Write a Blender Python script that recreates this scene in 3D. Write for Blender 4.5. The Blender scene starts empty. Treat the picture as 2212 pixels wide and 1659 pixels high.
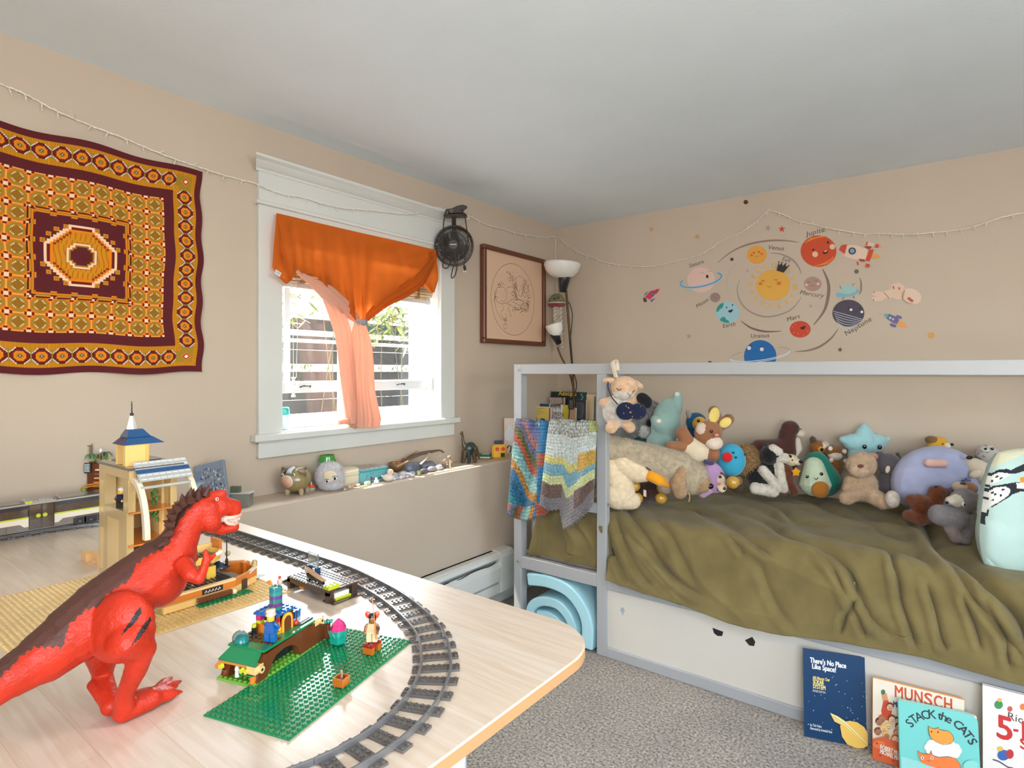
import bpy, bmesh, math, random
import numpy as np
from mathutils import Vector, Matrix, Euler, noise
SC = bpy.context.scene
COL = SC.collection
PI = math.pi
random.seed(7)
RNG = np.random.RandomState(5)

# ------------------------------------------------------------------ camera, world, lights, exposure
FPX = 1273.0; YAW = math.radians(37.56); CAM = Vector((2.0, -3.07, 1.127)); CX, CY = 1106.0, 803.0
FW = Vector((-math.sin(YAW), math.cos(YAW), 0)); RT = Vector((math.cos(YAW), math.sin(YAW), 0)); UP = Vector((0, 0, 1))
cam_d = bpy.data.cameras.new('camera'); cam_o = bpy.data.objects.new('camera', cam_d); COL.objects.link(cam_o)
cam_o.location = CAM; cam_o.rotation_euler = (PI/2, 0, YAW)
cam_d.sensor_width = 36; cam_d.lens = 36*FPX/2212; cam_d.shift_y = -26.5/2212; cam_d.clip_start = .02
SC.camera = cam_o
SC.view_settings.view_transform = 'Standard'; SC.view_settings.look = 'None'
SC.view_settings.gamma = 1; SC.view_settings.use_curve_mapping = False
SC.view_settings.exposure = 0.04
SC.cycles.max_bounces = 7; SC.cycles.diffuse_bounces = 4; SC.cycles.caustics_reflective = False; SC.cycles.caustics_refractive = False
SC.cycles.sample_clamp_indirect = 6
SKYK = 4.5
W = bpy.data.worlds.new('world'); SC.world = W; W.use_nodes = True
_nt = W.node_tree; _bg = _nt.nodes['Background']
_sky = _nt.nodes.new('ShaderNodeTexSky'); _sky.sky_type = 'NISHITA'; _sky.sun_disc = False
_sky.sun_elevation = math.radians(50); _sky.sun_rotation = math.radians(250); _sky.air_density = 1.2; _sky.dust_density = 2.5
_nt.links.new(_sky.outputs[0], _bg.inputs[0]); _bg.inputs[1].default_value = .42*SKYK
def light(name, kind, loc, rot, energy, color=(1, 1, 1), size=None, size_y=None, **kw):
    d = bpy.data.lights.new(name, kind); d.energy = energy; d.color = color
    if kind == 'AREA':
        d.shape = kw.pop('shape', 'RECTANGLE'); d.size = size; d.size_y = size_y or size
    if kind == 'SUN': d.angle = kw.pop('angle', .01)
    o = bpy.data.objects.new(name, d); COL.objects.link(o); o.location = loc; o.rotation_euler = rot
    for k, v in kw.items(): setattr(d, k, v)
    return o
def aim(v): return Vector(v).to_track_quat('-Z', 'Y').to_euler()
light('sun', 'SUN', (-5, -2, 6), aim((.47, .30, -1.22)), 12, (1, .95, .86), angle=.009)
# ceiling lamp of the room (disc under the fixture built below); two added fill lamps behind and beside the camera
light('ceiling_lamp_light', 'POINT', (2.05, -2.38, 1.68), (0, 0, 0), 19, (1, .91, .80), shadow_soft_size=.09)
light('rear_fill', 'AREA', (3.0, -4.28, 1.25), aim((-.75, 1, .72)), 60, (.96, .98, 1), 1.6, 1.3)
light('side_fill', 'AREA', (4.28, -2.2, 1.25), aim((-1, .25, .5)), 15, (.95, .98, 1), 1.5, 1.2)

light('window_fill', 'AREA', (-.50, -.95, 1.80), aim((1.5, -1.75, -1.05)), 230, (.88, .95, 1), 1.1, .28)  # added area lamp outside the window, out of view, to brighten the table

# ------------------------------------------------------------------ pixel -> point helpers
def ray(px, py): return FW + RT*((px-CX)/FPX) + UP*(-(py-CY)/FPX)
def onX(px, py, X): d = ray(px, py); return CAM + d*((X-CAM.x)/d.x)
def onY(px, py, Y): d = ray(px, py); return CAM + d*((Y-CAM.y)/d.y)
def onZ(px, py, z): d = ray(px, py); return CAM + d*((z-CAM.z)/d.z)
def dX(px, X): return (X-CAM.x)/ray(px, 0).x
def dY(px, Y): return (Y-CAM.y)/ray(px, 0).y
def dZ(py, z): return (CAM.z-z)*FPX/(py-CY)
def zat(py, d): return CAM.z-(py-CY)/FPX*d

# ------------------------------------------------------------------ materials
def lin(c): return tuple(((x/255)/12.92 if x/255 <= .04045 else ((x/255+.055)/1.055)**2.4) for x in c)
_mc = {}
def P(rgb, rough=.5, kind='', **k):
    key = (rgb, rough, kind, tuple(sorted(k.items())))
    if key in _mc: return _mc[key]
    m = bpy.data.materials.new(kind or 'plain'); m.use_nodes = True; nt = m.node_tree; b = nt.nodes['Principled BSDF']
    c = lin(rgb)+(1,); N = nt.nodes.new; L = nt.links.new
    b.inputs['Base Color'].default_value = c; b.inputs['Roughness'].default_value = rough
    def noise_(scale, detail=3, vec='Object'):
        tc = N('ShaderNodeTexCoord'); n = N('ShaderNodeTexNoise'); n.inputs['Scale'].default_value = scale; n.inputs['Detail'].default_value = detail
        L(tc.outputs[vec], n.inputs['Vector']); return n
    def bump(src, st, dist=.01):
        bp = N('ShaderNodeBump'); bp.inputs['Strength'].default_value = st; bp.inputs['Distance'].default_value = dist
        L(src, bp.inputs['Height']); L(bp.outputs[0], b.inputs['Normal'])
    def vary(src, lo, hi):
        r = N('ShaderNodeValToRGB'); r.color_ramp.elements[0].position = .3; r.color_ramp.elements[1].position = .7
        r.color_ramp.elements[0].color = tuple(x*lo for x in c[:3])+(1,); r.color_ramp.elements[1].color = tuple(min(1, x*hi) for x in c[:3])+(1,)
        L(src, r.inputs[0]); L(r.outputs[0], b.inputs['Base Color']); return r
    if kind == 'plastic': b.inputs['Coat Weight'].default_value = k.get('coat', .3); b.inputs['Coat Roughness'].default_value = .12; vary(noise_(9).outputs[0], .95, 1.05)
    elif kind == 'scaly':
        tc = N('ShaderNodeTexCoord'); vo = N('ShaderNodeTexVoronoi'); vo.inputs['Scale'].default_value = 360; L(tc.outputs['Object'], vo.inputs['Vector']); bump(vo.outputs[0], .38, .0010); vary(noise_(30).outputs[0], .85, 1.1); b.inputs['Specular IOR Level'].default_value = .3
    elif kind == 'metal': b.inputs['Metallic'].default_value = 1
    elif kind == 'cloth':
        n = noise_(k.get('sc', 500), 2); bump(n.outputs[0], k.get('b', .5), .002); vary(noise_(k.get('vs', 14), 4).outputs[0], k.get('lo', .86), k.get('hi', 1.1))
        b.inputs['Sheen Weight'].default_value = k.get('sh', .25); b.inputs['Specular IOR Level'].default_value = .2
    elif kind == 'fur':
        n = noise_(k.get('sc', 260), 4); bump(n.outputs[0], .9, .005); vary(noise_(k.get('vs', 60), 5).outputs[0], k.get('lo', .78), k.get('hi', 1.12))
        b.inputs['Sheen Weight'].default_value = .35; b.inputs['Specular IOR Level'].default_value = .15
    elif kind == 'paint':
        n = noise_(k.get('sc', 180), 3); bump(n.outputs[0], k.get('b', .08), .002); vary(noise_(3, 4).outputs[0], .975, 1.02)
        b.inputs['Specular IOR Level'].default_value = k.get('sp', .5)
    elif kind == 'glass':
        b.inputs['Transmission Weight'].default_value = k.get('t', 1); b.inputs['IOR'].default_value = k.get('ior', 1.45)
    elif kind == 'sheer':
        n = noise_(420, 2); bump(n.outputs[0], .4, .002); b.inputs['Transmission Weight'].default_value = 0
    _mc[key] = m; return m
def nodes_mat(name, fn, rough=.5):
    m = bpy.data.materials.new(name); m.use_nodes = True; nt = m.node_tree; b = nt.nodes['Principled BSDF']; b.inputs['Roughness'].default_value = rough
    fn(nt, b, nt.nodes.new, nt.links.new); return m

# ------------------------------------------------------------------ mesh builder
def rotm(e): return Euler([math.radians(a) for a in e]).to_matrix()
_box_cache = {}
class MB:
    def __init__(s, M=None): s.v = []; s.f = []; s.m = []; s.s = []; s.mats = []; s.M = M.copy() if M else Matrix.Identity(4); s.st = []; s.cols = None
    def push(s, M): s.st.append(s.M.copy()); s.M = s.M @ M; return s
    def pop(s): s.M = s.st.pop()
    def mi(s, mat):
        for i, m in enumerate(s.mats):
            if m is mat: return i
        s.mats.append(mat); return len(s.mats)-1
    def add(s, vs, fs, mat, smooth=False):
        n = len(s.v); M = s.M
        s.v.extend([tuple(M @ Vector(p)) for p in vs])
        s.f.extend([tuple(i+n for i in f) for f in fs])
        if isinstance(mat, (list, tuple)): s.m.extend([s.mi(x) for x in mat])
        else: s.m.extend([s.mi(mat)]*len(fs))
        s.s.extend([smooth]*len(fs))
    def box(s, x0, x1, y0, y1, z0, z1, mat, b=0):
        if x0 > x1: x0, x1 = x1, x0
        if y0 > y1: y0, y1 = y1, y0
        if z0 > z1: z0, z1 = z1, z0
        if b <= 0:
            s.add([(x0, y0, z0), (x1, y0, z0), (x1, y1, z0), (x0, y1, z0), (x0, y0, z1), (x1, y0, z1), (x1, y1, z1), (x0, y1, z1)],
                  [(0, 3, 2, 1), (4, 5, 6, 7), (0, 1, 5, 4), (1, 2, 6, 5), (2, 3, 7, 6), (3, 0, 4, 7)], mat); return
        b = min(b, (x1-x0)*.45, (y1-y0)*.45, (z1-z0)*.45)
        X, Y, Z = (x0, x1), (y0, y1), (z0, z1); V = []; idx = {}
        for i in (0, 1):
            for j in (0, 1):
                for k in (0, 1):
                    for ax in (0, 1, 2):
                        p = [X[i], Y[j], Z[k]]; sg = [1-2*i, 1-2*j, 1-2*k]
                        for q in range(3):
                            if q != ax: p[q] += sg[q]*b
                        idx[i, j, k, ax] = len(V); V.append(p)
        Fc = []
        def q(*a): Fc.append(tuple(idx[t] for t in a))
        for i in (0, 1):
            o = [(i, 0, 0, 0), (i, 1, 0, 0), (i, 1, 1, 0), (i, 0, 1, 0)]; q(*(o if i else o[::-1]))
            o = [(0, i, 0, 1), (0, i, 1, 1), (1, i, 1, 1), (1, i, 0, 1)]; q(*(o if i else o[::-1]))
            o = [(0, 0, i, 2), (1, 0, i, 2), (1, 1, i, 2), (0, 1, i, 2)]; q(*(o if i else o[::-1]))
        for i in (0, 1):
            for j in (0, 1):
                q((i, j, 0, 0), (i, j, 0, 1), (i, j, 1, 1), (i, j, 1, 0))
                q((i, 0, j, 0), (i, 1, j, 0), (i, 1, j, 2), (i, 0, j, 2))
                q((0, i, j, 2), (1, i, j, 2), (1, i, j, 1), (0, i, j, 1))
                for k in (0, 1): q((i, j, k, 0), (i, j, k, 1), (i, j, k, 2))
        cc = Vector(((x0+x1)/2, (y0+y1)/2, (z0+z1)/2))
        for n_, f in enumerate(Fc):
            A, B, C_ = (Vector(V[t]) for t in f[:3])
            if (B-A).cross(C_-A).dot(A+C_-2*cc) < 0: Fc[n_] = f[::-1]
        s.add(V, Fc, mat)
    def ring_tube(s, rings, mat, smooth=True, cap=True, closed=False):
        n = len(rings[0]); V = [p for r in rings for p in r]; Fc = []
        R = len(rings)
        for i in range(R if closed else R-1):
            a = i*n; c = ((i+1) % R)*n
            for j in range(n): Fc.append((a+j, a+(j+1) % n, c+(j+1) % n, c+j))
        s.add(V, Fc, mat, smooth)
        if cap and not closed:
            s.add(rings[0], [tuple(range(n))[::-1]], mat); s.add(rings[-1], [tuple(range(n))], mat)
    def tube(s, pts, r, mat, n=8, closed=False, cap=True, flat=1.0, smooth=True):
        pts = [Vector(p) for p in pts]; m = len(pts)
        rs = r if isinstance(r, (list, tuple)) else [r]*m
        rings = []; t0 = None; u = None
        for i, p in enumerate(pts):
            a = pts[i-1] if (i > 0 or closed) else p; c = pts[(i+1) % m] if (i < m-1 or closed) else p
            t = (c-a); t = t.normalized() if t.length > 1e-9 else Vector((0, 0, 1))
            if u is None:
                u = t.cross(Vector((0, 0, 1)) if abs(t.z) < .9 else Vector((1, 0, 0))).normalized()
            else:
                u = (u-t*u.dot(t)); u = u.normalized() if u.length > 1e-6 else t.orthogonal().normalized()
            w = t.cross(u)
            rings.append([p+(u*math.cos(2*PI*j/n)+w*math.sin(2*PI*j/n)*flat)*rs[i] for j in range(n)])
        s.ring_tube(rings, mat, smooth, cap, closed)
    def cyl(s, p0, p1, r0, mat, r1=None, n=16, cap=True, smooth=True):
        s.tube([p0, p1], [r0, r0 if r1 is None else r1], mat, n, cap=cap, smooth=smooth)
    def lathe(s, prof, mat, n=24, c=(0, 0, 0), smooth=True, rot=None):
        R = rotm(rot) if rot else None; c = Vector(c)
        rings = []
        for r, z in prof:
            rg = []
            for j in range(n):
                p = Vector((max(r, 1e-5)*math.cos(2*PI*j/n), max(r, 1e-5)*math.sin(2*PI*j/n), z))
                rg.append((R @ p if R else p)+c)
            rings.append(rg)
        s.ring_tube(rings, mat, smooth, True)
    def ell(s, c, r, mat, rot=None, nu=16, nv=10, smooth=True):
        if not isinstance(r, (list, tuple)): r = (r, r, r)
        R = rotm(rot) if rot else None; c = Vector(c); V = []; Fc = []
        for i in range(1, nv):
            th = PI*i/nv
            for j in range(nu):
                p = Vector((r[0]*math.sin(th)*math.cos(2*PI*j/nu), r[1]*math.sin(th)*math.sin(2*PI*j/nu), r[2]*math.cos(th)))
                V.append((R @ p if R else p)+c)
        top = Vector((0, 0, r[2])); V.append((R @ top if R else top)+c); V.append((-(R @ top) if R else -top)+c)
        for i in range(nv-2):
            for j in range(nu):
                a = i*nu; Fc.append((a+j, a+nu+j, a+nu+(j+1) % nu, a+(j+1) % nu))
        T = len(V)-2
        for j in range(nu):
            Fc.append((T, j, (j+1) % nu)); a = (nv-2)*nu; Fc.append((T+1, a+(j+1) % nu, a+j))
        s.add(V, Fc, mat, smooth)
    def prism(s, pts, z0, z1, mat, side=None, smooth=False):
        n = len(pts)
        ar = sum(pts[i][0]*pts[(i+1) % n][1]-pts[(i+1) % n][0]*pts[i][1] for i in range(n))
        if ar < 0: pts = pts[::-1]
        V = [(p[0], p[1], z0) for p in pts]+[(p[0], p[1], z1) for p in pts]
        s.add(V, [tuple(range(n))[::-1], tuple(range(n, 2*n))], mat)
        s.add(V, [(i, (i+1) % n, n+(i+1) % n, n+i) for i in range(n)], side or mat, smooth)
    def poly(s, pts, z, mat):
        n = len(pts); ar = sum(pts[i][0]*pts[(i+1) % n][1]-pts[(i+1) % n][0]*pts[i][1] for i in range(n))
        if ar < 0: pts = pts[::-1]
        s.add([(p[0], p[1], z) for p in pts], [tuple(range(n))], mat)
    def grid(s, nu, nv, fn, mat, smooth=True, mf=None):
        V = [fn(i/(nu-1), j/(nv-1)) for j in range(nv) for i in range(nu)]
        Fc = [(j*nu+i, j*nu+i+1, (j+1)*nu+i+1, (j+1)*nu+i) for j in range(nv-1) for i in range(nu-1)]
        if mf: mat = [mf((i+.5)/(nu-1), (j+.5)/(nv-1)) for j in range(nv-1) for i in range(nu-1)]
        s.add(V, Fc, mat, smooth)
    def raw(s, V, Fc, mats_idx, mats, smooth=True):
        n = len(s.v); s.v.extend(V); s.f.extend([tuple(i+n for i in f) for f in Fc]); mp = [s.mi(m) for m in mats]
        s.m.extend([mp[i] for i in mats_idx]); s.s.extend([smooth]*len(Fc))
    def build(s, name, parent=None, w=False, **tags):
        me = bpy.data.meshes.new(name); V = s.v
        if parent is None and not w and V:
            a = np.array(V); o = Vector(((a[:, 0].min()+a[:, 0].max())/2, (a[:, 1].min()+a[:, 1].max())/2, a[:, 2].min()))
            V = (a-np.array(o)).tolist()
        else: o = Vector((0, 0, 0))
        me.from_pydata(V, [], s.f)
        for m in s.mats: me.materials.append(m)
        me.polygons.foreach_set('material_index', s.m); me.polygons.foreach_set('use_smooth', s.s)
        if s.cols is not None:
            ca = me.color_attributes.new('Col', 'FLOAT_COLOR', 'POINT'); ca.data.foreach_set('color', np.asarray(s.cols, dtype=np.float32).ravel())
        me.update(); me.validate()
        ob = bpy.data.objects.new(name, me); COL.objects.link(ob); ob.location = o
        if parent is not None:
            ob.parent = parent
            if w: ob.matrix_parent_inverse = wm(parent).inverted()
        for k, v in tags.items(): ob[k] = v
        return ob
def wm(o):
    m = Matrix.LocRotScale(o.location, o.rotation_euler, o.scale)
    if o.parent: m = wm(o.parent) @ o.matrix_parent_inverse @ m
    return m
def T(x=0, y=0, z=0): return Matrix.Translation((x, y, z))
def R(a, ax='Z'): return Matrix.Rotation(math.radians(a), 4, ax)
def thing(name, label, cat, loc=(0, 0, 0), rz=0, group=None):
    o = bpy.data.objects.new(name, None); COL.objects.link(o); o.empty_display_size = .05
    o.location = loc; o.rotation_euler = (0, 0, rz); o['label'] = label; o['category'] = cat
    if group: o['group'] = group
    return o
def tag(o, label, cat, group=None, kind=None):
    o['label'] = label; o['category'] = cat
    if group: o['group'] = group
    if kind: o['kind'] = kind
    return o
def struct(mb, name, parent=None, **k):
    o = mb.build(name, parent, w=True, **k)
    if parent is None: o['kind'] = 'structure'
    return o
def kids(o): return [c for c in bpy.data.objects if c.parent is o]
def dup(o, loc=None, rz=None, label=None, parent=None, mpi=None):
    c = o.copy(); COL.objects.link(c)
    if parent is not None: c.parent = parent; c.matrix_parent_inverse = mpi
    if loc is not None: c.location = loc
    if rz is not None: c.rotation_euler = (0, 0, rz)
    if label: c['label'] = label
    for ch in kids(o): dup(ch, parent=c, mpi=ch.matrix_parent_inverse.copy())
    return c
def text(mb, s, size, mat, M=None, ext=.0003, align='CENTER', bold=0, shear=0, spacing=1, sx=1, z=0):
    c = bpy.data.curves.new('t', 'FONT'); c.body = s; c.size = size; c.extrude = ext/2; c.align_x = align; c.align_y = 'BOTTOM_BASELINE' if False else 'BOTTOM'
    c.offset = bold; c.shear = shear; c.space_character = spacing; c.resolution_u = 3
    o = bpy.data.objects.new('t', c); COL.objects.link(o); bpy.context.view_layer.update()
    me = o.evaluated_get(bpy.context.evaluated_depsgraph_get()).to_mesh()
    V = [(v.co.x*sx, v.co.y, v.co.z+z) for v in me.vertices]; Fc = [tuple(p.vertices) for p in me.polygons]
    if M: mb.push(M)
    mb.add(V, Fc, mat)
    if M: mb.pop()
    bpy.data.objects.remove(o); bpy.data.curves.remove(c)
def circ(cx, cy, rx, ry=None, n=28, a0=0, rot=0):
    ry = ry or rx; cr, sr = math.cos(math.radians(rot)), math.sin(math.radians(rot)); o = []
    for i in range(n):
        t = a0+2*PI*i/n; x, y = rx*math.cos(t), ry*math.sin(t); o.append((cx+x*cr-y*sr, cy+x*sr+y*cr))
    return o
def ribbon(mb, pts, w, z, mat, th=None):
    pts = [Vector((p[0], p[1])) for p in pts]; ws = w if isinstance(w, (list, tuple)) else [w]*len(pts); V = []
    for i, p in enumerate(pts):
        t = pts[min(i+1, len(pts)-1)]-pts[max(i-1, 0)]
        if t.length < 1e-9: t = Vector((1, 0))
        t.normalize(); nrm = Vector((-t.y, t.x))*ws[i]/2; V += [(p.x+nrm.x, p.y+nrm.y, z), (p.x-nrm.x, p.y-nrm.y, z)]
    mb.add(V, [(2*i, 2*i+1, 2*i+3, 2*i+2) for i in range(len(pts)-1)], mat)
def catmull(pts, k=6):
    P_ = [Vector(p) for p in pts]; o = []
    for i in range(len(P_)-1):
        a, b, c, d = P_[max(i-1, 0)], P_[i], P_[i+1], P_[min(i+2, len(P_)-1)]
        for j in range(k):
            t = j/k; o.append(.5*((2*b)+(c-a)*t+(2*a-5*b+4*c-d)*t*t+(3*b-a-3*c+d)*t**3))
    o.append(P_[-1]); return o

# ------------------------------------------------------------------ soft bodies: union of ellipsoids and tapered capsules, voxel remeshed
class Blob:
    def __init__(s, voxel, smooth=4): s.p = []; s.vox = voxel; s.it = smooth
    def e(s, c, r, mat, rot=(0, 0, 0)):
        if not isinstance(r, (list, tuple)): r = (r, r, r)
        s.p.append(('e', Vector(c), Vector(r), rotm(rot), mat)); return s
    def c(s, p0, p1, r0, r1, mat): s.p.append(('c', Vector(p0), Vector(p1), (r0, r1), mat)); return s
    def ch(s, pts, rs, mat):
        for i in range(len(pts)-1): s.c(pts[i], pts[i+1], rs[i], rs[i+1], mat)
        return s
    def mesh(s, M=None, fuzz=0, flen=.004, paint=None, disp=0, dsc=80, fmat=None):
        mb = MB()
        for p in s.p:
            if p[0] == 'e':
                mb.push(T(*p[1]) @ p[3].to_4x4()); mb.ell((0, 0, 0), tuple(p[2]), None, nu=20, nv=14); mb.pop()
            else:
                a, b, (r0, r1) = p[1], p[2], p[3]
                d = (b-a); L = d.length; d = d/L if L > 1e-9 else Vector((0, 0, 1))
                pts = [a-d*r0*math.cos(t) for t in (.02, .45, .9, 1.3)]+[b+d*r1*math.cos(t) for t in (1.3, .9, .45, .02)]
                rr = [r0*math.sin(t) for t in (.02, .45, .9, 1.3)]+[r1*math.sin(t) for t in (1.3, .9, .45, .02)]
                mb.tube(pts, rr, None, 16)
        if M: mb.v = [tuple(M @ Vector(v)) for v in mb.v]
        me = bpy.data.meshes.new('tmp'); me.from_pydata(mb.v, [], mb.f)
        o = bpy.data.objects.new('tmp', me); COL.objects.link(o)
        r = o.modifiers.new('r', 'REMESH'); r.mode = 'VOXEL'; r.voxel_size = s.vox
        if s.it: sm = o.modifiers.new('s', 'SMOOTH'); sm.factor = .5; sm.iterations = s.it
        bpy.context.view_layer.update()
        ev = o.evaluated_get(bpy.context.evaluated_depsgraph_get()).to_mesh()
        nV = len(ev.vertices); V = np.empty(nV*3); ev.vertices.foreach_get('co', V); V = V.reshape(-1, 3)
        Nn = np.empty(nV*3); ev.vertices.foreach_get('normal', Nn); Nn = Nn.reshape(-1, 3)
        Fc = [tuple(p.vertices) for p in ev.polygons]
        bpy.data.objects.remove(o); bpy.data.meshes.remove(me)
        if disp:
            dv = np.array([noise.noise(Vector(v)*dsc) for v in V]); V = V+Nn*(dv*disp)[:, None]
        cen = np.array([V[list(f)].mean(0) for f in Fc])
        Mi = np.array(M.inverted()) if M else np.eye(4)
        q = cen @ Mi[:3, :3].T+Mi[:3, 3]
        best = np.full(len(q), 1e9); idx = np.zeros(len(q), int); mats = []
        for p in s.p:
            mat = p[4]
            if mat not in mats: mats.append(mat)
            if p[0] == 'e':
                Rm = np.array(p[3]); l = (q-np.array(p[1])) @ Rm; d = (np.sqrt(((l/np.array(p[2]))**2).sum(1))-1)*min(p[2])
            else:
                a, b = np.array(p[1]), np.array(p[2]); ab = b-a; t = np.clip(((q-a) @ ab)/max((ab @ ab), 1e-12), 0, 1)
                d = np.linalg.norm(q-(a+t[:, None]*ab), axis=1)-(p[3][0]*(1-t)+p[3][1]*t)
            k = d < best; best[k] = d[k]; idx[k] = mats.index(mat)
        if paint:
            for i in range(len(q)):
                m = paint(q[i], mats[idx[i]])
                if m is not mats[idx[i]]:
                    if m not in mats: mats.append(m)
                    idx[i] = mats.index(m)
        out = MB(); out.raw([tuple(v) for v in V], Fc, idx.tolist(), mats)
        if fuzz:
            ar = np.array([np.linalg.norm(np.cross(V[f[1]]-V[f[0]], V[f[2]]-V[f[0]])) for f in Fc]); pr = ar/ar.sum()
            ch = RNG.choice(len(Fc), int(fuzz), p=pr); hv = []; hf = []; hm = []
            for k, fi in enumerate(ch):
                f = Fc[fi]; w = RNG.dirichlet([1]*len(f)); p = (V[list(f)]*w[:, None]).sum(0); n_ = Nn[f[0]]
                t = RNG.randn(3); t -= n_*(t @ n_); t /= np.linalg.norm(t)+1e-9
                d = n_+RNG.randn(3)*.45+np.array([0, 0, -.25]); d /= np.linalg.norm(d); l = flen*(.6+.8*RNG.rand())
                b = len(V)+len(hv); hv += [tuple(p+t*flen*.13), tuple(p-t*flen*.13), tuple(p+d*l)]; hf.append((b, b+1, b+2)); hm.append(int(idx[fi]))
            out = MB(); out.raw([tuple(v) for v in V]+hv, Fc+hf, idx.tolist()+hm, mats)
        return out
# a frame whose drawing units are photo pixels at one true distance: x to the right, y away, z up
class PXF:
    def __init__(s, name, label, cat, px0, py0, depth, group=None, make=True):
        s.p = (px0, py0); s.s = depth/FPX; s.d = depth
        loc = CAM+ray(px0, py0)*depth; s.loc = loc
        s.M = Matrix.Scale(s.s, 4)
        s.o = thing(name, label, cat, loc, YAW, group) if make else None
    def L(s, px, py, off=0): return Vector((px-s.p[0], off, s.p[1]-py))
    def mb(s): return MB(s.M)
    def blob(s, vox=2.2, it=4): return Blob(vox*s.s, it)
# ================================================================== THE ROOM
RX, FY, CH = 4.3, -4.3, 2.014
WALL = P((200, 183, 164), .75, 'paint', b=.12); CEIL = P((234, 245, 252), .85, 'paint', b=.25, sc=60)
WHITE = P((216, 217, 212), .35, 'paint', b=.04)
def _carpet(nt, b, N, L):
    tc = N('ShaderNodeTexCoord'); n = N('ShaderNodeTexNoise'); n.inputs['Scale'].default_value = 120; n.inputs['Detail'].default_value = 4; n.inputs['Roughness'].default_value = .7
    n2 = N('ShaderNodeTexNoise'); n2.inputs['Scale'].default_value = 4.5; n2.inputs['Detail'].default_value = 5
    L(tc.outputs['Object'], n.inputs['Vector']); L(tc.outputs['Object'], n2.inputs['Vector'])
    r = N('ShaderNodeValToRGB'); e = r.color_ramp.elements; e[0].position = .36; e[0].color = lin((74, 67, 60))+(1,); e[1].position = .66; e[1].color = lin((200, 188, 174))+(1,)
    L(n.outputs[0], r.inputs[0])
    r2 = N('ShaderNodeValToRGB'); f = r2.color_ramp.elements; f[0].position = .35; f[0].color = (.74, .74, .75, 1); f[1].position = .68; f[1].color = (1, 1, 1, 1)
    L(n2.outputs[0], r2.inputs[0]); m = N('ShaderNodeMix'); m.data_type = 'RGBA'; m.blend_type = 'MULTIPLY'; m.inputs[0].default_value = .8
    L(r.outputs[0], m.inputs[6]); L(r2.outputs[0], m.inputs[7]); L(m.outputs[2], b.inputs['Base Color'])
    bp = N('ShaderNodeBump'); bp.inputs['Strength'].default_value = 1; bp.inputs['Distance'].default_value = .006; L(n.outputs[0], bp.inputs['Height']); L(bp.outputs[0], b.inputs['Normal'])
    b.inputs['Sheen Weight'].default_value = .3; b.inputs['Specular IOR Level'].default_value = .1
CARPET = nodes_mat('carpet', _carpet, .95)
m = MB(); m.box(-.2, RX, FY, 0, -.05, 0, CARPET); struct(m, 'floor')
m = MB(); m.box(-.2, RX+.2, FY-.2, .2, CH, CH+.1, CEIL); struct(m, 'ceiling')
m = MB(); m.box(-.2, RX, 0, .15, 0, CH, WALL); struct(m, 'wall_back')
WY0, WY1, WZ0, WZ1 = -1.872, -1.05, .905, 1.69          # the window opening
m = MB()
for a in ((FY, WY0, 0, CH), (WY1, 0, 0, CH), (WY0, WY1, 0, WZ0), (WY0, WY1, WZ1, CH)): m.box(-.16, 0, a[0], a[1], a[2], a[3], WALL)
struct(m, 'wall_left')
m = MB(); m.box(0, .184, FY, 0, 0, .684, WALL, .004); struct(m, 'wall_left_ledge')
m = MB()                                                  # front wall, behind the camera, with an added window opening
for a in ((0, 2.2, 0, CH), (3.8, RX, 0, CH), (2.2, 3.8, 0, .6), (2.2, 3.8, 1.9, CH)): m.box(a[0], a[1], FY-.15, FY, a[2], a[3], WALL)
struct(m, 'wall_front')
m = MB()  # right wall, with an added opening for the side fill
for a in ((FY, -2.95, 0, CH), (-1.45, 0, 0, CH), (-2.95, -1.45, 0, .65), (-2.95, -1.45, 1.85, CH)): m.box(RX, RX+.15, a[0], a[1], a[2], a[3], WALL)
struct(m, 'wall_right')
def bb(name, x0, x1, y0, y1, ax):
    m = MB(); m.box(x0, x1, y0, y1, 0, .10, WHITE, .004); struct(m, name)
bb('baseboard_left', .184, .199, FY+.02, -.0, 0); bb('baseboard_back', .2, RX, -.015, 0, 0)
# off-frame windows, added to go with the fill lamps behind and beside
for n, (kx, k) in (('window_2', ('y', (2.2, 3.8, .6, 1.9))), ('window_3', ('x', (-2.95, -1.45, .65, 1.85)))):
    m = MB(); a, b_, c, d = k
    for q in ((a, a+.06, c, d), (b_-.06, b_, c, d), (a, b_, c, c+.06), (a, b_, d-.06, d), ((a+b_)/2-.03, (a+b_)/2+.03, c, d)):
        if kx == 'y': m.box(q[0], q[1], FY-.12, FY-.06, q[2], q[3], WHITE)
        else: m.box(RX+.06, RX+.12, q[0], q[1], q[2], q[3], WHITE)
    struct(m, n)

# ---- window_1: casing, crown, sill, sashes
win = bpy.data.objects.new('window_1', None); COL.objects.link(win); win.location = (0, (WY0+WY1)/2, WZ0); win['kind'] = 'structure'
def wpart(m, name): return m.build(name, win, w=True)
m = MB(); m.box(0, .020, -1.963, WY0, .87, 1.722, WHITE, .002); wpart(m, 'side_casing')
m = MB(); m.box(0, .020, WY1, -.954, .87, 1.722, WHITE, .002); wpart(m, 'side_casing')
m = MB(); m.box(0, .020, WY0, WY1, WZ1, 1.722, WHITE, .002); m.box(0, .032, -1.975, -.942, 1.722, 1.735, WHITE, .003); m.box(0, .020, -1.963, -.954, 1.735, 1.852, WHITE, .001); wpart(m, 'head_casing')
m = MB()
prof = [(0, 1.838), (.024, 1.838), (.026, 1.846), (.034, 1.850), (.045, 1.858), (.058, 1.866), (.072, 1.869), (.078, 1.871), (.078, 1.880), (0, 1.880)]
def crown_ring(y, e): return [(x, y+e*x, z) for x, z in prof]
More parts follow.
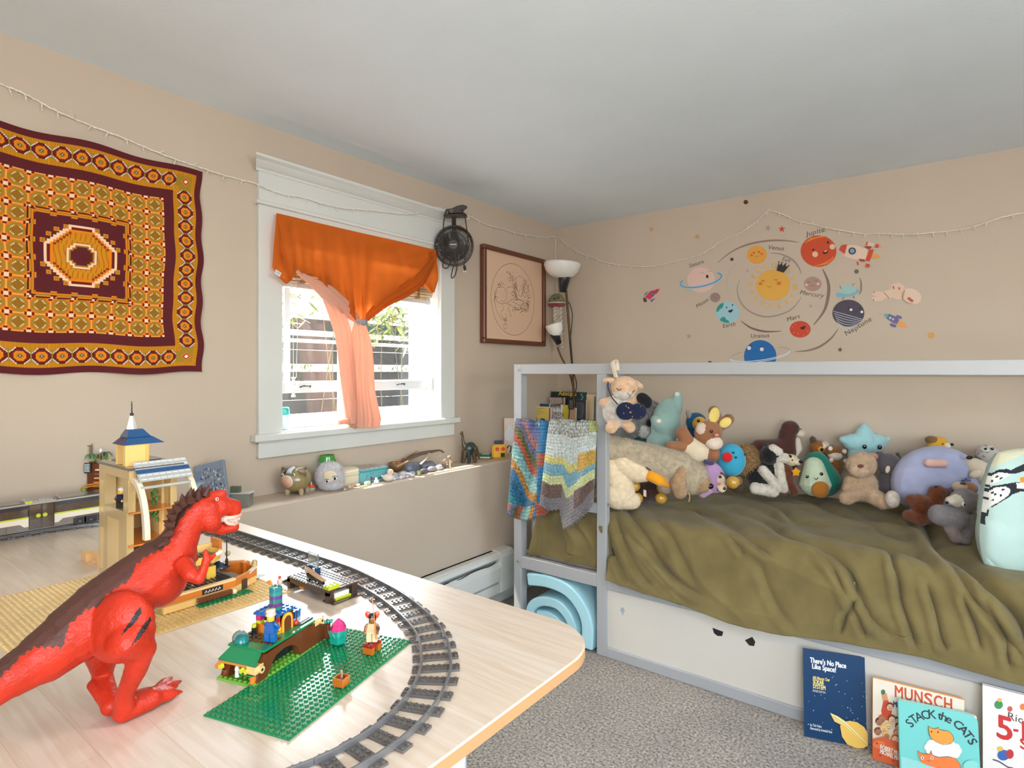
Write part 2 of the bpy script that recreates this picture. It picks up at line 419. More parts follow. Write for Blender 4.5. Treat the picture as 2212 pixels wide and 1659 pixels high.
r0, r1 = crown_ring(-1.963, -.55), crown_ring(-.954, .55); m.ring_tube([r0, r1], WHITE, smooth=False); wpart(m, 'crown_moulding')
m = MB(); m.box(-.159, .030, WY0+.003, WY1-.003, .895, .9085, WHITE); m.box(0, .040, -1.985, -.932, .878, .905, WHITE, .004); wpart(m, 'sill')
m = MB(); m.box(0, .018, -1.963, -.954, .818, .878, WHITE, .002); wpart(m, 'apron')
m = MB(); m.box(-.159, .002, WY0-.01, WY0+.002, WZ0, WZ1, WHITE); m.box(-.159, .002, WY1-.002, WY1+.01, WZ0, WZ1, WHITE); m.box(-.159, .002, WY0+.002, WY1-.002, WZ1-.002, WZ1+.01, WHITE); wpart(m, 'jamb')
SX = -.105
def gy(px): return onX(px, 0, SX).y
SILV = P((225, 228, 230), .3, 'paint', b=.02); 
def _pane(nt, b, N, L):
    tr = N('ShaderNodeBsdfTransparent'); gl = N('ShaderNodeBsdfGlossy'); gl.inputs['Roughness'].default_value = .02; mx = N('ShaderNodeMixShader'); tr.inputs[0].default_value = (.96, .98, .97, 1)
    mx.inputs[0].default_value = .05; L(tr.outputs[0], mx.inputs[1]); L(gl.outputs[0], mx.inputs[2]); L(mx.outputs[0], nt.nodes['Material Output'].inputs[0])
GLASS = nodes_mat('thin_glass', _pane)
def sash(name, y0, y1, z0, z1, fr, bars, xo=0):
    m = MB(); x0, x1 = SX-.018+xo, SX+.018+xo
    m.box(x0, x1, y0, y0+fr, z0, z1, SILV, .002); m.box(x0, x1, y1-fr, y1, z0, z1, SILV, .002)
    m.box(x0, x1, y0+fr, y1-fr, z0, z0+fr, SILV, .002); m.box(x0, x1, y0+fr, y1-fr, z1-fr, z1, SILV, .002)
    o = wpart(m, name)
    for z in bars:
        b_ = MB(); b_.box(SX-.007+xo, SX+.007+xo, y0+fr, y1-fr, z-.007, z+.007, SILV, .002); b_.build('glazing_bar', o, w=True)
    g = MB(); g.box(SX-.002+xo, SX+.002+xo, y0+fr, y1-fr, z0+fr, z1-fr, GLASS); g.build('pane', o, w=True)
sash('window_sash', WY0+.002, gy(742), .925, 1.68, .035, (1.44, 1.25), .02)
sash('window_sash', gy(748), WY1-.02, .925, 1.68, .04, (1.44, 1.25), -.018)
m = MB(); m.box(-.15, -.07, WY0+.003, WY1-.003, WZ0, WZ0+.022, SILV, .003); m.box(-.15, -.125, WY0+.003, WY1-.003, WZ1-.02, WZ1-.003, SILV); wpart(m, 'track')
# the bar that locks the sash, and its upright
m = MB(); z = zat(836, dX(680, -.05)); m.box(-.058, -.048, WY0+.002, WY1-.035, z-.021, z+.021, SILV, .002)
t = thing('window_guard_bar', 'white metal guard bar across the lower window panes', 'window guard', (-.05, (WY0+WY1)/2, z-.02)); m.build('crossbar', t, w=True)
m = MB(); y = onX(624, 0, -.05).y; m.box(-.07, -.058, y-.012, y+.012, z, 1.6, SILV, .002); m.build('upright', t, w=True)
m = MB(); y = onX(914, 0, -.05).y; m.box(-.062, -.030, WY1-.036, WY1-.003, z-.035, z+.035, SILV, .003)
for q in (-.02, .02): m.cyl((-.045, WY1-.037, z+q), (-.045, WY1-.034, z+q), .004, P((90, 90, 90), .4), n=8)
m.build('bracket', t, w=True)
for px in (660, 866):
    y = onX(px, 0, -.045).y; m = MB(); m.tube([(-.047, y-.022, z), (-.038, y-.018, z+.006), (-.038, y+.018, z+.006), (-.047, y+.022, z)], .0028, P((60, 62, 66), .3, 'metal'), 6); m.build('latch', t, w=True)
# ---- outside: slope, fence, bamboo
BACKDROP = P((196, 160, 138), .9, 'paint', b=.5, sc=20); GRN = P((120, 150, 60), .8)
m = MB(); m.grid(24, 12, lambda u, v: (-1.75-3.2*v, -6+12*u, .60+1.75*v+.10*noise.noise(Vector((u*9, v*5, 1)))), BACKDROP); o = struct(m, 'backdrop_slope')  # slope put in place of a pinkish wall so the sun lights it
m = MB(); m.box(-1.8, -.16, -6, 6, .45, .60, P((226, 214, 200), .9, 'paint', b=.5, sc=20)); struct(m, 'ground')
DW = P((36, 37, 39), .7, 'paint', b=.5, sc=40)
fence = thing('board_fence', 'dark stained horizontal board fence outside the window', 'fence', (-1.12, -1.2, .6))
for z0, z1 in ((.62, .732), (.736, .845), (.849, .957), (.961, 1.068), (1.073, 1.127), (1.174, 1.256), (1.26, 1.342), (1.378, 1.446)):
    m = MB(); m.box(-1.15, -1.125, -3.4, 3.2, z0, z1, DW, .003); m.build('board', fence, w=True)
for y in (-2.4, -.6, 1.2, 2.9):
    m = MB(); m.box(-1.24, -1.15, y-.045, y+.045, .6, 1.5, DW, .004); m.build('post', fence, w=True)
LEAFS = [P((92, 108, 44), .5, 'paint'), P((66, 86, 36), .5, 'paint'), P((120, 122, 70), .5, 'paint')]
def bamboo(name, cx, cy, zt, n, label):
    t = thing(name, label, 'shrub', (cx, cy, .6), group='bamboo beyond the window'); m = MB(); st = MB(); rr = random.Random(int(cy*100)+n)
    for s_ in range(7):
        bx, by = cx+rr.uniform(-.1, .1), cy+rr.uniform(-.25, .25); tp = (bx+rr.uniform(.0, .12), by+rr.uniform(-.2, .2), zt+rr.uniform(-.05, .35))
        st.tube([(bx, by, .6), ((bx+tp[0])/2-.02, (by+tp[1])/2, (.6+tp[2])/2), tp], [.004, .003, .0015], P((70, 66, 46), .6), 6)
        for k in range(n):
            f = rr.uniform(.82, 1.06); p = Vector((bx, by, .6)).lerp(Vector(tp), f)+Vector((rr.uniform(-.05, .08), rr.uniform(-.12, .12), rr.uniform(-.06, .06)))
            a = rr.uniform(0, 2*PI); d = Vector((math.cos(a)*.5, math.sin(a), rr.uniform(-.9, .1))).normalized(); l = rr.uniform(.06, .12); w_ = d.cross(Vector((rr.uniform(-1, 1), .3, 1))).normalized()*l*.085
            m.add([p, p+d*l*.4+w_, p+d*l, p+d*l*.4-w_], [(0, 1, 2, 3)], rr.choice(LEAFS))
    m.build('foliage', t, w=True); st.build('stems', t, w=True)
bamboo('bamboo', -.88, -1.62, 1.45, 70, 'leafy bamboo in front of the fence behind the left panes')
bamboo('bamboo', -.90, -.95, 1.5, 70, 'leafy bamboo in front of the fence behind the middle of the window')
bamboo('bamboo', -.88, -.30, 1.5, 75, 'leafy bamboo in front of the fence behind the right panes')
bamboo('bamboo', -.92, .45, 1.5, 75, 'leafy bamboo in front of the fence at its far right end')
m = MB(); rr = random.Random(3)
for i in range(2600):
    p = Vector((rr.uniform(-1.65, -1.34), rr.uniform(-3, 3), rr.uniform(.75, 1.22))); a = rr.uniform(0, 2*PI); d = Vector((math.cos(a), math.sin(a), rr.uniform(0, 1.4))).normalized()*.07; w_ = Vector((-d.y, d.x, 0))*.13
    m.add([p, p+d*.5+w_, p+d, p+d*.5-w_], [(0, 1, 2, 3)], rr.choice([P((90, 130, 40), .5), P((70, 104, 36), .5)]))
tag(m.build('grass'), 'sunlit green undergrowth behind the fence boards', 'grass', kind='stuff')

# ---- baseboard heater
HW = P((226, 226, 220), .35, 'paint', b=.03); HD = P((70, 70, 70), .6)
t = thing('baseboard_heater', 'long white electric baseboard heater below the ledge', 'heater', (.23, -1.5, .07))
hy0, hy1 = -2.35, -.772; X0 = .184
def xz(m, prof, y0, y1, mat):
    m.ring_tube([[(X0+x, y0, z) for x, z in prof], [(X0+x, y1, z) for x, z in prof]], mat, smooth=False)
m = MB(); xz(m, [(0, .075), (.012, .075), (.012, .262), (0, .262)], hy0, hy1-.1, HW); m.box(X0+.012, X0+.03, hy0, hy1-.1, .16, .20, HD); m.build('back_plate', t, w=True)
m = MB(); xz(m, [(0, .262), (.042, .262), (.056, .254), (.060, .238), (.055, .238), (.050, .250), (.040, .256), (0, .256)], hy0, hy1-.1, HW); m.build('top_cover', t, w=True)
m = MB(); xz(m, [(.056, .130), (.062, .130), (.062, .192), (.048, .215), (.043, .215), (.056, .190)], hy0, hy1-.1, HW); m.build('front_panel', t, w=True)
m = MB(); xz(m, [(.0, .075), (.060, .075), (.060, .118), (.045, .122), (.045, .082), (0, .082)], hy0, hy1-.1, HW); m.build('bottom_rail', t, w=True)
m = MB(); xz(m, [(0, .075), (.063, .075), (.063, .240), (.056, .258), (.040, .266), (0, .266)], hy1-.1, hy1, HW); m.build('end_cap', t, w=True)
m = MB(); pts = [(X0+.05+.004*math.sin(i*1.1), hy1-.13-.9*i/30, .222-.004*math.sin(i*.9)-.0015*i/2) for i in range(31)]
m.tube(pts, .0016, P((40, 40, 40), .5), 6); m.build('wire', t, w=True)
# ---- ceiling lamp above the camera
t = thing('ceiling_lamp', 'white pendant ceiling lamp behind the camera', 'lamp', (2.05, -2.38, 1.9))
m = MB(); m.lathe([(0, 2.014), (.15, 2.014), (.155, 1.995), (.14, 1.985), (0, 1.985)], WHITE, 24, (2.05, -2.38, 0)); m.build('base', t, w=True)
m = MB(); m.cyl((2.05, -2.38, 1.985), (2.05, -2.38, 1.80), .006, WHITE); m.build('rod', t, w=True); m = MB(); m.lathe([(.0, 1.80), (.05, 1.80), (.14, 1.745), (.135, 1.74), (.045, 1.79), (.0, 1.79)], P((245, 240, 230), .3), 24, (2.05, -2.38, 0)); m.build('shade', t, w=True)
# ================================================================== ON THE LEFT WALL
ML = Matrix(((0, 0, 1, 0), (1, 0, 0, 0), (0, 1, 0, 0), (0, 0, 0, 1)))      # drawing plane of the left wall: x = +Y, y = up, z = into the room
MBK = R(90, 'X')                                                            # drawing plane of the back wall: x = +X, y = up, z = into the room
# ---- tapestry
def tap_cols(u, v):
    def C(*c): return np.array(lin(c))
    MA, GO, OR, OL, BR, PA, WH, DK = C(92, 34, 38), C(206, 138, 28), C(232, 128, 28), C(160, 128, 42), C(150, 104, 30), C(245, 206, 170), C(240, 220, 215), C(78, 22, 22)
    out = np.empty(u.shape+(3,)); out[:] = MA
    def st(m, c): out[m] = c
    au, av = np.abs(u), np.abs(v); a = np.maximum(au, av); b = np.minimum(au, av)
    st(a < .945, GO); s_ = np.where(au > av, v, u); st((a < .945) & (a > .745) & (np.mod(s_, .011) < .0032), C(160, 100, 20))
    st((a < .905) & (a > .80), OL)
    def steps(x, y, q): x, y = np.abs(np.round(x/q)*q), np.abs(np.round(y/q)*q); return np.maximum(np.maximum(x, y), (x+y)*.74)
    st(a < .745, MA)
    p = .139; k = np.clip(np.round(s_/p), -5, 5); ds = (s_-k*p)/.125; dr = (a-.852)/.125; r = steps(ds, dr, .07); on = (a < .945) & (a > .745)
    for rr, c in ((.53, WH), (.50, DK), (.46, WH), (.43, C(110, 36, 24)), (.34, OR), (.20, OL), (.08, DK), (.05, WH)): st(on & (r < rr) & (b < .77), c)
    dd = np.abs(au-.852)+np.abs(av-.852)
    for rr, c in ((.06, OL), (.045, OR), (.033, C(150, 40, 20)), (.02, WH)): st((dd < rr) & (b > .77), c)
    f = a < .66; p = .1457; cu, cv = u/p-np.round(u/p), v/p-np.round(v/p); st(f, OR); r = steps(cu, cv, .06)
    hd = np.minimum(np.abs(.5-np.abs(cu)), np.abs(.5-np.abs(cv))); st(f & (hd < .04), C(238, 160, 80))
    for rr, c in ((.47, C(214, 112, 24)), (.43, C(175, 122, 38)), (.38, OL), (.285, PA), (.25, BR)): st(f & (r < rr), c)
    ku, kv = .5-np.abs(cu), .5-np.abs(cv); mx, mn = np.maximum(ku, kv), np.minimum(ku, kv)
    st(f & (mx < .23) & (mn < .09), C(110, 34, 20)); st(f & (mx < .115), PA)
    z = a+.016*(np.mod(s_/p+.5, 1) < .3); g = a < .42
    for rr, c in ((.378, C(90, 26, 18)), (.366, OR), (.354, OL), (.342, OR), (.333, MA)): st(g & (z < rr), c)
    q = .021; ru = steps(u, v, q)
    for rr, c in ((.262, PA), (.232, C(110, 30, 20)), (.221, OR), (.208, C(140, 60, 18)), (.200, GO)): st(ru < rr, c)
    gr = (np.sin(u*260+3*np.sin(v*25))*np.sin(v*16+u*90) > .45); st((ru < .20) & gr, C(190, 96, 16))
    cr = lambda w, h: ((au < w) & (av < h)) | ((au < h) & (av < w)) | ((au < (w+h)/2) & (av < (w+h)/2))
    st(cr(.112, .065), C(150, 100, 20)); st(cr(.106, .06), PA); st(cr(.090, .048), C(170, 110, 24)); st(cr(.076, .038), MA)
    for i in range(24):
        t = 2*PI*(i+.5)/24; x, y = .292*math.cos(t), .262*math.sin(t)
        if min(abs(x), abs(y)) < .05 or max(abs(x), abs(y)) > .31: continue
        d = np.maximum(np.abs(u-x), np.abs(v-y)); st(d < .018, OR); st(d < .012, OL)
    return out
nT = 620; g = np.linspace(-1, 1, nT); U, V_ = np.meshgrid(g, g); colr = tap_cols(U, V_)
def tap_pt(a, b):
    u, v = a*2-1, b*2-1; e = max(abs(u), abs(v))
    x = .008+.003*math.sin(u*9+v*2)+.002*math.sin(v*14+u*5)+(.006*max(0, e-.8)*5*(1+math.sin(v*7+u*4)) if e > .8 else 0)
    y = -2.487+.33*u+(.006*math.sin(v*6.5+.7)+.004*math.sin(v*15))*max(0, abs(u)-.2)*(1 if u > 0 else -1)
    z = 1.455+.33*v+(.004*math.sin(u*8+1)+.005*math.cos(u*PI/2)*(-1 if v > 0 else -.6))*abs(v)
    return (x, y, z)
m = MB()
def _tm(nt, b, N, L):
    a = N('ShaderNodeVertexColor'); a.layer_name = 'Col'; L(a.outputs[0], b.inputs['Base Color']); b.inputs['Specular IOR Level'].default_value = .15
m.grid(nT, nT, tap_pt, nodes_mat('printed_cotton', _tm, .8))
m.cols = np.concatenate([colr.reshape(-1, 3), np.ones((nT*nT, 1))], 1)
tag(m.build('tapestry'), 'square orange and maroon geometric print cloth pinned to the left wall', 'tapestry')

# ---- orange curtain knotted in the middle
def sheer(rgb, k):
    def fn(nt, b, N, L):
        tc = N('ShaderNodeTexCoord'); w = N('ShaderNodeTexNoise'); w.inputs['Scale'].default_value = 300; L(tc.outputs['Object'], w.inputs['Vector'])
        bp = N('ShaderNodeBump'); bp.inputs['Strength'].default_value = .5; bp.inputs['Distance'].default_value = .002; L(w.outputs[0], bp.inputs['Height']); L(bp.outputs[0], b.inputs['Normal'])
        b.inputs['Base Color'].default_value = lin(rgb)+(1,); b.inputs['Specular IOR Level'].default_value = .1
        tr = N('ShaderNodeBsdfTranslucent'); tr.inputs[0].default_value = lin(rgb)+(1,); mx = N('ShaderNodeMixShader'); mx.inputs[0].default_value = k
        out = nt.nodes['Material Output']; L(b.outputs[0], mx.inputs[1]); L(tr.outputs[0], mx.inputs[2]); L(mx.outputs[0], out.inputs[0])
    return nodes_mat('muslin', fn, .85)
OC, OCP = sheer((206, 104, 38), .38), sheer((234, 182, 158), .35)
cur = thing('curtain', 'orange muslin cloth hung as a curtain and gathered in the middle', 'curtain', (.03, -1.46, .9))
def interp(pts, t):
    x = t*(len(pts)-1); i = min(int(x), len(pts)-2); f = x-i; return tuple(a*(1-f)+b*f for a, b in zip(pts[i], pts[i+1]))
top = [(597, 460), (640, 470), (685, 481), (730, 491.5), (780, 503), (830, 514), (880, 525), (942, 540)]
bot = [(620, 613), (640, 594), (662, 589), (690, 603), (727, 640), (768, 692), (781, 696), (792, 688), (842, 640), (890, 608), (912, 594), (926, 590)]
def cpt(u, v):
    a, b = interp(top, u), interp(bot, u); lx = (1-v)*0
    px = a[0]+(b[0]-a[0])*v**1.15; py = a[1]+(b[1]-a[1])*v
    c = max(0, 1-abs(u-.56)/.5); f = v*(.010*math.sin(u*46)+.006*math.sin(u*83+2))*(.35+c)
    px += 0 if v < .1 else 1.4*math.sin(v*9+u*20)*(1-c)
    return tuple(onX(px, py, .045+f+.035*v*(1-.6*v)+.012*math.sin(u*PI)*v+.004*noise.noise(Vector((u*9, v*6, 0)))))
m = MB(); m.grid(120, 50, cpt, OC); m.build('valance', cur, w=True)
lf = [(597, 460), (592, 520), (588, 578), (603, 600), (618, 614)]; rt = [(597, 460), (608, 510), (616, 560), (634, 590), (630, 606)]
m = MB(); m.grid(16, 30, lambda u, v: tuple(onX(*[a*(1-u)+b*u for a, b in zip(interp(lf, v), interp(rt, v))], .05+.014*math.sin(u*PI)*v+.006*math.sin(v*9))), OC); m.build('left_flap', cur, w=True)
lf = [(925, 545), (918, 580), (915, 600), (915, 618), (932, 633)]; rt = [(942, 539), (944, 560), (947, 592), (947, 604), (938, 632)]
m = MB(); m.grid(16, 30, lambda u, v: tuple(onX(*[a*(1-u)+b*u for a, b in zip(interp(lf, v), interp(rt, v))], .052+.02*math.sin(u*PI*1.0)*v+.004*math.sin(u*9))), OC); m.build('right_flap', cur, w=True)
def roll(name, pts, rad, mat, X, n=40):
    P_ = catmull([(x, y, 0) for x, y in pts], 8); k = len(P_); rr = [interp([(r,) for r in rad], i/(k-1))[0] for i in range(k)]; rings = []
    for i, p in enumerate(P_):
        t = P_[min(i+1, k-1)]-P_[max(i-1, 0)]; t.normalize(); nx, ny = -t.y, t.x; rg = []
        for j in range(n):
            a = 2*PI*j/n; r = rr[i]*(1+.10*math.sin(a*5+i*.06)+.06*math.sin(a*11+1)+.05*math.sin(a*19+i*.03))
            q = onX(p.x+nx*r*math.cos(a), p.y+ny*r*math.cos(a), X); q.x += r*.0016*math.sin(a)*(1+.12*math.sin(a*9)); rg.append(tuple(q))
        rings.append(rg)
    m = MB(); m.ring_tube(rings, mat); m.build(name, cur, w=True)
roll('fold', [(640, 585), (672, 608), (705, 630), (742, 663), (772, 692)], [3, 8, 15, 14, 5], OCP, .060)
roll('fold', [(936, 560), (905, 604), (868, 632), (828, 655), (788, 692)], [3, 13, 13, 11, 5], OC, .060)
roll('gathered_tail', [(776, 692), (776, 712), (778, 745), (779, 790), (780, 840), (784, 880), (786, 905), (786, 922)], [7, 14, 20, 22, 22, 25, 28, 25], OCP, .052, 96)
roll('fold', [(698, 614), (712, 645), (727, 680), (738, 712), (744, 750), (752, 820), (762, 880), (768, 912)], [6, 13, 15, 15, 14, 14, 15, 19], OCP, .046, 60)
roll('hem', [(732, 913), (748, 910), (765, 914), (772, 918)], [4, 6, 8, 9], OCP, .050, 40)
m = MB(); q = onX(600, 590, .075); m.push(T(*q) @ ML @ R(-25)); m.box(-.012, .012, -.008, .008, 0, .001, WHITE); text(m, 'CAM', .009, P((60, 60, 60), .6), T(0, -.004, .001)); m.pop(); m.build('care_label', cur, w=True)
CLR = P((235, 240, 245), .08, 'glass', t=.75)
f = PXF('hair_clip', 'clear plastic claw clip gathering the orange curtain', 'clip', 781, 696, dX(781, .10)); m = f.mb()
m.ell((0, 0, 0), (13, 7, 6), CLR); m.ell((6, -4, 0), (8, 5, 8), CLR); m.box(-14, 12, -8, -5, -3, 1, CLR, 1)
for i in range(5): m.tube([(-10+i*5, -4, 6), (-10+i*5, -9, 1), (-9+i*5, -5, -8)], 1.2, CLR, 6)
m.build('clip_body', f.o)
# ---- bamboo blind behind it
BB = P((214, 186, 146), .6, 'paint', b=.3, sc=80); BBD = P((150, 112, 70), .6)
t = thing('bamboo_blind', 'rolled up bamboo blind behind the orange curtain', 'blind', (-.045, -1.46, 1.46))
m = MB()
for i in range(11): m.cyl((-.05+.006*(i % 2), WY0+.01, 1.478+i*.011), (-.05+.006*(i % 2), WY1-.008, 1.478+i*.011), .0062, BB, n=8)
for i in range(6): m.cyl((-.036+.004*(i % 2), WY0+.01, 1.488+i*.012), (-.036+.004*(i % 2), WY1-.008, 1.488+i*.012), .0062, BB, n=8)
for y in (WY0+.12, -1.46, WY1-.10): m.box(-.062, -.026, y-.006, y+.006, 1.470, 1.60, BBD)
m.build('slats', t, w=True)
m = MB(); m.box(-.062, -.036, WY0+.012, WY1-.012, 1.448, 1.470, WHITE, .003); m.build('bottom_rail', t, w=True)
m = MB(); m.box(-.062, -.046, WY0+.012, WY1-.012, 1.60, 1.685, BB, .002); m.build('head', t, w=True)
for px0, px1, py1 in ((628, 634, 838), (640, 640, 815), (922, 918, 900), (926, 922, 880)):
    m = MB(); a, b = onX(px0, 640, -.03), onX(px1, py1, -.03); c = (a+b)/2; c.y += .005; m.tube([(a.x, a.y, 1.5), c, b], .0012, WHITE, 6); m.build('cord', t, w=True)
for px, py in ((634, 823), (634, 850)):
    m = MB(); q = onX(px, py, -.028); m.lathe([(0, -.014), (.009, -.014), (.009, -.009), (.005, 0), (.006, .008), (.0085, .010), (.0085, .015), (0, .015)], WHITE, 14, q); m.build('cord_weight', t, w=True)
# ---- tub on the sill
q = onX(614, 925, -.045); t = thing('deodorant_tub', 'white plastic tub with turquoise lid on the window sill', 'bottle', (-.045, onX(614, 0, -.045).y, .9085)); m = MB()
m.lathe([(0, 0), (.020, 0), (.021, .004), (.021, .052), (.019, .056), (0, .056)], P((205, 225, 228), .25, 'plastic'), 20); m.build('body', t)
m = MB(); m.lathe([(0, .0565), (.019, .0565), (.020, .06), (.0195, .076), (.016, .084), (0, .085)], P((60, 180, 170), .3, 'plastic'), 20); m.build('cap', t)

# ---- string lights (one run on each wall)
WIRE = P((236, 228, 214), .4, 'plastic')
def lights_run(label, wallfn, pts, step=13.5, tick=13):
    P_ = catmull([(a, b, 0) for a, b in pts], 10); t = thing('string_lights', label, 'string lights', wallfn(*pts[len(pts)//2], .004)); r = random.Random(len(pts)); m = MB()
    pw = [wallfn(p.x, p.y, .012+.004*math.sin(i*.35)) for i, p in enumerate(P_)]; m.tube(pw, .0019, WIRE, 6)
    m.tube([p+Vector((0, 0, .0022))*math.sin(i*1.3)+Vector((.001, -.001, 0))*math.cos(i*1.3) for i, p in enumerate(pw)], .0014, WIRE, 5); m.build('cable', t, w=True)
    acc = 0; last = P_[0]; up = 0
    for i, p in enumerate(P_[1:-1]):
        acc += (p-last).length; last = p; q = pw[i+1]
        d = (CAM-q).length/2.4
        if acc > 34/max(.8, d):
            acc = 0; up += 1; a = math.radians(-90+r.uniform(-28, 28) if r.random() < .86 else r.uniform(20, 130)); tk = pw[min(i+2, len(pw)-1)]-pw[i]; tk.normalize()
            e = q+(tk*math.cos(a)+UP*math.sin(a))*.018+wallfn(p.x, p.y, .022)-wallfn(p.x, p.y, .012)
            m = MB(); m.tube([q, q.lerp(e, .75)], [.0014, .0018], WIRE, 6); m.ell(q.lerp(e, .95), .0021, P((225, 222, 210), .15), nu=8, nv=6); m.build('bulb', t, w=True)
            if up >= 98: break
wl = lambda px, py, o: onX(px, py, o if px < 556 or px > 966 else o+(.025 if py > 443 or px < 900 else .085))
lights_run('white string lights along the top of the left wall and window', wl, [(-60, 155), (0, 181), (43, 198), (80, 217), (119, 238), (190, 269), (261, 296), (319, 320.5), (380, 344.6), (430, 361), (485, 379), (557, 398), (576, 407), (616, 420), (661, 428), (695, 439), (734, 448), (772, 452), (835, 458), (890, 462), (927, 450), (944, 448), (965, 454), (1010, 466), (1035, 478), (1053, 486), (1090, 496), (1120, 505), (1152, 510), (1175, 513), (1191, 511), (1200, 512)])
wb = lambda px, py, o: onY(px, py, -o)
lights_run('white string lights swagged across the back wall above the planets', wb, [(1209, 514), (1221, 526), (1241, 540), (1260, 550), (1282, 557), (1301, 565), (1324, 570), (1360, 575), (1395, 576), (1429, 572), (1455, 565), (1512, 550), (1563, 518), (1602, 500.6), (1631.5, 480), (1658, 456), (1664, 455), (1691, 463), (1721, 477), (1754, 484), (1790, 493), (1864, 505), (1904.5, 504.5), (1957, 506.5), (1992, 504.5), (2085, 494), (2178, 466), (2260, 455)])

# ---- clip fan
BK = P((52, 46, 40), .35, 'plastic'); BKM = P((40, 36, 33), .5)
f = PXF('clip_fan', 'dark clip on desk fan hanging from the window crown moulding', 'fan', 980, 530, 2.745); C0 = (980, 530)
m = f.mb(); m.tube([f.L(980+41*math.cos(t), 530+43*math.sin(t), 4) for t in [2*PI*i/40 for i in range(40)]], 2.3, BK, 8, closed=True)
m.tube([f.L(980+40*math.cos(t), 530+42*math.sin(t), 14) for t in [2*PI*i/40 for i in range(40)]], 2.0, BK, 8, closed=True); m.build('rim', f.o)
m = f.mb()
for r_, off in ((34, -3), (27, -6)): m.tube([f.L(980+r_*math.cos(t), 530+r_*1.04*math.sin(t), off) for t in [2*PI*i/36 for i in range(36)]], .8, BK, 6, closed=True)
for i in range(56):
    t = 2*PI*i/56; c, s_ = math.cos(t), math.sin(t); m.tube([f.L(980+10*c, 530+10.4*s_, -7), f.L(980+27*c, 530+28*s_, -6), f.L(980+41*c, 530+43*s_, 3)], .65, BK, 5)
    m.tube([f.L(980+10*c, 530+10.4*s_, 22), f.L(980+41*c, 530+43*s_, 13)], .65, BK, 4)
m.build('grille', f.o)
m = f.mb(); m.cyl(f.L(980, 530, -9), f.L(980, 530, -5), 10, BK, 11, 24); m.build('hub', f.o); m = f.mb(); m.push(T(*f.L(980, 530, -9.3)) @ R(90, 'X')); m.box(-7, 7, -1, 1, 0, .3, P((190, 190, 185), .4)); m.pop(); m.build('badge', f.o)
for k in range(4):
    m = f.mb(); a0 = k*PI/2+.3
    m.grid(8, 6, lambda u, v: tuple(f.L(980+(8+25*v)*math.cos(a0+(u-.5)*(.8+.5*v)+v*.3), 530+(8+25*v)*math.sin(a0+(u-.5)*(.8+.5*v)+v*.3), 4+6*(u-.5))), P((70, 62, 55), .35, 'plastic')); m.build('blade', f.o)
m = f.mb(); m.cyl(f.L(980, 530, 12), f.L(980, 530, 40), 13, BK, 10, 20); m.tube([f.L(980, 530, 30), f.L(979, 500, 30), f.L(979, 478, 16), f.L(980, 466, 6)], 5, BK, 10); m.build('motor', f.o)
m = f.mb()
m.prism([(1009-980, 530-447), (1000-980, 530-444.5), (988-980, 530-447), (978-980, 530-452), (966-980, 530-454), (972-980, 530-460), (985-980, 530-462), (994-980, 530-458), (1002-980, 530-452.5)][::1], -9, 9, BK); vv = m.v; m.v = [tuple((f.M @ Vector((a/f.s, c/f.s, b/f.s)))) for a, b, c in vv]
m.box(-21, 29, -10, 12, 61, 66, BK, 2); m.box(-12, 22, -8, 8, 66, 76, BK, 3); m.cyl((-4, -10, 72), (-4, 10, 72), 5, P((90, 84, 78), .3), n=12); m.build('clamp', f.o)
for pts in ([(960, 470), (966, 455), (960, 480), (958, 520), (960, 560), (958, 578), (968, 580), (976, 562), (978, 540)], [(1004, 462), (1008, 490), (1012, 520), (1008, 545), (1004, 570), (1003, 578)], [(986, 500), (992, 530), (990, 560), (986, 590), (979, 602), (976, 596), (984, 565), (990, 545)]):
    m = f.mb(); m.tube(catmull([f.L(x, y, -10) for x, y in pts], 8), 1.3, BKM, 6); m.build('cord', f.o)
m = f.mb(); m.tube([f.L(1003, 575, -10), f.L(1004, 578, -10), f.L(1005, 586, -10)], [1.5, 3.5, 3], BKM, 8)
for dx in (-2, 2): m.box(25+dx-.5, 25+dx+.5, -10.5, -9.5, -60, -55, P((180, 180, 180), .3, 'metal'))
m.build('plug', f.o)

# ---- framed horse drawing
WD = P((104, 58, 38), .35, 'paint', b=.1)
ya, yb, za, zb = -.748, -.180, 1.277, 1.79; fr = thing('framed_picture', 'line drawing of a leaping horse in a brown wooden frame', 'picture', (.015, (ya+yb)/2, za))
w_ = .024; m = MB()
for q in ((ya, yb, za, za+w_), (ya, yb, zb-w_, zb), (ya, ya+w_, za+w_, zb-w_), (yb-w_, yb, za+w_, zb-w_)): m.box(.002, .034, q[0], q[1], q[2], q[3], WD, .004)
m.build('frame', fr, w=True)
m = MB(); m.box(.004, .018, ya+w_, yb-w_, za+w_, zb-w_, P((226, 190, 160), .6, 'paint', b=.03)); m.build('mount_board', fr, w=True)
m = MB(ML); INK, INB, ING, INL = P((92, 66, 56), .7), P((150, 118, 100), .7), P((52, 62, 54), .7), P((176, 148, 130), .7)
hh = lambda x, y: (lambda p: (p.y, p.z))(onX(900+x*.2291, 420+y*.2291, .0185))
def HS(pts, w, mat, z=.0186): ribbon(m, [tuple(p)[:2] for p in catmull([hh(*p)+(0,) for p in pts], 6)], w, z, mat)
oc = [(905+203*math.cos(t)+18*math.sin(t), 990+338*math.sin(t)) for t in [2*PI*i/40 for i in range(41)]]; HS(oc, .0028, INB)
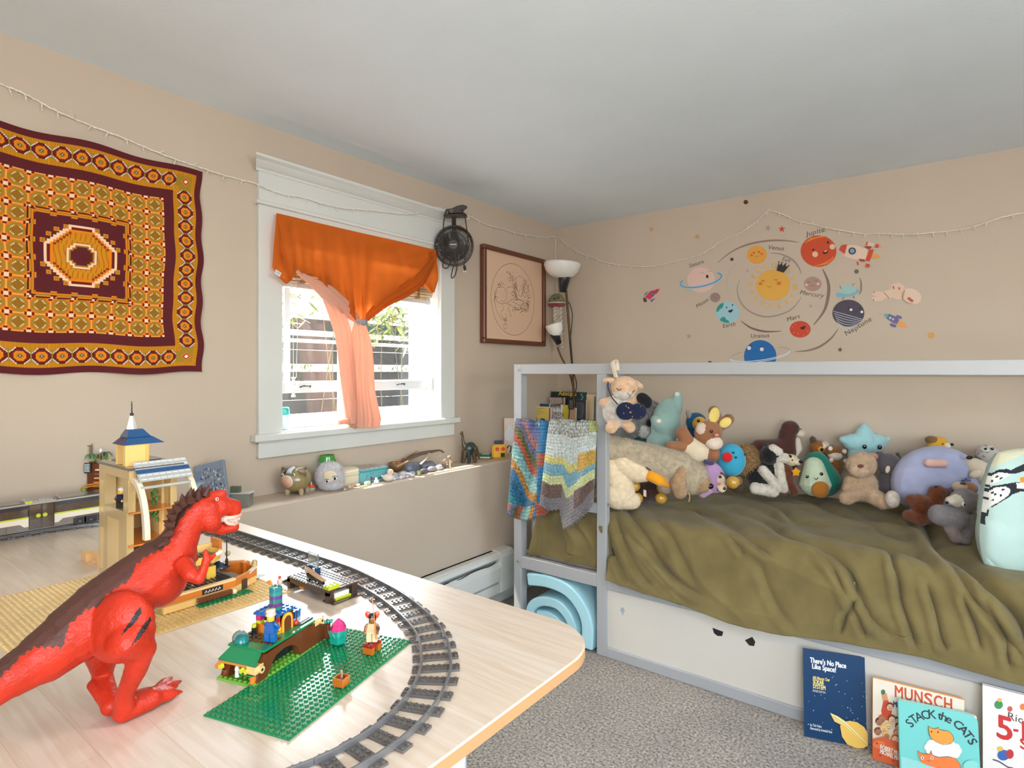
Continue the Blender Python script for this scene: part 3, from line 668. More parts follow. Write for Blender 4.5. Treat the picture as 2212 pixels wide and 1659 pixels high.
for s_ in ([(930, 800), (970, 770), (1010, 800), (1020, 850), (1000, 920), (985, 960), (960, 940), (975, 890)], [(930, 870), (950, 900), (930, 960), (960, 990), (1000, 1000)], [(850, 880), (900, 870), (930, 900)], [(760, 880), (800, 870), (850, 900), (860, 940)], [(750, 900), (740, 960), (760, 1010), (800, 1030), (860, 1020), (900, 990), (960, 1000)], [(760, 880), (735, 960), (740, 1040), (760, 1110), (800, 1180), (850, 1180)], [(800, 1030), (820, 1080), (790, 1110), (810, 1160), (850, 1200)], [(900, 1010), (960, 1040), (1000, 1080), (1040, 1100), (1060, 1050), (1020, 1020), (960, 985)], [(880, 1050), (860, 1080), (880, 1110), (890, 1150), (875, 1140)], [(830, 900), (850, 960), (830, 1010), (790, 1000)], [(850, 1030), (900, 1050), (920, 1090), (990, 1080)], [(1000, 880), (1010, 900), (1000, 925)], [(840, 1210), (850, 1250), (830, 1270), (820, 1230), (840, 1210)]): HS(s_, .0022, INB)
rr = random.Random(4)
for i in range(42):
    t = rr.uniform(0, 1); x, y = (920+rr.uniform(-10, 20), 790+t*180) if i % 2 else (1030+rr.uniform(-30, 30), 800+t*250); HS([(x, y), (x+rr.uniform(-25, 25), y+20), (x+rr.uniform(-20, 20), y+50)], .0014, INK)
for cx_, cy_, n_, sx_, sy_ in ((900, 790, 26, 30, 40), (790, 850, 26, 35, 22), (745, 960, 20, 14, 50), (1050, 960, 44, 18, 110), (1000, 1080, 40, 50, 40), (930, 1080, 20, 30, 40), (840, 1180, 16, 22, 40), (870, 740, 14, 40, 18)):
    for i in range(n_):
        x, y = cx_+rr.gauss(0, .5)*sx_, cy_+rr.gauss(0, .5)*sy_; a = rr.uniform(0, PI); HS([(x, y), (x+9*math.cos(a), y+9*math.sin(a))], .0022, ING if rr.random() < .7 else INB)
m.build('drawing', fr, w=True)

# ---- crocheted jellyfish hanging in the corner, and what hangs below it
f = PXF('hanging_jellyfish', 'crocheted green and red jellyfish with white tendrils in the corner', 'soft toy', 1203, 660, 3.50); KN = lambda c: P(c, .9, 'fur', sc=400)
b = f.blob(2, 3); b.e(f.L(1203, 650), (18, 16, 12), KN((128, 122, 84))); b.e(f.L(1203, 643), (14, 13, 9), KN((128, 122, 84))); b.mesh(f.M).build('cap', f.o)
m = f.mb(); m.ell(f.L(1203, 659), (18.5, 17, 5), KN((150, 50, 54))); m.tube([f.L(1203+18.5*math.cos(t), 655, 17*math.sin(t)) for t in [2*PI*i/20 for i in range(20)]], 1.6, KN((226, 210, 186)), 6, closed=True); m.build('brim', f.o)
for px, py in ((1205, 645), (1196, 647)): m = f.mb(); m.ell(f.L(px, py, -16), 1.8, P((20, 20, 20), .2), nu=8, nv=6); m.build('eye', f.o)
for k, (x0, x1, y1) in enumerate(((1198, 1199, 735), (1204, 1203, 700), (1211, 1213, 752), (1207, 1207, 742))):
    m = f.mb(); m.tube([f.L(x0+(x1-x0)*i/40+1.7*math.sin(i*1.5), 662+(y1-662)*i/40, 3*math.cos(i*1.5)+k*3-4) for i in range(41)], 3.2, KN((222, 208, 188)), 7); m.build('tendril', f.o)
m = f.mb(); m.tube([f.L(1203, 634), f.L(1201, 580), f.L(1200, 516)], .5, WIRE, 5); m.build('thread', f.o)

# ---- floor lamp with two white bowls
LB = P((34, 36, 42), .3, 'plastic'); OPAL = P((236, 232, 226), .18, 'plastic'); BZ = P((84, 66, 46), .35, 'metal')
f = PXF('floor_lamp', 'black torchiere floor lamp with white bowl and side reading arm', 'lamp', 1222, 700, 3.36)
def bowl(cx, cy, rx, ry, h, tl, sc_n):
    m = f.mb(); m.push(T(*f.L(cx, cy)) @ Matrix.Rotation(math.radians(tl), 4, 'Y'))
    pr = [(rx*.30, -h), (rx*.62, -h*.86), (rx*.86, -h*.55), (rx*.98, -h*.18), (rx, 0), (rx*.965, 0), (rx*.94, -h*.18), (rx*.8, -h*.52), (rx*.55, -h*.78), (rx*.2, -h*.9)]
    m.lathe(pr, OPAL, 32); m.pop(); return m
bowl(1215, 569, 41, 41, 32, 4, 0).build('lamp_shade', f.o)
m = f.mb(); m.push(T(*f.L(1219, 600)) @ Matrix.Rotation(math.radians(6), 4, 'Y')); m.lathe([(0, 4), (14, 4), (13.5, 0), (7.5, -31), (0, -31)], LB, 20); m.pop(); m.build('socket', f.o)
def zf(z): return z/f.s
zb = -(f.loc.z)/f.s
m = f.mb(); m.tube([f.L(1223, 628), f.L(1236, 790), f.L(1242, 900), Vector((24, 0, zb+5))], 2.4, BZ, 8); m.build('pole', f.o)
m = f.mb(); m.lathe([(0, 0), (38, 0), (38, 3), (30, 7), (6, 12), (0, 12)], LB, 28, (24, 0, zb)); m.build('base', f.o)
bowl(1196, 700, 19, 19, 28, -16, 0).build('lamp_shade', f.o)
m = f.mb(); m.push(T(*f.L(1196, 716)) @ Matrix.Rotation(math.radians(-24), 4, 'Y')); m.lathe([(0, 2), (11, 2), (10, -8), (6, -30), (0, -30)], LB, 18); m.pop(); m.build('socket', f.o)
m = f.mb(); m.tube(catmull([f.L(1204, 750), f.L(1212, 770), f.L(1222, 790), f.L(1232, 812), f.L(1239, 840)], 6), 1.9, BZ, 8); m.build('arm', f.o)
m = f.mb(); m.tube(catmull([f.L(1228, 652, -4), f.L(1236, 680, -4), f.L(1232, 740, -4), f.L(1238, 800, -4), f.L(1245, 830, -4), f.L(1238, 860, -6), f.L(1232, 868, -6), f.L(1228, 905, -6)], 8), 1.2, BKM, 6); m.build('cord', f.o)
m = f.mb(); m.box(5, 17, -9, -3, f.L(0, 884).z, f.L(0, 862).z, BKM, 2); m.build('switch', f.o)

# ================================================================== ON THE BACK WALL: stuck-on solar system
def qz(x, y):
    p = onY(1360+x*.2984, 420+y*.2984, 0); return (p.x, p.z)
_dz = [.0008]
class Decal:
    def __init__(s, name, label, cat, x, y, group=None):
        p = qz(x, y); s.o = thing(name, label, cat, (p[0], 0, p[1]), 0, group); s.m = MB(MBK); s.z = .0008
    def lay(s): s.z += .00025; return s.z
    def poly(s, pts, c): s.m.poly([qz(*p) for p in pts], s.lay(), c if not isinstance(c, tuple) else P(c, .6))
    def el(s, cx, cy, rx, ry, c, rot=0, n=28): s.poly(circ(cx, cy, rx, ry, n, rot=rot), c)
    def line(s, pts, w, c, k=6):
        P_ = [tuple(p)[:2] for p in catmull([qz(*p)+(0,) for p in pts], k)] if k > 1 else [qz(*p) for p in pts]
        ribbon(s.m, P_, w, s.lay(), P(c, .6))
    def arc(s, cx, cy, rx, ry, a0, a1, w, c, rot=0, taper=False):
        cr, sr = math.cos(math.radians(rot)), math.sin(math.radians(rot)); pts = []
        for i in range(25):
            t = math.radians(a0+(a1-a0)*i/24); x, y = rx*math.cos(t), ry*math.sin(t); pts.append(qz(cx+x*cr-y*sr, cy+x*sr+y*cr))
        ribbon(s.m, pts, [w*(math.sin(PI*(.06+.88*i/24)) if taper else 1) for i in range(25)], s.lay(), P(c, .6))
    def done(s, name='sticker'):
        s.m.build(name, s.o, w=True); s.m = MB(MBK)
    def word(s, txt, x, y, size, ang, c=(96, 82, 72)):
        m = MB(MBK); p = qz(x, y); text(m, txt, size*.86, P(c, .6), T(p[0], p[1]-size*.3, .0012) @ R(ang), shear=.15, spacing=1.06); m.build('name_lettering', s.o, w=True)
    def smile(s, x, y, r, c, w=.0012): s.arc(x, y-r*.2, r, r*.8, 20, 160, w, c)
DKE = (50, 40, 36)
d = Decal('planet_decal', 'large yellow smiling sun wall sticker with rays and black crown', 'wall sticker', 1040, 655)
d.el(1040, 657, 124, 114, (226, 170, 72))
for a in range(0, 360, 22):
    t = math.radians(a+8); c, s_ = math.cos(t), math.sin(t)
    if 285 < a+8 < 300: continue
    p, q = (1040+144*c, 660+132*s_), (1040+176*c, 660+166*s_); n_ = (-s_*8, c*8)
    d.poly([(p[0]+n_[0], p[1]+n_[1]), (p[0]-n_[0], p[1]-n_[1]), (q[0]-n_[0], q[1]-n_[1]), (q[0]+n_[0], q[1]+n_[1])], (224, 176, 92))
d.poly([(1066, 552), (1118, 567), (1158, 516), (1136, 524), (1130, 500), (1110, 520), (1104, 494), (1088, 514), (1082, 490)], (50, 40, 30))
for x, y in ((1083, 490), (1106, 493), (1134, 502), (1156, 516)): d.el(x, y, 5, 5, (50, 40, 30), n=10)
d.el(950, 647, 12, 10, (222, 110, 50)); d.el(1085, 643, 15, 12, (222, 110, 50))
for x, y in ((970, 618), (1064, 612)): d.smile(x, y, 13, DKE); [d.line([(x+k, y+8), (x+k*1.3, y+14)], .0009, DKE, 1) for k in (-9, 0, 9)]
d.smile(1016, 662, 16, DKE); d.done(); d.word('Sun', 1125, 478, .032, -22)
def planet(lab, x, y, rx, ry, c, word, wx, wy, ang, fn, size=.034):
    d = Decal('planet_decal', lab, 'wall sticker', x, y, None); d.el(x, y, rx, ry, c); fn(d); d.done(); d.word(word, wx, wy, size, ang); return d
planet('yellow smiling round wall sticker above the sun', 922, 437, 72, 66, (226, 160, 62), 'Venus', 1055, 395, -12, lambda d: (d.el(884, 440, 10, 9, (222, 110, 50)), d.el(957, 431, 10, 9, (222, 110, 50)), d.el(901, 422, 5, 5, DKE, n=10), d.el(937, 417, 5, 5, DKE, n=10), d.smile(920, 445, 13, DKE)))
planet('large orange red striped smiling planet sticker beside the rocket', 1368, 411, 130, 114, (206, 74, 34), 'Jupiter', 1360, 276, 9, lambda d: (
    [d.line([(1268+i*12, 352-i*10), (1330+i*20, 322-i*6), (1400+i*10, 302+i*2)], .0035, (230, 140, 60)) for i in range(4)], [d.line([(1338+i*22, 520-i*3), (1400+i*20, 500-i*4), (1466+i*3, 466-i*6)], .0028, (230, 130, 60)) for i in range(4)],
    d.el(1344, 434, 21, 21, (236, 190, 160)), d.el(1469, 380, 20, 20, (236, 190, 160)), d.el(1331, 401, 8, 8, DKE, n=12), d.el(1438, 348, 9, 9, DKE, n=12), d.poly([(1396, 418), (1440, 403), (1436, 422), (1420, 433), (1404, 430)], (80, 20, 20)), d.poly([(1410, 413), (1432, 405), (1430, 412), (1412, 418)], (240, 230, 220))), .038)
planet('grey pink smiling round wall sticker right of the sun', 1326, 648, 64, 53, (176, 142, 130), 'Mercury', 1312, 728, -14, lambda d: (d.el(1280, 655, 10, 9, (226, 190, 170)), d.el(1365, 648, 10, 9, (226, 190, 170)), d.arc(1299, 640, 11, 9, 190, 350, .0013, DKE), d.arc(1350, 632, 11, 9, 190, 350, .0013, DKE), d.smile(1325, 655, 14, DKE)))
d = planet('pink ringed yawning planet sticker left of the sun', 518, 618, 100, 92, (224, 190, 178), 'Saturn', 487, 508, 12, lambda d: (d.smile(525, 562, 13, DKE), d.smile(580, 552, 13, DKE), d.el(563, 594, 9, 13, (40, 30, 30))))
d.m = MB(MBK); d.z = .003; d.arc(518, 620, 152, 46, -32, 212, .012, (150, 196, 214), -12); d.arc(518, 620, 152, 46, -32, 212, .0035, (60, 120, 180), -12); d.done('ring')
planet('small grey sleeping moon wall sticker beside the earth', 620, 746, 38, 35, (158, 132, 124), 'Moon', 535, 790, 30, lambda d: (d.arc(604, 740, 6, 6, 190, 350, .001, DKE), d.arc(636, 734, 6, 6, 190, 350, .001, DKE), d.smile(624, 745, 10, DKE)))
planet('pale blue smiling earth wall sticker with teal continents', 710, 854, 86, 78, (158, 200, 210), 'Earth', 722, 952, 8, lambda d: (d.poly([(680, 782), (652, 796), (632, 822), (628, 852), (646, 846), (654, 830), (668, 826), (680, 806)], (46, 150, 140)), d.poly([(690, 886), (668, 890), (652, 908), (672, 922), (700, 930), (724, 930), (716, 912), (700, 906)], (46, 150, 140)),
    d.el(703, 818, 5, 6, DKE, n=10), d.el(746, 800, 5, 6, DKE, n=10), d.poly([(714, 842), (750, 830), (744, 848), (732, 856), (720, 852)], (40, 24, 30))))
planet('small red laughing planet sticker below the sun', 1235, 976, 76, 60, (204, 68, 40), 'Mars', 1190, 900, 16, lambda d: (d.poly([(1236, 962), (1276, 950), (1270, 970), (1256, 978), (1240, 974)], (60, 20, 20)), [d.el(x, y, 3, 3, (240, 160, 120), n=8) for x, y in ((1180, 960), (1190, 1000), (1220, 1010), (1260, 1020), (1290, 990), (1200, 940))], d.arc(1227, 946, 8, 8, 190, 350, .001, DKE), d.arc(1268, 938, 8, 8, 190, 350, .001, DKE)))
d = planet('bright blue ringed planet sticker half behind the bed rail', 946, 1172, 118, 118, (22, 104, 170), 'Uranus', 942, 1030, 0, lambda d: (d.el(866, 1112, 14, 14, (236, 220, 225)), d.el(958, 1121, 14, 14, (236, 220, 225)), d.smile(912, 1126, 12, (20, 50, 110)), d.el(880, 1094, 4, 5, (16, 40, 90), n=8), d.el(957, 1100, 4, 5, (16, 40, 90), n=8)))
d.m = MB(MBK); d.z = .003; d.arc(946, 1160, 215, 40, 0, 180, .004, (214, 224, 236), -8); d.arc(946, 1164, 218, 46, 0, 180, .003, (225, 225, 228), -8); d.arc(946, 1158, 216, 42, -50, 0, .003, (170, 150, 136), -8); d.arc(946, 1158, 216, 42, 180, 236, .003, (170, 150, 136), -8); d.done('ring')
planet('dark slate planet sticker with white stripes below the flying saucer', 1584, 860, 116, 98, (74, 66, 82), 'Neptune', 1668, 960, 33, lambda d: (
    [d.line([(1474+i*6, 846+i*16), (1560, 868+i*18), (1690-i*9, 906+i*10)], .0022, (200, 208, 216)) for i in range(7)], d.el(1604, 835, 10, 9, (240, 230, 235)), d.el(1682, 851, 10, 9, (240, 230, 235)), d.smile(1640, 845, 12, (40, 30, 50)), d.el(1585, 824, 5, 6, (30, 24, 40), n=8), d.el(1668, 826, 5, 6, (30, 24, 40), n=8)), .038)
def dec(name, lab, x, y, fn, grp=None):
    d = Decal(name, lab, 'wall sticker', x, y, grp); fn(d); d.done(); return d
RD, CR = (206, 72, 44), (228, 200, 176)
dec('rocket_decal', 'large cream and red rocket wall sticker beside the red planet', 1660, 420, lambda d: (d.poly([(1572, 366), (1640, 368), (1720, 396), (1716, 470), (1640, 472), (1560, 450), (1548, 430)], CR), d.poly([(1572, 364), (1560, 400), (1560, 432), (1516, 400), (1530, 372)], RD), d.poly([(1540, 366), (1576, 362), (1558, 432), (1520, 404)], RD), d.poly([(1770, 398), (1735, 400), (1705, 480), (1738, 486)], RD),
    d.poly([(1694, 378), (1740, 372), (1756, 384), (1734, 400)], (170, 60, 44)), d.poly([(1658, 466), (1700, 470), (1706, 488), (1670, 486)], (170, 60, 44)), d.poly([(1714, 344), (1770, 354), (1768, 376), (1708, 372)], CR), d.line([(1722, 344), (1714, 372)], .006, RD, 1), d.line([(1650, 486), (1656, 512)], .006, RD, 1), d.poly([(1788, 358), (1772, 384), (1800, 388), (1806, 362)], RD), d.poly([(1806, 364), (1828, 378), (1802, 386)], (232, 150, 60)),
    d.poly([(1760, 430), (1800, 436), (1816, 458), (1790, 466), (1750, 462)], (232, 160, 70)), d.poly([(1712, 500), (1708, 526), (1734, 530), (1742, 506)], RD), d.poly([(1742, 508), (1764, 522), (1738, 530)], (190, 170, 160)), d.el(1613, 410, 27, 25, (60, 56, 74)), d.el(1613, 410, 17, 16, (120, 160, 196))))
dec('rocket_decal', 'small red and purple rocket sticker at the far left', 160, 733, lambda d: (d.poly([(112, 742), (150, 700), (196, 690), (182, 728), (146, 762)], (206, 60, 84)), d.poly([(190, 688), (220, 682), (200, 716), (182, 722)], (190, 50, 80)), d.poly([(106, 738), (140, 700), (112, 716)], (110, 90, 150)), d.poly([(150, 766), (190, 748), (160, 782)], (110, 90, 150)), d.poly([(98, 746), (122, 752), (128, 778), (104, 780)], (90, 60, 60)), d.el(168, 720, 12, 11, (60, 70, 130)), d.el(168, 720, 6, 6, (90, 190, 200))))
dec('rocket_decal', 'small purple rocket sticker with orange flame at the right', 1915, 912, lambda d: (d.poly([(1840, 866), (1880, 864), (1930, 886), (1952, 908), (1936, 940), (1900, 926), (1856, 896)], (112, 100, 140)), d.poly([(1838, 868), (1880, 864), (1862, 898)], (100, 170, 180)), d.poly([(1952, 912), (1990, 926), (2016, 964), (1970, 962), (1932, 944)], (230, 160, 90)), d.el(1950, 888, 24, 12, (110, 100, 150), 20), d.el(1908, 948, 26, 12, (110, 100, 150), 20), d.el(1887, 894, 9, 9, (190, 200, 210)), d.el(1908, 904, 8, 8, (190, 200, 210))))
dec('flying_saucer_decal', 'pale blue flying saucer wall sticker above the slate planet', 1578, 705, lambda d: (d.el(1578, 715, 88, 26, (130, 176, 190), -10), d.poly([(1512, 712), (1524, 676), (1560, 656), (1604, 654), (1636, 680), (1640, 706), (1580, 724)], (160, 196, 190)), d.line([(1535, 684), (1520, 660)], .003, (130, 120, 110), 1), d.line([(1612, 664), (1628, 642)], .003, (130, 120, 110), 1), d.line([(1550, 745), (1542, 764)], .004, (120, 120, 120), 1), d.line([(1620, 735), (1628, 752)], .004, (120, 120, 120), 1)))
dec('astronaut_decal', 'cream floating astronaut wall sticker at the right', 1930, 720, lambda d: (d.el(2040, 738, 74, 56, (226, 200, 178), 20), d.poly([(1880, 700), (1900, 650), (1950, 638), (1990, 664), (2000, 720), (1980, 760), (1930, 760), (1890, 740)], (222, 194, 170)), d.poly([(1770, 700), (1820, 706), (1890, 690), (1900, 750), (1850, 750), (1830, 772), (1760, 776), (1750, 750), (1790, 740), (1752, 724)], (224, 196, 172)), d.line([(1840, 708), (1880, 752)], .003, (200, 110, 80), 1), d.line([(1908, 664), (1912, 684)], .006, (200, 90, 70), 1), d.line([(1950, 672), (1954, 690)], .006, (200, 90, 70), 1), d.line([(1990, 690), (1975, 760)], .003, (190, 100, 80), 1), d.line([(2016, 748), (2052, 776)], .010, (190, 90, 60), 1), d.arc(2040, 738, 70, 52, 60, 190, .002, (170, 140, 120), 20), d.line([(1770, 702), (1772, 716)], .004, (200, 100, 80), 1), d.line([(1765, 758), (1768, 772)], .004, (200, 100, 80), 1)))
def star(x, y, r, c, lab, rot=0):
    pts = [(x+(r if i % 2 == 0 else r*.38)*math.sin(PI*i/5+rot), y-(r if i % 2 == 0 else r*.38)*math.cos(PI*i/5+rot)) for i in range(10)]
    dec('star_decal', lab, x, y, lambda d: d.poly(pts, c), 'small star stickers')
star(158, 252, 24, (190, 152, 100), 'small tan star sticker at the far left near the ceiling', .2)
star(1001, 244, 26, (172, 150, 134), 'small pale grey star sticker left of the red star', .3)
star(1103, 251, 28, (206, 74, 48), 'small red star sticker below the string lights')
star(855, 554, 17, (180, 158, 142), 'tiny pale star sticker left of the sun', .2)
star(1311, 808, 18, (178, 156, 140), 'tiny pale star sticker below the grey pink planet', .2)
star(430, 1026, 24, (172, 150, 134), 'small pale star sticker low at the left above the rail', .1)
star(1524, 1124, 22, (92, 80, 70), 'small dark star sticker above the bed rail at the right', .1)
star(1812, 868, 16, (192, 172, 156), 'tiny pale star sticker beside the purple rocket', .3)
def dot(x, y, r, c, lab): dec('dot_decal', lab, x, y, lambda d: d.el(x, y, r, r*.93, c, n=20), 'small round stickers')
dot(842, 56, 17, (76, 56, 34), 'dark brown dot sticker near the ceiling'); dot(491, 305, 15, (200, 154, 96), 'tan dot sticker above the string lights'); dot(741, 470, 13, (84, 70, 60), 'dark dot sticker beside the upper orbit line')
dot(1643, 558, 17, (112, 96, 84), 'grey brown dot sticker below the large rocket'); dot(2185, 1020, 25, (216, 160, 84), 'yellow dot sticker at the lower right'); dot(582, 1218, 14, (70, 56, 50), 'dark dot sticker half hidden by the bed rail')
def orbit(pts, w, c, lab):
    d = Decal('orbit_decal', lab, 'wall sticker', *pts[len(pts)//2], 'orbit line stickers'); P_ = [tuple(p)[:2] for p in catmull([qz(*p)+(0,) for p in pts], 8)]; k = len(P_)
    ribbon(d.m, P_, [w*(.25+.75*math.sin(PI*i/(k-1))) for i in range(k)], d.lay(), P(c, .6)); d.done()
orbit([(636, 496), (740, 414), (860, 362), (1000, 336), (1120, 334), (1226, 347)], .010, (150, 128, 112), 'grey orbit line curving over the top of the planets')
orbit([(1020, 424), (1100, 434), (1180, 474), (1226, 530), (1242, 578)], .008, (158, 138, 122), 'grey orbit line curving above the sun')
orbit([(1398, 540), (1436, 630), (1440, 720), (1410, 840), (1332, 946)], .014, (132, 112, 98), 'thick grey orbit line right of the sun')
orbit([(1664, 602), (1676, 640), (1674, 700), (1660, 728)], .007, (140, 122, 108), 'short grey orbit line beside the flying saucer')
orbit([(806, 916), (880, 966), (980, 992), (1100, 990)], .010, (120, 100, 88), 'dark orbit line curving below the sun')
orbit([(1510, 972), (1460, 1040), (1380, 1100), (1290, 1130), (1200, 1138)], .010, (140, 120, 104), 'grey orbit line at the lower right of the planets')
orbit([(796, 616), (780, 690), (800, 770), (860, 840), (960, 882), (1060, 878), (1160, 840), (1220, 780), (1242, 742)], .007, (158, 138, 122), 'thin grey orbit line circling the sun from below')
orbit([(760, 500), (716, 570), (706, 640), (716, 740)], .003, (186, 168, 152), 'faint orbit line left of the sun')
# ================================================================== THE TABLE AND THE TOYS ON IT
TZ = .722; ST = .008; BH = .0096; PH = .0032
def _pine(nt, b, N, L):
    tc = N('ShaderNodeTexCoord'); mp = N('ShaderNodeMapping'); L(tc.outputs['Object'], mp.inputs[0])
    br = N('ShaderNodeTexBrick'); br.inputs['Scale'].default_value = 1; br.inputs['Brick Width'].default_value = .85; br.inputs['Row Height'].default_value = .058; br.inputs['Mortar Size'].default_value = .0003
    br.inputs['Color1'].default_value = lin((226, 212, 196))+(1,); br.inputs['Color2'].default_value = lin((222, 204, 184))+(1,); br.inputs['Mortar'].default_value = lin((206, 176, 146))+(1,); L(mp.outputs[0], br.inputs[0])
    mp2 = N('ShaderNodeMapping'); mp2.inputs['Scale'].default_value = (3, 42, 8); L(tc.outputs['Object'], mp2.inputs[0]); n = N('ShaderNodeTexNoise'); n.inputs['Scale'].default_value = 2.2; n.inputs['Detail'].default_value = 6; n.inputs['Distortion'].default_value = .8; L(mp2.outputs[0], n.inputs[0])
    r = N('ShaderNodeValToRGB'); e = r.color_ramp.elements; e[0].position = .36; e[0].color = (.80, .72, .62, 1); e[1].position = .62; e[1].color = (1, 1, 1, 1); L(n.outputs[0], r.inputs[0])
    mx = N('ShaderNodeMix'); mx.data_type = 'RGBA'; mx.blend_type = 'MULTIPLY'; mx.inputs[0].default_value = .55; L(br.outputs[0], mx.inputs[6]); L(r.outputs[0], mx.inputs[7]); L(mx.outputs[2], b.inputs['Base Color'])
    bp = N('ShaderNodeBump'); bp.inputs['Strength'].default_value = .15; bp.inputs['Distance'].default_value = .001; L(n.outputs[0], bp.inputs['Height']); L(bp.outputs[0], b.inputs['Normal'])
    b.inputs['Specular IOR Level'].default_value = .8; b.inputs['IOR'].default_value = 1.6; b.inputs['Coat Weight'].default_value = .6; b.inputs['Coat Roughness'].default_value = .22
PINE = nodes_mat('pine_panel', _pine, .42)
t = thing('table', 'large pale pine play table with rounded corner in the foreground', 'table', (.8, -2.9, 0))
cor = [(.004, -3.9), (1.566, -3.9)]
cor += [(1.466+.1*math.cos(a), -2.360+.1*math.sin(a)) for a in [PI/2*i/14 for i in range(15)]]+[(.004, -2.260)]
inn = [(x+(0.002 if x < .1 else -.002), y+(.002 if y < -3.8 else -.002)) for x, y in cor]
m = MB(); m.ring_tube([[(x, y, z) for x, y in c] for c, z in ((inn, .7035), (cor, .7055), (cor, .720), (inn, TZ))], PINE, smooth=False); sd_ = m.mi(P((206, 156, 108), .5, 'paint', b=.2)); m.m = [sd_ if (i//len(cor)) == 1 and i < 3*len(cor) else q for i, q in enumerate(m.m)]; m.build('tabletop', t, w=True)
for x, y in ((1.40, -2.43), (1.40, -3.8), (.28, -2.36), (.28, -3.8)):
    m = MB(); m.cyl((x, y, 0), (x, y, .703), .018, P((235, 236, 236), .3, 'plastic')); m.build('leg', t, w=True)
def studs(m, x0, y0, nx, ny, z, mat, n=8, skip=None):
    for i in range(nx):
        for j in range(ny):
            if skip and skip(i, j): continue
            cx, cy = x0+(i+.5)*ST, y0+(j+.5)*ST; a = [(cx+.0024*math.cos(2*PI*k/n), cy+.0024*math.sin(2*PI*k/n)) for k in range(n)]
            V = [(p[0], p[1], z) for p in a]+[(p[0], p[1], z+.0017) for p in a]
            m.add(V, [tuple(range(n, 2*n))]+[(k, (k+1) % n, n+(k+1) % n, n+k) for k in range(n)], mat)
def brick(m, x, y, nx, ny, z, h, mat, st=True):
    m.box(x+.0001, x+nx*ST-.0001, y+.0001, y+ny*ST-.0001, z, z+h, mat, .00025)
    if st: studs(m, x, y, nx, ny, z+h, mat)
def LG(*c): return P(tuple(c), .16, 'plastic', coat=.5)
TAN, TAN2, GRN_, GRNL = LG(222, 190, 128), LG(196, 166, 112), LG(20, 128, 78), LG(110, 172, 62)
BLK, DBG, LBG, RBR, ORG, RED_, BLU, YEL, WHT, LIME, MAG, DRED, MNO = LG(28, 28, 32), LG(86, 84, 84), LG(150, 152, 152), LG(106, 54, 28), LG(222, 124, 40), LG(196, 36, 30), LG(20, 96, 168), LG(240, 190, 60), LG(232, 228, 220), LG(196, 206, 40), LG(196, 46, 120), LG(110, 30, 26), LG(206, 128, 52)
TRC = P((225, 238, 240), .05, 'glass', t=.85); TRT = P((60, 190, 190), .08, 'glass', t=.7)
# ---- base plates
m = MB(); x0, y0 = .632, -2.843; m.box(x0, x0+48*ST, y0, y0+48*ST, TZ, TZ+.0018, TAN, .0004); t = thing('base_plate', 'tan studded building base plate under the hotel', 'base plate', (x0+.19, y0+.19, TZ)); m.build('plate', t, w=True)
m = MB(); studs(m, x0, y0, 48, 48, TZ+.0018, TAN, 8); m.build('studs', t, w=True)['kind'] = 'stuff'
t = thing('base_plate', 'green studded base plate in the curve of the train track', 'base plate', (1.413, -2.707, TZ), math.radians(16)); m = MB()
m.box(-16*ST, 0, 0, 32*ST, 0, .0018, GRN_, .0004); m.build('plate', t); m = MB(); studs(m, -16*ST, 0, 16, 32, .0018, GRN_, 10); m.build('studs', t)['kind'] = 'stuff'
# ---- train track, one object per track piece
TP = catmull([(x, y, 0) for x, y in [(.146, -2.95), (.146, -2.8), (.148, -2.66), (.160, -2.56), (.20, -2.46), (.27, -2.385), (.36, -2.350), (.46, -2.343), (.61, -2.342), (.79, -2.341), (.97, -2.341), (1.085, -2.352), (1.19, -2.371), (1.287, -2.403), (1.356, -2.436), (1.409, -2.478), (1.446, -2.517), (1.475, -2.567), (1.492, -2.617), (1.497, -2.663), (1.493, -2.712), (1.478, -2.76), (1.45, -2.81), (1.41, -2.86), (1.36, -2.90)]], 10)
cum = [0]
for i in range(1, len(TP)): cum.append(cum[-1]+(TP[i]-TP[i-1]).length)
def tp(s):
    s = max(0, min(cum[-1]-1e-6, s)); i = next(k for k in range(1, len(cum)) if cum[k] > s); f = (s-cum[i-1])/(cum[i]-cum[i-1]); p = TP[i-1].lerp(TP[i], f); t = (TP[i]-TP[i-1]).normalized(); a = tp0(s-.01), tp0(s+.01); t = (a[1]-a[0]).normalized(); return p, t
def tp0(s):
    s = max(0, min(cum[-1]-1e-6, s)); i = next(k for k in range(1, len(cum)) if cum[k] > s); return TP[i-1].lerp(TP[i], (s-cum[i-1])/(cum[i]-cum[i-1]))
RAIL, SLP = P((104, 104, 106), .2, 'plastic', coat=.6), LG(96, 92, 90)
SEG = .128; ns = int(cum[-1]/SEG)
wh = ['at the back left beneath the train', 'next along beneath the train', 'under the train by its doors', 'beside the palm island', 'in the far left bend', 'in the far bend behind the hotel', 'behind the hotel tower', 'on the far straight behind the red dinosaur head', 'on the far straight right of the dinosaur head', 'behind the station platform left end', 'behind the station platform right end', 'at the start of the near curve', 'at the far right of the curve', 'at the outermost bulge of the curve', 'in the curve beside the green plate', 'nearest the bottom of the frame', 'at the very near end', 'at the last visible end']; ns = min(ns, len(wh)); print('TRACKS', ns, int(cum[-1]/SEG))
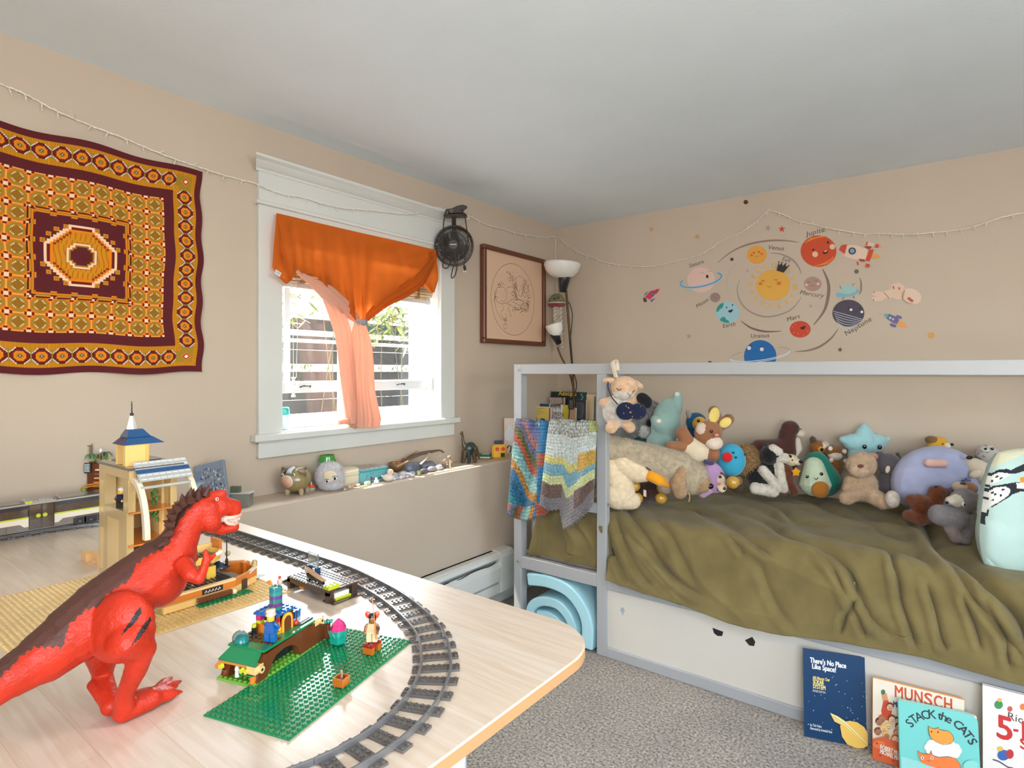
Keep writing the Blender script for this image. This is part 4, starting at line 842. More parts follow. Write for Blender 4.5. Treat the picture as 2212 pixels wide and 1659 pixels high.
for k in range(ns):
    c, tt = tp((k+.5)*SEG); o = thing('track_piece', 'grey toy train track piece '+wh[k], 'train track', (c.x, c.y, TZ), 0, 'toy train track pieces')
    for sgn in (-1, 1):
        rings = []
        for i in range(9):
            p, t_ = tp(k*SEG+.0003+(SEG-.0006)*i/8); n_ = Vector((t_.y, -t_.x, 0)); q = p+n_*sgn*.020
            rings.append([(q.x+n_.x*a, q.y+n_.y*a, TZ+b) for a, b in ((-.0018, .0030), (-.0018, .0092), (-.0013, .0098), (.0013, .0098), (.0018, .0092), (.0018, .0030))])
        m = MB(); m.ring_tube(rings, RAIL, smooth=False); m.build('rail', o, w=True)
    for j in range(4):
        p, t_ = tp((k+(j+.5)/4)*SEG); a = math.atan2(t_.y, t_.x); m = MB(); m.push(T(p.x, p.y, TZ) @ R(math.degrees(a)))
        m.box(-.008, .008, -.032, .032, 0, .0032, SLP, .0003); studs(m, -.008, -.032, 2, 8, .0032, SLP, 8, lambda i, j: j in (1, 6)); m.pop(); m.build('sleeper', o, w=True)
# ---- green base plate toys: car-shaped hut
B0 = Vector((1.2805, -2.673, TZ)); t = thing('toy_brick_truck_house', 'brown and green toy brick truck house with rainbow cabin', 'toy building', B0, math.radians(18)); S = ST
m = MB(); m.box(-8*S, 0, 0, 20*S, 0, PH, GRNL, .0003); studs(m, -8*S, 0, 8, 20, PH, GRNL); m.build('base', t)
m = MB()
for x in (-7.6*S, -1.6*S):
    pr = [(0.4*S, PH), (7.0*S, PH), (7.4*S, .020), (8.6*S, .026), (10.4*S, .028), (12.4*S, .024), (13.4*S, .016), (13.6*S, PH), (17.6*S, PH), (18*S, .026), (16*S, .036), (12*S, .040), (7*S, .037), (4*S, .034), (1.8*S, .033)]
    V = [(x, a, b) for a, b in pr]+[(x+1.4*S, a, b) for a, b in pr]; n = len(pr)
    pr = [(.4*S, PH), (2.8*S, PH), (1.2*S+2.6*S, .016), (4.9*S, .0245), (7*S, .0275), (9.2*S, .0245), (10.4*S, .016), (10.9*S, PH), (18*S, PH), (18.4*S, .022), (16*S, .034), (12*S, .037), (2.6*S, .034), (1.6*S, .026)]
    n = len(pr); V = [(x, a, b) for a, b in pr]+[(x+1.4*S, a, b) for a, b in pr]
    m.add(V, [tuple(range(n)), tuple(range(n, 2*n))[::-1]]+[(i, n+i, n+(i+1) % n, (i+1) % n) for i in range(n)], RBR)
m.box(-6.2*S, -1.6*S, 15*S, 17.5*S, PH, .030, RBR); m.build('walls', t)
m = MB(); m.box(-6.4*S, -1.4*S, 3.4*S, 11*S, .010, .026, BLK, .001); m.build('engine_block', t)
m = MB(); m.box(-7.8*S, -.2*S, 2.2*S, 17*S, .037, .0402, GRN_, .0004); studs(m, -7.5*S, 4*S, 7, 3, .0402, DRED)
m.add([(-7.9*S, .3*S, .0275), (-.1*S, .3*S, .0275), (-.9*S, 2.6*S, .0395), (-7.1*S, 2.6*S, .0395), (-7.9*S, .3*S, .0255), (-.1*S, .3*S, .0255), (-.9*S, 2.6*S, .037), (-7.1*S, 2.6*S, .037)], [(0, 1, 2, 3), (7, 6, 5, 4), (0, 4, 5, 1), (1, 5, 6, 2), (2, 6, 7, 3), (3, 7, 4, 0)], GRN_); m.build('roof_deck', t)
m = MB(); m.box(-7.8*S, -.2*S, .2*S, .9*S, .0225, .0255, MNO, .0003); m.box(-1.9*S, -.1*S, .1*S, 2.0*S, .0155, .0255, TAN, .0004); m.build('front_bumper', t); m = MB(); m.box(-1.9*S, -.1*S, 15*S, 17.5*S, .030, .040, TAN, .0004); m.build('rear_block', t)
for x, c in ((-7.6, ORG), (-6.9, LIME), (-2.6, LIME), (-1.7, YEL)): m = MB(); m.cyl((x*S, .15*S, .0195), (x*S, -.35*S, .0195), .0036, c, .003, 12); m.build('headlight', t)
for y in (1.2*S, 16.4*S): m = MB(); z = .020 if y < .05 else .035; m.cyl((-.1*S, y, z), (.35*S, y, z), .0046, TAN, n=16); m.cyl((.33*S, y, z), (.37*S, y, z), .0019, BLK, n=12); m.build('wheel_hub', t)
m = MB(); m.cyl((-7*S, 1*S, PH), (-7*S, 1*S, .012), .004, RBR, n=10); m.cyl((-1.0*S, .6*S, PH), (-1.0*S, .6*S, .013), .004, ORG, n=10); m.box(-3.4*S, -.8*S, .0, 1.4*S, .0125, .0145, GRN_, .0003); m.build('table_and_stool', t)
m = MB(); m.ell((-4.4*S, .8*S, .016), (.0035, .0035, .0042), WHT); m.cyl((-4.4*S, .8*S, .006), (-4.4*S, .8*S, .013), .003, WHT, n=10); m.cyl((-4.4*S, .8*S, .019), (-4.4*S, .8*S, .0225), .003, WHT, .0005, 10); m.build('ghost_figure', t)
cab = MB(); cx0, cx1, cy0, cy1, cz = -6.6*S, -2.2*S, 7.2*S, 11.6*S, .0402
for k, c in enumerate((MNO, ORG, ORG, LIME, MAG, MAG)):
    z0 = cz+k*.0042
    cab.box(cx0, cx0+1*S, cy0, cy0+1*S, z0, z0+.0042, c, .0002); cab.box(cx1-1*S, cx1, cy1-1*S, cy1, z0, z0+.0042, (MNO, ORG, RED_, RED_, RBR, RBR)[k], .0002)
    if k < 3: cab.box(cx0, cx1, cy0, cy0+.9*S, z0, z0+.0042, (MNO, ORG, ORG)[k]); cab.box(cx1-.9*S, cx1, cy0, cy1, z0, z0+.0042, (YEL, ORG, RED_)[k])
    cab.box(cx0+.1*S, cx1, cy1-.7*S, cy1-.1*S, z0, z0+.0042, RED_ if k < 3 else RBR)
    cab.box(cx1-1*S, cx1, cy0, cy0+1*S, z0, z0+.0042, (YEL, ORG, ORG, ORG, RED_, RED_)[k])
cab.box(cx0+.5*S, cx1-.5*S, cy0+1.4*S, cy0+2.2*S, cz+.013, cz+.025, BLK); cab.build('cabin', t)
m = MB(); zt = cz+.0253; brick(m, cx0-.3*S, cy0-.3*S, 5, 5, zt, PH, BLU); m.build('cabin_roof', t)
m = MB()
for k, c in enumerate((LG(40, 140, 130), LG(110, 60, 130), LG(40, 130, 110), LG(100, 60, 140), LG(40, 140, 130), LG(30, 120, 130))): m.cyl((cx0+2.4*S, cy0+2.2*S, zt+.003+k*.0052), (cx0+2.4*S, cy0+2.2*S, zt+.003+(k+1)*.0052), .0088, c, n=20)
for a in range(8): m.cyl((cx0+2.4*S+.0066*math.cos(a*PI/4), cy0+2.2*S+.0066*math.sin(a*PI/4), zt+.034), (cx0+2.4*S+.0066*math.cos(a*PI/4), cy0+2.2*S+.0066*math.sin(a*PI/4), zt+.0358), .0017, LG(40, 140, 130), n=8)
m.build('chimney', t)
m = MB(); m.ell((cx0+2.9*S, cy0+2.6*S, zt+.041), (.0042, .0036, .005), P((190, 170, 150), .5)); m.ell((cx0+2.9*S, cy0+2.6*S, zt+.0475), .0022, RED_); m.build('bird', t)
m = MB(); [m.ell((cx0+1.5*S+dx, cy0+1.6*S, zt+.040+dz), .0020, ORG) for dx, dz in ((0, 0), (.003, .001), (-.002, .002), (.001, .0035))]; m.build('flower', t)
m = MB(); ar = [(0, 0), (2.6*S, 0)]+[(1.3*S+1.3*S*math.cos(a), .018+.010*math.sin(a)) for a in [PI*i/10 for i in range(11)]]; ai = [(.45*S, .002), (2.15*S, .002)]+[(1.3*S+.85*S*math.cos(a), .017+.007*math.sin(a)) for a in [PI*i/10 for i in range(11)]]
m.push(T(cx1+.0005, cy0+1.2*S, cz-.003) @ ML @ T(0, 0, 0)); m.prism(ar, 0, .002, YEL); m.prism(ai, .0021, .0026, RBR); m.pop(); m.build('arched_door', t)
m = MB(); m.lathe([(.0, 0), (.0095, 0), (.0095, .001), (.0085, .006), (.005, .0095), (0, .0105)], TRT, 20, (-6.0*S, 3.4*S, .0405)); m.build('glass_dome', t)
m = MB(); m.ell((-7.6*S, 4.6*S, .040), (.010, .010, .010), P((190, 225, 230), .1, 'glass', t=.8), nu=20); m.build('clear_dome', t)
m = MB(); m.cyl((-6.3*S, 6.5*S, .040), (-6.3*S, 6.5*S, .050), .0036, BLK, n=12); m.cyl((-6.3*S, 6.5*S, .050), (-6.3*S, 6.5*S, .0545), .0030, LIME, n=12); m.build('lantern', t)
m = MB(); m.box(-7.0*S, -1.0*S, 12.2*S, 15.6*S, .0402, .0425, DBG, .0006); m.box(-6.6*S, -1.4*S, 12.5*S, 15.2*S, .0425, .0445, WHT, .0008); m.box(-4.6*S, -3*S, 13*S, 14.6*S, .0445, .0545, BLU, .0004); studs(m, -4.6*S, 13*S, 2, 2, .0545, BLU); m.build('blue_tub', t)
m = MB(); m.cyl((-1.9*S, 11.9*S, .042), (-1.9*S, 12.2*S, .062), .0007, BLK, n=6); m.ell((-1.9*S, 11.9*S, .044), .0036, RED_); m.build('fishing_rod', t)
m = MB(); m.box(-1.5*S, .6*S, 17.8*S, 19.8*S, .0035, .017, RBR, .0006); m.cyl((-.4*S, 19*S, PH), (-.4*S, 19*S, .022), .0042, RBR, n=12)
for k in range(8): a = k*PI/4; m.ell((-.4*S+.005*math.cos(a), 19*S+.005*math.sin(a), .0245+.001*(k % 2)), (.0042, .0022, .0014), LG(30, 130, 110), rot=(0, 0, math.degrees(a)), nu=8, nv=6)
m.build('small_tree', t)
# ---- toy figures
def minifig(name, label, loc, rz, skin, torso, legs, hat=None, hair=None, arms=None, seat=False, parent=None, k=1.0):
    t = thing(name, label, 'toy figure', loc, rz) if parent is None else parent; arms = arms or torso
    M0 = Matrix.Scale(k, 4) if parent is None else T(*loc) @ R(math.degrees(rz)) @ Matrix.Scale(k, 4)
    def B(mm, nm): mm.build(nm, t) if parent is None else None
    m = MB(M0); allm = m
    for s_ in (-1, 1): m.box(s_*.0041-.0038, s_*.0041+.0038, -.004, .004, 0, .0115, legs, .0008)
    m.box(-.0078, .0078, -.0042, .0042, .0115, .0142, legs, .0006)
    if parent is None: m.build('legs', t); m = MB(M0)
    V = [(-.0078, -.0040, .0142), (.0078, -.0040, .0142), (.0078, .0040, .0142), (-.0078, .0040, .0142), (-.0052, -.0036, .0265), (.0052, -.0036, .0265), (.0052, .0036, .0265), (-.0052, .0036, .0265)]
    m.add(V, [(0, 3, 2, 1), (4, 5, 6, 7), (0, 1, 5, 4), (1, 2, 6, 5), (2, 3, 7, 6), (3, 0, 4, 7)], torso)
    if parent is None: m.build('torso', t); m = MB(M0)
    for s_ in (-1, 1):
        m.tube([(s_*.0058, 0, .0245), (s_*.0088, -.001, .0215), (s_*.0092, -.0045, .0165)], [.0023, .0023, .0020], arms, 8); m.ell((s_*.0092, -.0062, .0150), (.0022, .0024, .0024), skin, nu=8, nv=6)
    if parent is None: m.build('arms', t); m = MB(M0)
    m.lathe([(0, 0), (.0040, 0), (.0050, .001), (.0050, .0075), (.0042, .0088), (.0024, .009), (.0024, .0104), (0, .0104)], skin, 16, (0, 0, .0272))
    for s_ in (-1, 1): m.ell((s_*.0018, -.0049, .0320), .0006, BLK, nu=6, nv=4)
    if parent is None: m.build('head', t); m = MB(M0)
    if hat: m.lathe([(0, 0), (.0068, 0), (.0070, .0012), (.0056, .0018), (.0060, .0042), (.0066, .0056), (.0060, .0076), (0, .0080)], hat, 18, (0, 0, .0352)); m.ell((0, -.0052, .0358), (.0052, .0034, .0009), hat, nu=12, nv=6)
    if hair: m.ell((0, .0010, .0352), (.0060, .0058, .0052), hair); m.ell((0, .0034, .0315), (.0056, .0030, .0058), hair)
    if parent is None: (m.build('hat' if hat else 'hair', t) if m.v else None)
    return t if parent is None else m
mz = TZ+.0419
loc = Vector((1.2255, -2.6125, mz)); minifig('toy_figure', 'toy figure in blue overalls and cream cap standing on the truck house', (B0+Matrix.Rotation(math.radians(18), 3, 'Z') @ Vector((-1.3*S, 4.9*S, .0420))), math.radians(205), YEL, BLU, BLU, hat=P((236, 208, 176), .3, 'plastic'))
# gem egg
def onplate(u, v, z=.0018): return Vector((1.413, -2.707, TZ))+Matrix.Rotation(math.radians(16), 3, 'Z') @ Vector((u, v, z))
q = onZ(731, 1392, TZ+.003); t = thing('gem_egg', 'pink and teal faceted jewel egg on the green plate', 'toy', (q.x, q.y, TZ+.0036), .3)
m = MB(); m.lathe([(0, 0), (.008, 0), (.0125, .004), (.0130, .014), (.0125, .022), (0, .022)], P((20, 150, 130), .1, 'plastic', coat=1), 6, smooth=False)
for a in range(6): m.push(R(a*60+30)); m.add([(.0118, -.003, .012), (.0118, .003, .012), (.0150, 0, .021), (.0105, 0, .018)], [(0, 1, 2), (0, 2, 3), (1, 3, 2)], P((20, 150, 130), .1, 'plastic', coat=1)); m.pop()
m.build('shell', t); m = MB(); m.lathe([(0, .018), (.0112, .018), (.0118, .024), (.0085, .031), (.0012, .038), (0, .0382)], P((222, 48, 122), .1, 'plastic', coat=1), 7, smooth=False); m.build('crystal_top', t)
# crate
q = onZ(733, 1486, TZ+.003); t = thing('toy_crate', 'small open brown toy brick crate on the green plate', 'toy', (q.x-.004, q.y+.006, TZ+.0036), math.radians(16)); a = .0078; m = MB()
for b in ((-a, a, -a, -a+.0015), (-a, a, a-.0015, a), (-a, -a+.0015, -a+.0015, a-.0015), (a-.0015, a, -a+.0015, a-.0015)): m.box(b[0], b[1], b[2], b[3], 0, .0105, LG(190, 104, 34), .0003)
m.box(-a+.0015, a-.0015, -a+.0015, a-.0015, 0, .002, RBR); m.build('box', t); m = MB(); m.cyl((0, 0, .002), (.001, 0, .016), .0022, P((150, 128, 110), .4), .0014, 8); m.ell((0, 0, .0165), (.002, .002, .003), P((150, 128, 110), .4)); m.build('feather', t)
# figure on the stool
q = onZ(803, 1412, TZ+.003); t = thing('toy_stool', 'small red topped brown toy brick stool on the green plate', 'toy', (q.x-.004, q.y+.004, TZ+.0036), math.radians(16)); m = MB()
m.box(-.008, .008, -.0115, -.0045, 0, .0095, LG(190, 104, 34), .0003); m.box(-.008, .008, .0045, .0115, 0, .0095, LG(190, 104, 34), .0003); m.build('feet', t); m = MB(); brick(m, -.008, -.012, 2, 3, .0095, .0032, LG(150, 30, 24)); m.build('top', t)
ms = (q.x-.004, q.y+.004, TZ+.0036+.0127+.0017)
t = minifig('toy_figure', 'tan winged toy figure with orange staff standing on the stool', ms, math.radians(40), LG(150, 90, 50), LG(214, 184, 140), LG(222, 200, 160), hair=BLK, arms=LG(150, 90, 50))
m = MB(); m.cyl((.007, -.008, .006), (.0, .001, .062), .0011, ORG, .0004, 8); m.build('staff', t)
m = MB(); [m.ell((s_*.0062, .002, .0375), (.0042, .002, .0052), LG(230, 80, 50), rot=(0, s_*15, 0)) for s_ in (-1, 1)]; m.build('red_wings', t)
m = MB(); m.box(.0075, .0125, -.010, -.006, .020, .024, BLK, .0006); m.build('black_tool', t)
# ---- station platform
t = thing('toy_station_platform', 'dark brown toy brick station platform with clear sign beside the track', 'toy building', (1.058, -2.417, TZ)); px0, py0 = .992, -2.451; DBR = LG(70, 52, 44)
m = MB(); m.box(px0, px0+16*S, py0, py0+8*S, TZ+.0185, TZ+.0217, DBR, .0003); m.build('deck', t, w=True)
m = MB(); studs(m, px0, py0, 16, 8, TZ+.0217, LG(190, 188, 186), 8, lambda i, j: (j in (3, 4) and i > 6) or (i > 13 and j < 3)); m.build('studs', t, w=True)['kind'] = 'stuff'
m = MB(); m.box(px0+6*S, px0+15*S, py0+2*S, py0+5*S, TZ+.0217, TZ+.0227, LBG, .0002); m.build('tiles', t, w=True)
for x, y in ((0, 0), (14.8, 0), (14.8, 6.4), (0, 6.4)): m = MB(); m.box(px0+x*S, px0+(x+1.2)*S, py0+y*S, py0+(y+1.4)*S, TZ, TZ+.0185, DBR, .0003); m.build('pillar', t, w=True)
m = MB(); m.box(px0+13.6*S, px0+17.6*S, py0+.2*S, py0+8*S, TZ, TZ+.0022, DBR, .0003); m.box(px0+14*S, px0+16.4*S, py0+1.6*S, py0+5.8*S, TZ+.0022, TZ+.0055, LIME, .0003); m.box(px0+14*S, px0+16*S, py0+1.6*S, py0+5.4*S, TZ+.0055, TZ+.0140, WHT, .0004); m.build('kiosk_counter', t, w=True)
m = MB(); m.box(px0, px0+16*S, py0, py0+.5*S, TZ+.012, TZ+.0185, DBR, .0003); m.build('fascia', t, w=True)
m = MB(); m.box(px0+4.6*S, px0+6.4*S, py0+.2*S, py0+1.2*S, TZ+.006, TZ+.012, MNO, .0004); m.build('postbox', t, w=True)
for x in (2.9, 6.1): m = MB(); m.box(px0+x*S, px0+(x+1)*S, py0+3.2*S, py0+4.2*S, TZ+.0217, TZ+.041, LG(20, 60, 96), .0004); m.build('sign_post', t, w=True)
m = MB(); m.box(px0+3.2*S, px0+6.9*S, py0+3.5*S, py0+3.9*S, TZ+.041, TZ+.066, TRC, .0004); m.build('sign_panel', t, w=True)
m = MB(); m.box(px0+3*S, px0+7*S, py0+3.4*S, py0+4*S, TZ+.066, TZ+.0672, P((190, 180, 140), .3), .0002); m.build('sign_cap', t, w=True)
m = MB(); m.add([(px0-4.5*S, py0+1*S, TZ+.001), (px0-4.5*S, py0+6*S, TZ+.001), (px0-.2*S, py0+7.6*S, TZ+.0185), (px0-.2*S, py0+2.4*S, TZ+.0185), (px0-4.5*S, py0+1*S, TZ), (px0-4.5*S, py0+6*S, TZ), (px0-.2*S, py0+7.6*S, TZ+.0165), (px0-.2*S, py0+2.4*S, TZ+.0165)], [(0, 1, 2, 3), (7, 6, 5, 4), (0, 3, 7, 4), (1, 5, 6, 2), (0, 4, 5, 1), (2, 6, 7, 3)], DBG); m.build('ramp', t, w=True)
t = thing('toy_scooter', 'black and tan toy brick vehicle parked on the station platform', 'toy', (px0+9*S, py0+1.6*S, TZ+.0235)); z0 = TZ+.0235
m = MB(); m.tube([(px0+5.5*S, py0+1.4*S, z0+.012), (px0+7*S, py0+1.3*S, z0+.008), (px0+9*S, py0+1.2*S, z0+.006), (px0+12.6*S, py0+1.2*S, z0+.004)], [.001, .0045, .0042, .003], BLK, 10); m.build('body', t, w=True)
m = MB(); m.push(T(px0+8.5*S, py0+1.6*S, z0+.011) @ R(12, 'Y')); m.box(-3.4*S, 3.8*S, -.6*S, .6*S, 0, .003, LG(190, 150, 120), .0004); m.pop(); m.build('board', t, w=True)
for x in (7.2, 10.8): m = MB(); m.cyl((px0+x*S, py0+.8*S, z0+.0036), (px0+x*S, py0+2*S, z0+.0036), .0036, BLK, n=14); m.cyl((px0+x*S, py0+.75*S, z0+.0036), (px0+x*S, py0+.8*S, z0+.0036), .0018, WHT, n=10); m.build('wheel', t, w=True)
m = MB(); brick(m, px0+13.8*S, py0+.2*S, 2, 3, TZ+.0217, .0064, LIME); tag(m.build('toy_brick'), 'lime green toy brick on the corner of the station platform', 'toy brick')

# ---- the hotel
hx, hy = .655, -2.648; t = thing('toy_brick_hotel', 'tall tan toy brick hotel tower with blue roof and curved glass front', 'toy building', (hx+.07, hy+.05, TZ)); Hx1 = .804; z0 = TZ+.0036; zt = .948; BL2 = LG(20, 74, 122); AO = LG(214, 120, 40)
m = MB(); m.box(hx, hx+.028, hy, hy+.02, z0, zt, TAN2, .0005); m.box(hx+.006, hx+.024, hy-.0006, hy, z0+.02, z0+.10, TAN, .0003); m.box(hx+.006, hx+.024, hy-.0006, hy, z0+.13, zt-.03, TAN, .0003)
zA, zB = zat(1094, 1.12), zat(1026, 1.12)
m.box(hx+.028, Hx1-.012, hy, hy+.012, z0, zA, TAN2, .0005); m.box(hx+.028, Hx1, hy, hy+.012, zB, zt, TAN2, .0005); m.box(Hx1-.028, Hx1-.004, hy, hy+.012, zA, zB, TAN2, .0005)
m.box(hx+.045, Hx1-.05, hy-.0006, hy, z0+.02, zA-.02, TAN, .0003); m.build('side_wall', t, w=True)
m = MB(); m.box(hx, hx+.012, hy+.02, hy+.09, z0, zt, TAN, .0005); m.box(hx, Hx1-.02, hy+.078, hy+.09, z0, zt, TAN, .0005); m.build('back_wall', t, w=True)
for zz in (z0+.001, z0+.082, zA-.004): m = MB(); m.box(hx+.012, Hx1-.004, hy+.002, hy+.078, zz, zz+.0032, AO if zz > z0+.01 else DBR, .0003); m.build('floor_plate', t, w=True)
m = MB(); m.box(hx+.012, Hx1-.045, hy+.072, hy+.0775, z0+.085, zt-.002, YEL if 0 else LG(240, 200, 130)); m.box(hx+.012, Hx1-.05, hy+.070, hy+.072, z0+.004, zA-.006, LG(240, 200, 130)); m.build('inner_wall', t, w=True)
m = MB(); m.box(hx-.004, Hx1+.004, hy-.003, hy+.093, zt, zt+.0045, DBG, .0005); m.box(hx+.006, hx+.07, hy+.02, hy+.085, zt+.0045, zt+.0055, BL2, .0003); m.build('roof_slab', t, w=True)
tx0, tx1, ty0, ty1 = .742, .812, -2.618, -2.57; tx0, tx1, ty0, ty1 = .734, .780, -2.646, -2.606; zr = .992
m = MB(); m.box(tx0, tx0+.006, ty0, ty1, zt+.0045, zr, LG(240, 196, 118), .0004); m.box(tx0+.034, tx1, ty0, ty0+.006, zt+.0045, zr, LG(240, 196, 118), .0004); m.box(tx0, tx1, ty1-.006, ty1, zt+.0045, zr, LG(232, 180, 100), .0004); m.box(tx1-.006, tx1, ty0+.006, ty1-.006, zt+.0045, zr, LG(240, 196, 118), .0004); m.build('turret', t, w=True)
m = MB(); mx_, my_ = (tx0+tx1)/2, (ty0+ty1)/2
def frus(x0, x1, y0, y1, za, X0, X1, Y0, Y1, zb_, mat): m.add([(x0, y0, za), (x1, y0, za), (x1, y1, za), (x0, y1, za), (X0, Y0, zb_), (X1, Y0, zb_), (X1, Y1, zb_), (X0, Y1, zb_)], [(0, 3, 2, 1), (4, 5, 6, 7), (0, 1, 5, 4), (1, 2, 6, 5), (2, 3, 7, 6), (3, 0, 4, 7)], mat)
frus(tx0-.006, tx1+.003, ty0-.004, ty1+.026, zr, tx0+.004, tx1-.008, ty0+.008, ty1+.008, zr+.013, BL2); frus(tx0+.002, tx1-.006, ty0+.006, ty1+.006, zr+.013, tx0+.012, tx1-.018, ty0+.012, ty1-.004, zr+.027, BL2); m.build('roof', t, w=True)
m = MB(); m.lathe([(0, 0), (.009, 0), (.006, .014), (.003, .026), (0, .027)], WHT, 4, (tx0+.020, my_, zr+.027), smooth=False); m.build('cupola', t, w=True)
m = MB(); m.lathe([(0, 0), (.003, 0), (.0035, .004), (.0012, .006), (.0008, .026), (0, .028)], BLK, 8, (tx0+.020, my_, zr+.052)); m.cyl((tx0+.017, my_, zr+.073), (tx0+.023, my_, zr+.073), .0006, BLK, n=6); m.build('spire', t, w=True)
for k in range(5):
    m = MB(); x = Hx1-.010+k*.007; zz = zt+.012-k*.0065
    m.push(T(x, hy+.012, zz) @ R(38, 'Y')); m.box(0, .0095, -.004, .088, 0, .0016, P((235, 240, 240), .08, 'glass', t=.5) if k != 2 else BL2, .0004)
    [m.cyl((.0046, j*.011, .0016), (.0046, j*.011+.009, .0016), .0012, WHT, n=6) for j in range(8)] if k != 2 else None
    m.pop(); m.build('glass_roof_panel', t, w=True)
for yy in (hy+.004, hy+.092):
    pts = [(Hx1-.004+.062*math.sin(a), zt-.012-.105*(1-math.cos(a))) for a in [PI/2*i/12 for i in range(13)]]; m = MB(); rings = [[(x, yy, z), (x, yy+.009, z), (x-.010*math.sin(PI/2*i/12)-.001, yy+.009, z-.010*math.cos(PI/2*i/12)), (x-.010*math.sin(PI/2*i/12)-.001, yy, z-.010*math.cos(PI/2*i/12))] for i, (x, z) in enumerate(pts)]
    m.ring_tube(rings, LG(232, 216, 190), smooth=False); m.build('curved_rib', t, w=True)
m = MB(); m.cyl((Hx1+.028, hy+.008, zt-.030), (Hx1+.028, hy+.094, zt-.030), .003, P((230, 232, 228), .1, 'glass', t=.5), n=8); m.build('glass_rail', t, w=True)
m = MB()
for k in range(12): a = k*2.4; x, y, z = hx+.085+.012*math.cos(a), hy+.066, z0+.115+k*.0052; m.tube([(x, y, z), (x+.008, y-.003, z+.003), (x+.010, y-.004, z-.003), (x+.004, y-.002, z-.004)], .0022, LG(60, 150, 70), 6)
m.build('climbing_plant', t, w=True)
m = MB(); m.box(hx+.080, hx+.118, hy+.0690, hy+.070, z0+.045, z0+.072, WHT); m.box(hx+.083, hx+.115, hy+.0685, hy+.0690, z0+.056, z0+.070, BLU); m.ell((hx+.104, hy+.068, z0+.056), (.006, .001, .006), ORG); m.build('poster', t, w=True)
m = MB()
for yy in (hy+.004, hy+.05):
    for k in range(9): m.ell((Hx1+.002, yy, z0+.006+k*.0078), .0042, TAN, nu=10, nv=6)
m.build('ball_columns', t, w=True)
m = MB(); m.box(Hx1-.01, Hx1+.06, hy+.055, hy+.062, z0, z0+.05, TAN, .0004); m.box(Hx1-.01, Hx1+.02, hy+.0, hy+.008, z0, z0+.034, TAN, .0004); m.box(Hx1-.01, Hx1+.05, hy+.0, hy+.06, z0-.001, z0+.003, DBR); m.build('lobby', t, w=True)
q = Vector((hx+.092, hy+.010, zA+.001)); minifig('toy_figure', 'white haired toy figure in a dark suit standing in the hotel opening', (Hx1-.062, hy+.008, zA-.0002), math.radians(25), YEL, LG(24, 30, 60), BLK, hair=P((225, 222, 216), .5), k=.98)
# ---- the hotel terrace
t = thing('toy_brick_terrace', 'tan and orange toy brick hotel terrace with curved balcony and stone balls', 'toy building', (.92, -2.56, TZ)); zb = TZ+.0036
def wallx(m, x0, y0, x1, y1, z0_, z1_, mat, w=.008):
    d = Vector((x1-x0, y1-y0, 0)); L_ = d.length; a = math.degrees(math.atan2(d.y, d.x)); m.push(T(x0, y0, 0) @ R(a)); m.box(0, L_, 0, w, z0_, z1_, mat, .0004); m.pop()
gx, gy0, gy1 = .952, -2.650, -2.528
m = MB(); m.box(.842, gx-.008, gy0+.02, -2.502, zb, zb+.018, DBR, .0003); studs(m, .846, -2.620, 12, 13, zb+.018, LG(60, 60, 66), 8); m.build('floor', t, w=True)
m = MB(); m.box(gx-.008, gx, gy0, gy1, zb, zb+.011, LG(240, 196, 120), .0004); m.box(gx-.008, gx, gy0, gy1, zb+.011, zb+.013, TAN2); m.build('plinth', t, w=True)
m = MB(); m.box(gx-.008, gx, gy0, gy1, zb+.013, zb+.0235, AO, .0004); m.box(gx-.009, gx+.0006, gy0+.002, gy1, zb+.0235, zb+.0270, LG(244, 206, 150), .0005); m.build('parapet', t, w=True)
m = MB(); m.box(gx, gx+.0008, gy0+.062, gy0+.098, zb+.0140, zb+.0228, BLK, .0002)
for k in range(5): m.tube([(gx+.0012, gy0+.066+k*.0058, zb+.016), (gx+.0012, gy0+.069+k*.0058, zb+.0205), (gx+.0012, gy0+.070+k*.0058, zb+.017)], .0007, WHT, 5)
m.build('sign', t, w=True)
m = MB(); m.box(gx+.0005, gx+.009, gy0+.052, gy0+.112, zb+.004, zb+.0115, RBR, .0008); m.build('bench', t, w=True)
m = MB(); brick(m, gx+.0005, gy0+.050, 2, 12, TZ+.0018, .0022, GRN_); brick(m, .935, -2.525, 2, 2, TZ+.0018, .0018, GRN_); m.build('flower_bed', t, w=True)
m = MB(); wallx(m, gx-.001, gy1, .925, -2.474, zb, zb+.012, LG(240, 196, 120)); wallx(m, gx-.001, gy1, .925, -2.474, zb+.012, zb+.025, AO); m.build('angled_wall', t, w=True)
m = MB(); wallx(m, .842, -2.505, .872, -2.470, zb, zb+.028, AO); wallx(m, .872, -2.470, .905, -2.470, zb, zb+.024, AO); m.box(.870, .880, -2.476, -2.462, zb, zb+.027, AO, .0005); m.build('stair_wall', t, w=True)
m = MB(); m.push(T(.930, -2.492, zb+.022) @ R(110) @ R(-18, 'Y')); m.box(-.002, .022, -.004, .005, 0, .002, WHT, .0004); m.pop(); m.push(T(.910, -2.470, zb+.002) @ R(100)); m.box(0, .02, -.006, .006, 0, .002, P((214, 222, 226), .2, 'plastic'), .0003); m.pop(); m.build('white_slopes', t, w=True)
for x, y, z in ((.921, -2.476, zb+.0275), (.903, -2.466, zb+.0275), (.846, -2.49, zb+.040), (.957, -2.534, zb+.003), (.936, -2.500, zb+.003)): m = MB(); m.ell((x, y, z+.003), .0054, TAN2 if z > zb+.01 else LG(244, 214, 170), nu=14, nv=9); m.build('stone_ball', t, w=True)
m = MB(); N_ = 16
ring0 = [(.858+.040*math.cos(a), -2.556+.040*math.sin(a)) for a in [-.9+2.6*i/N_ for i in range(N_+1)]]
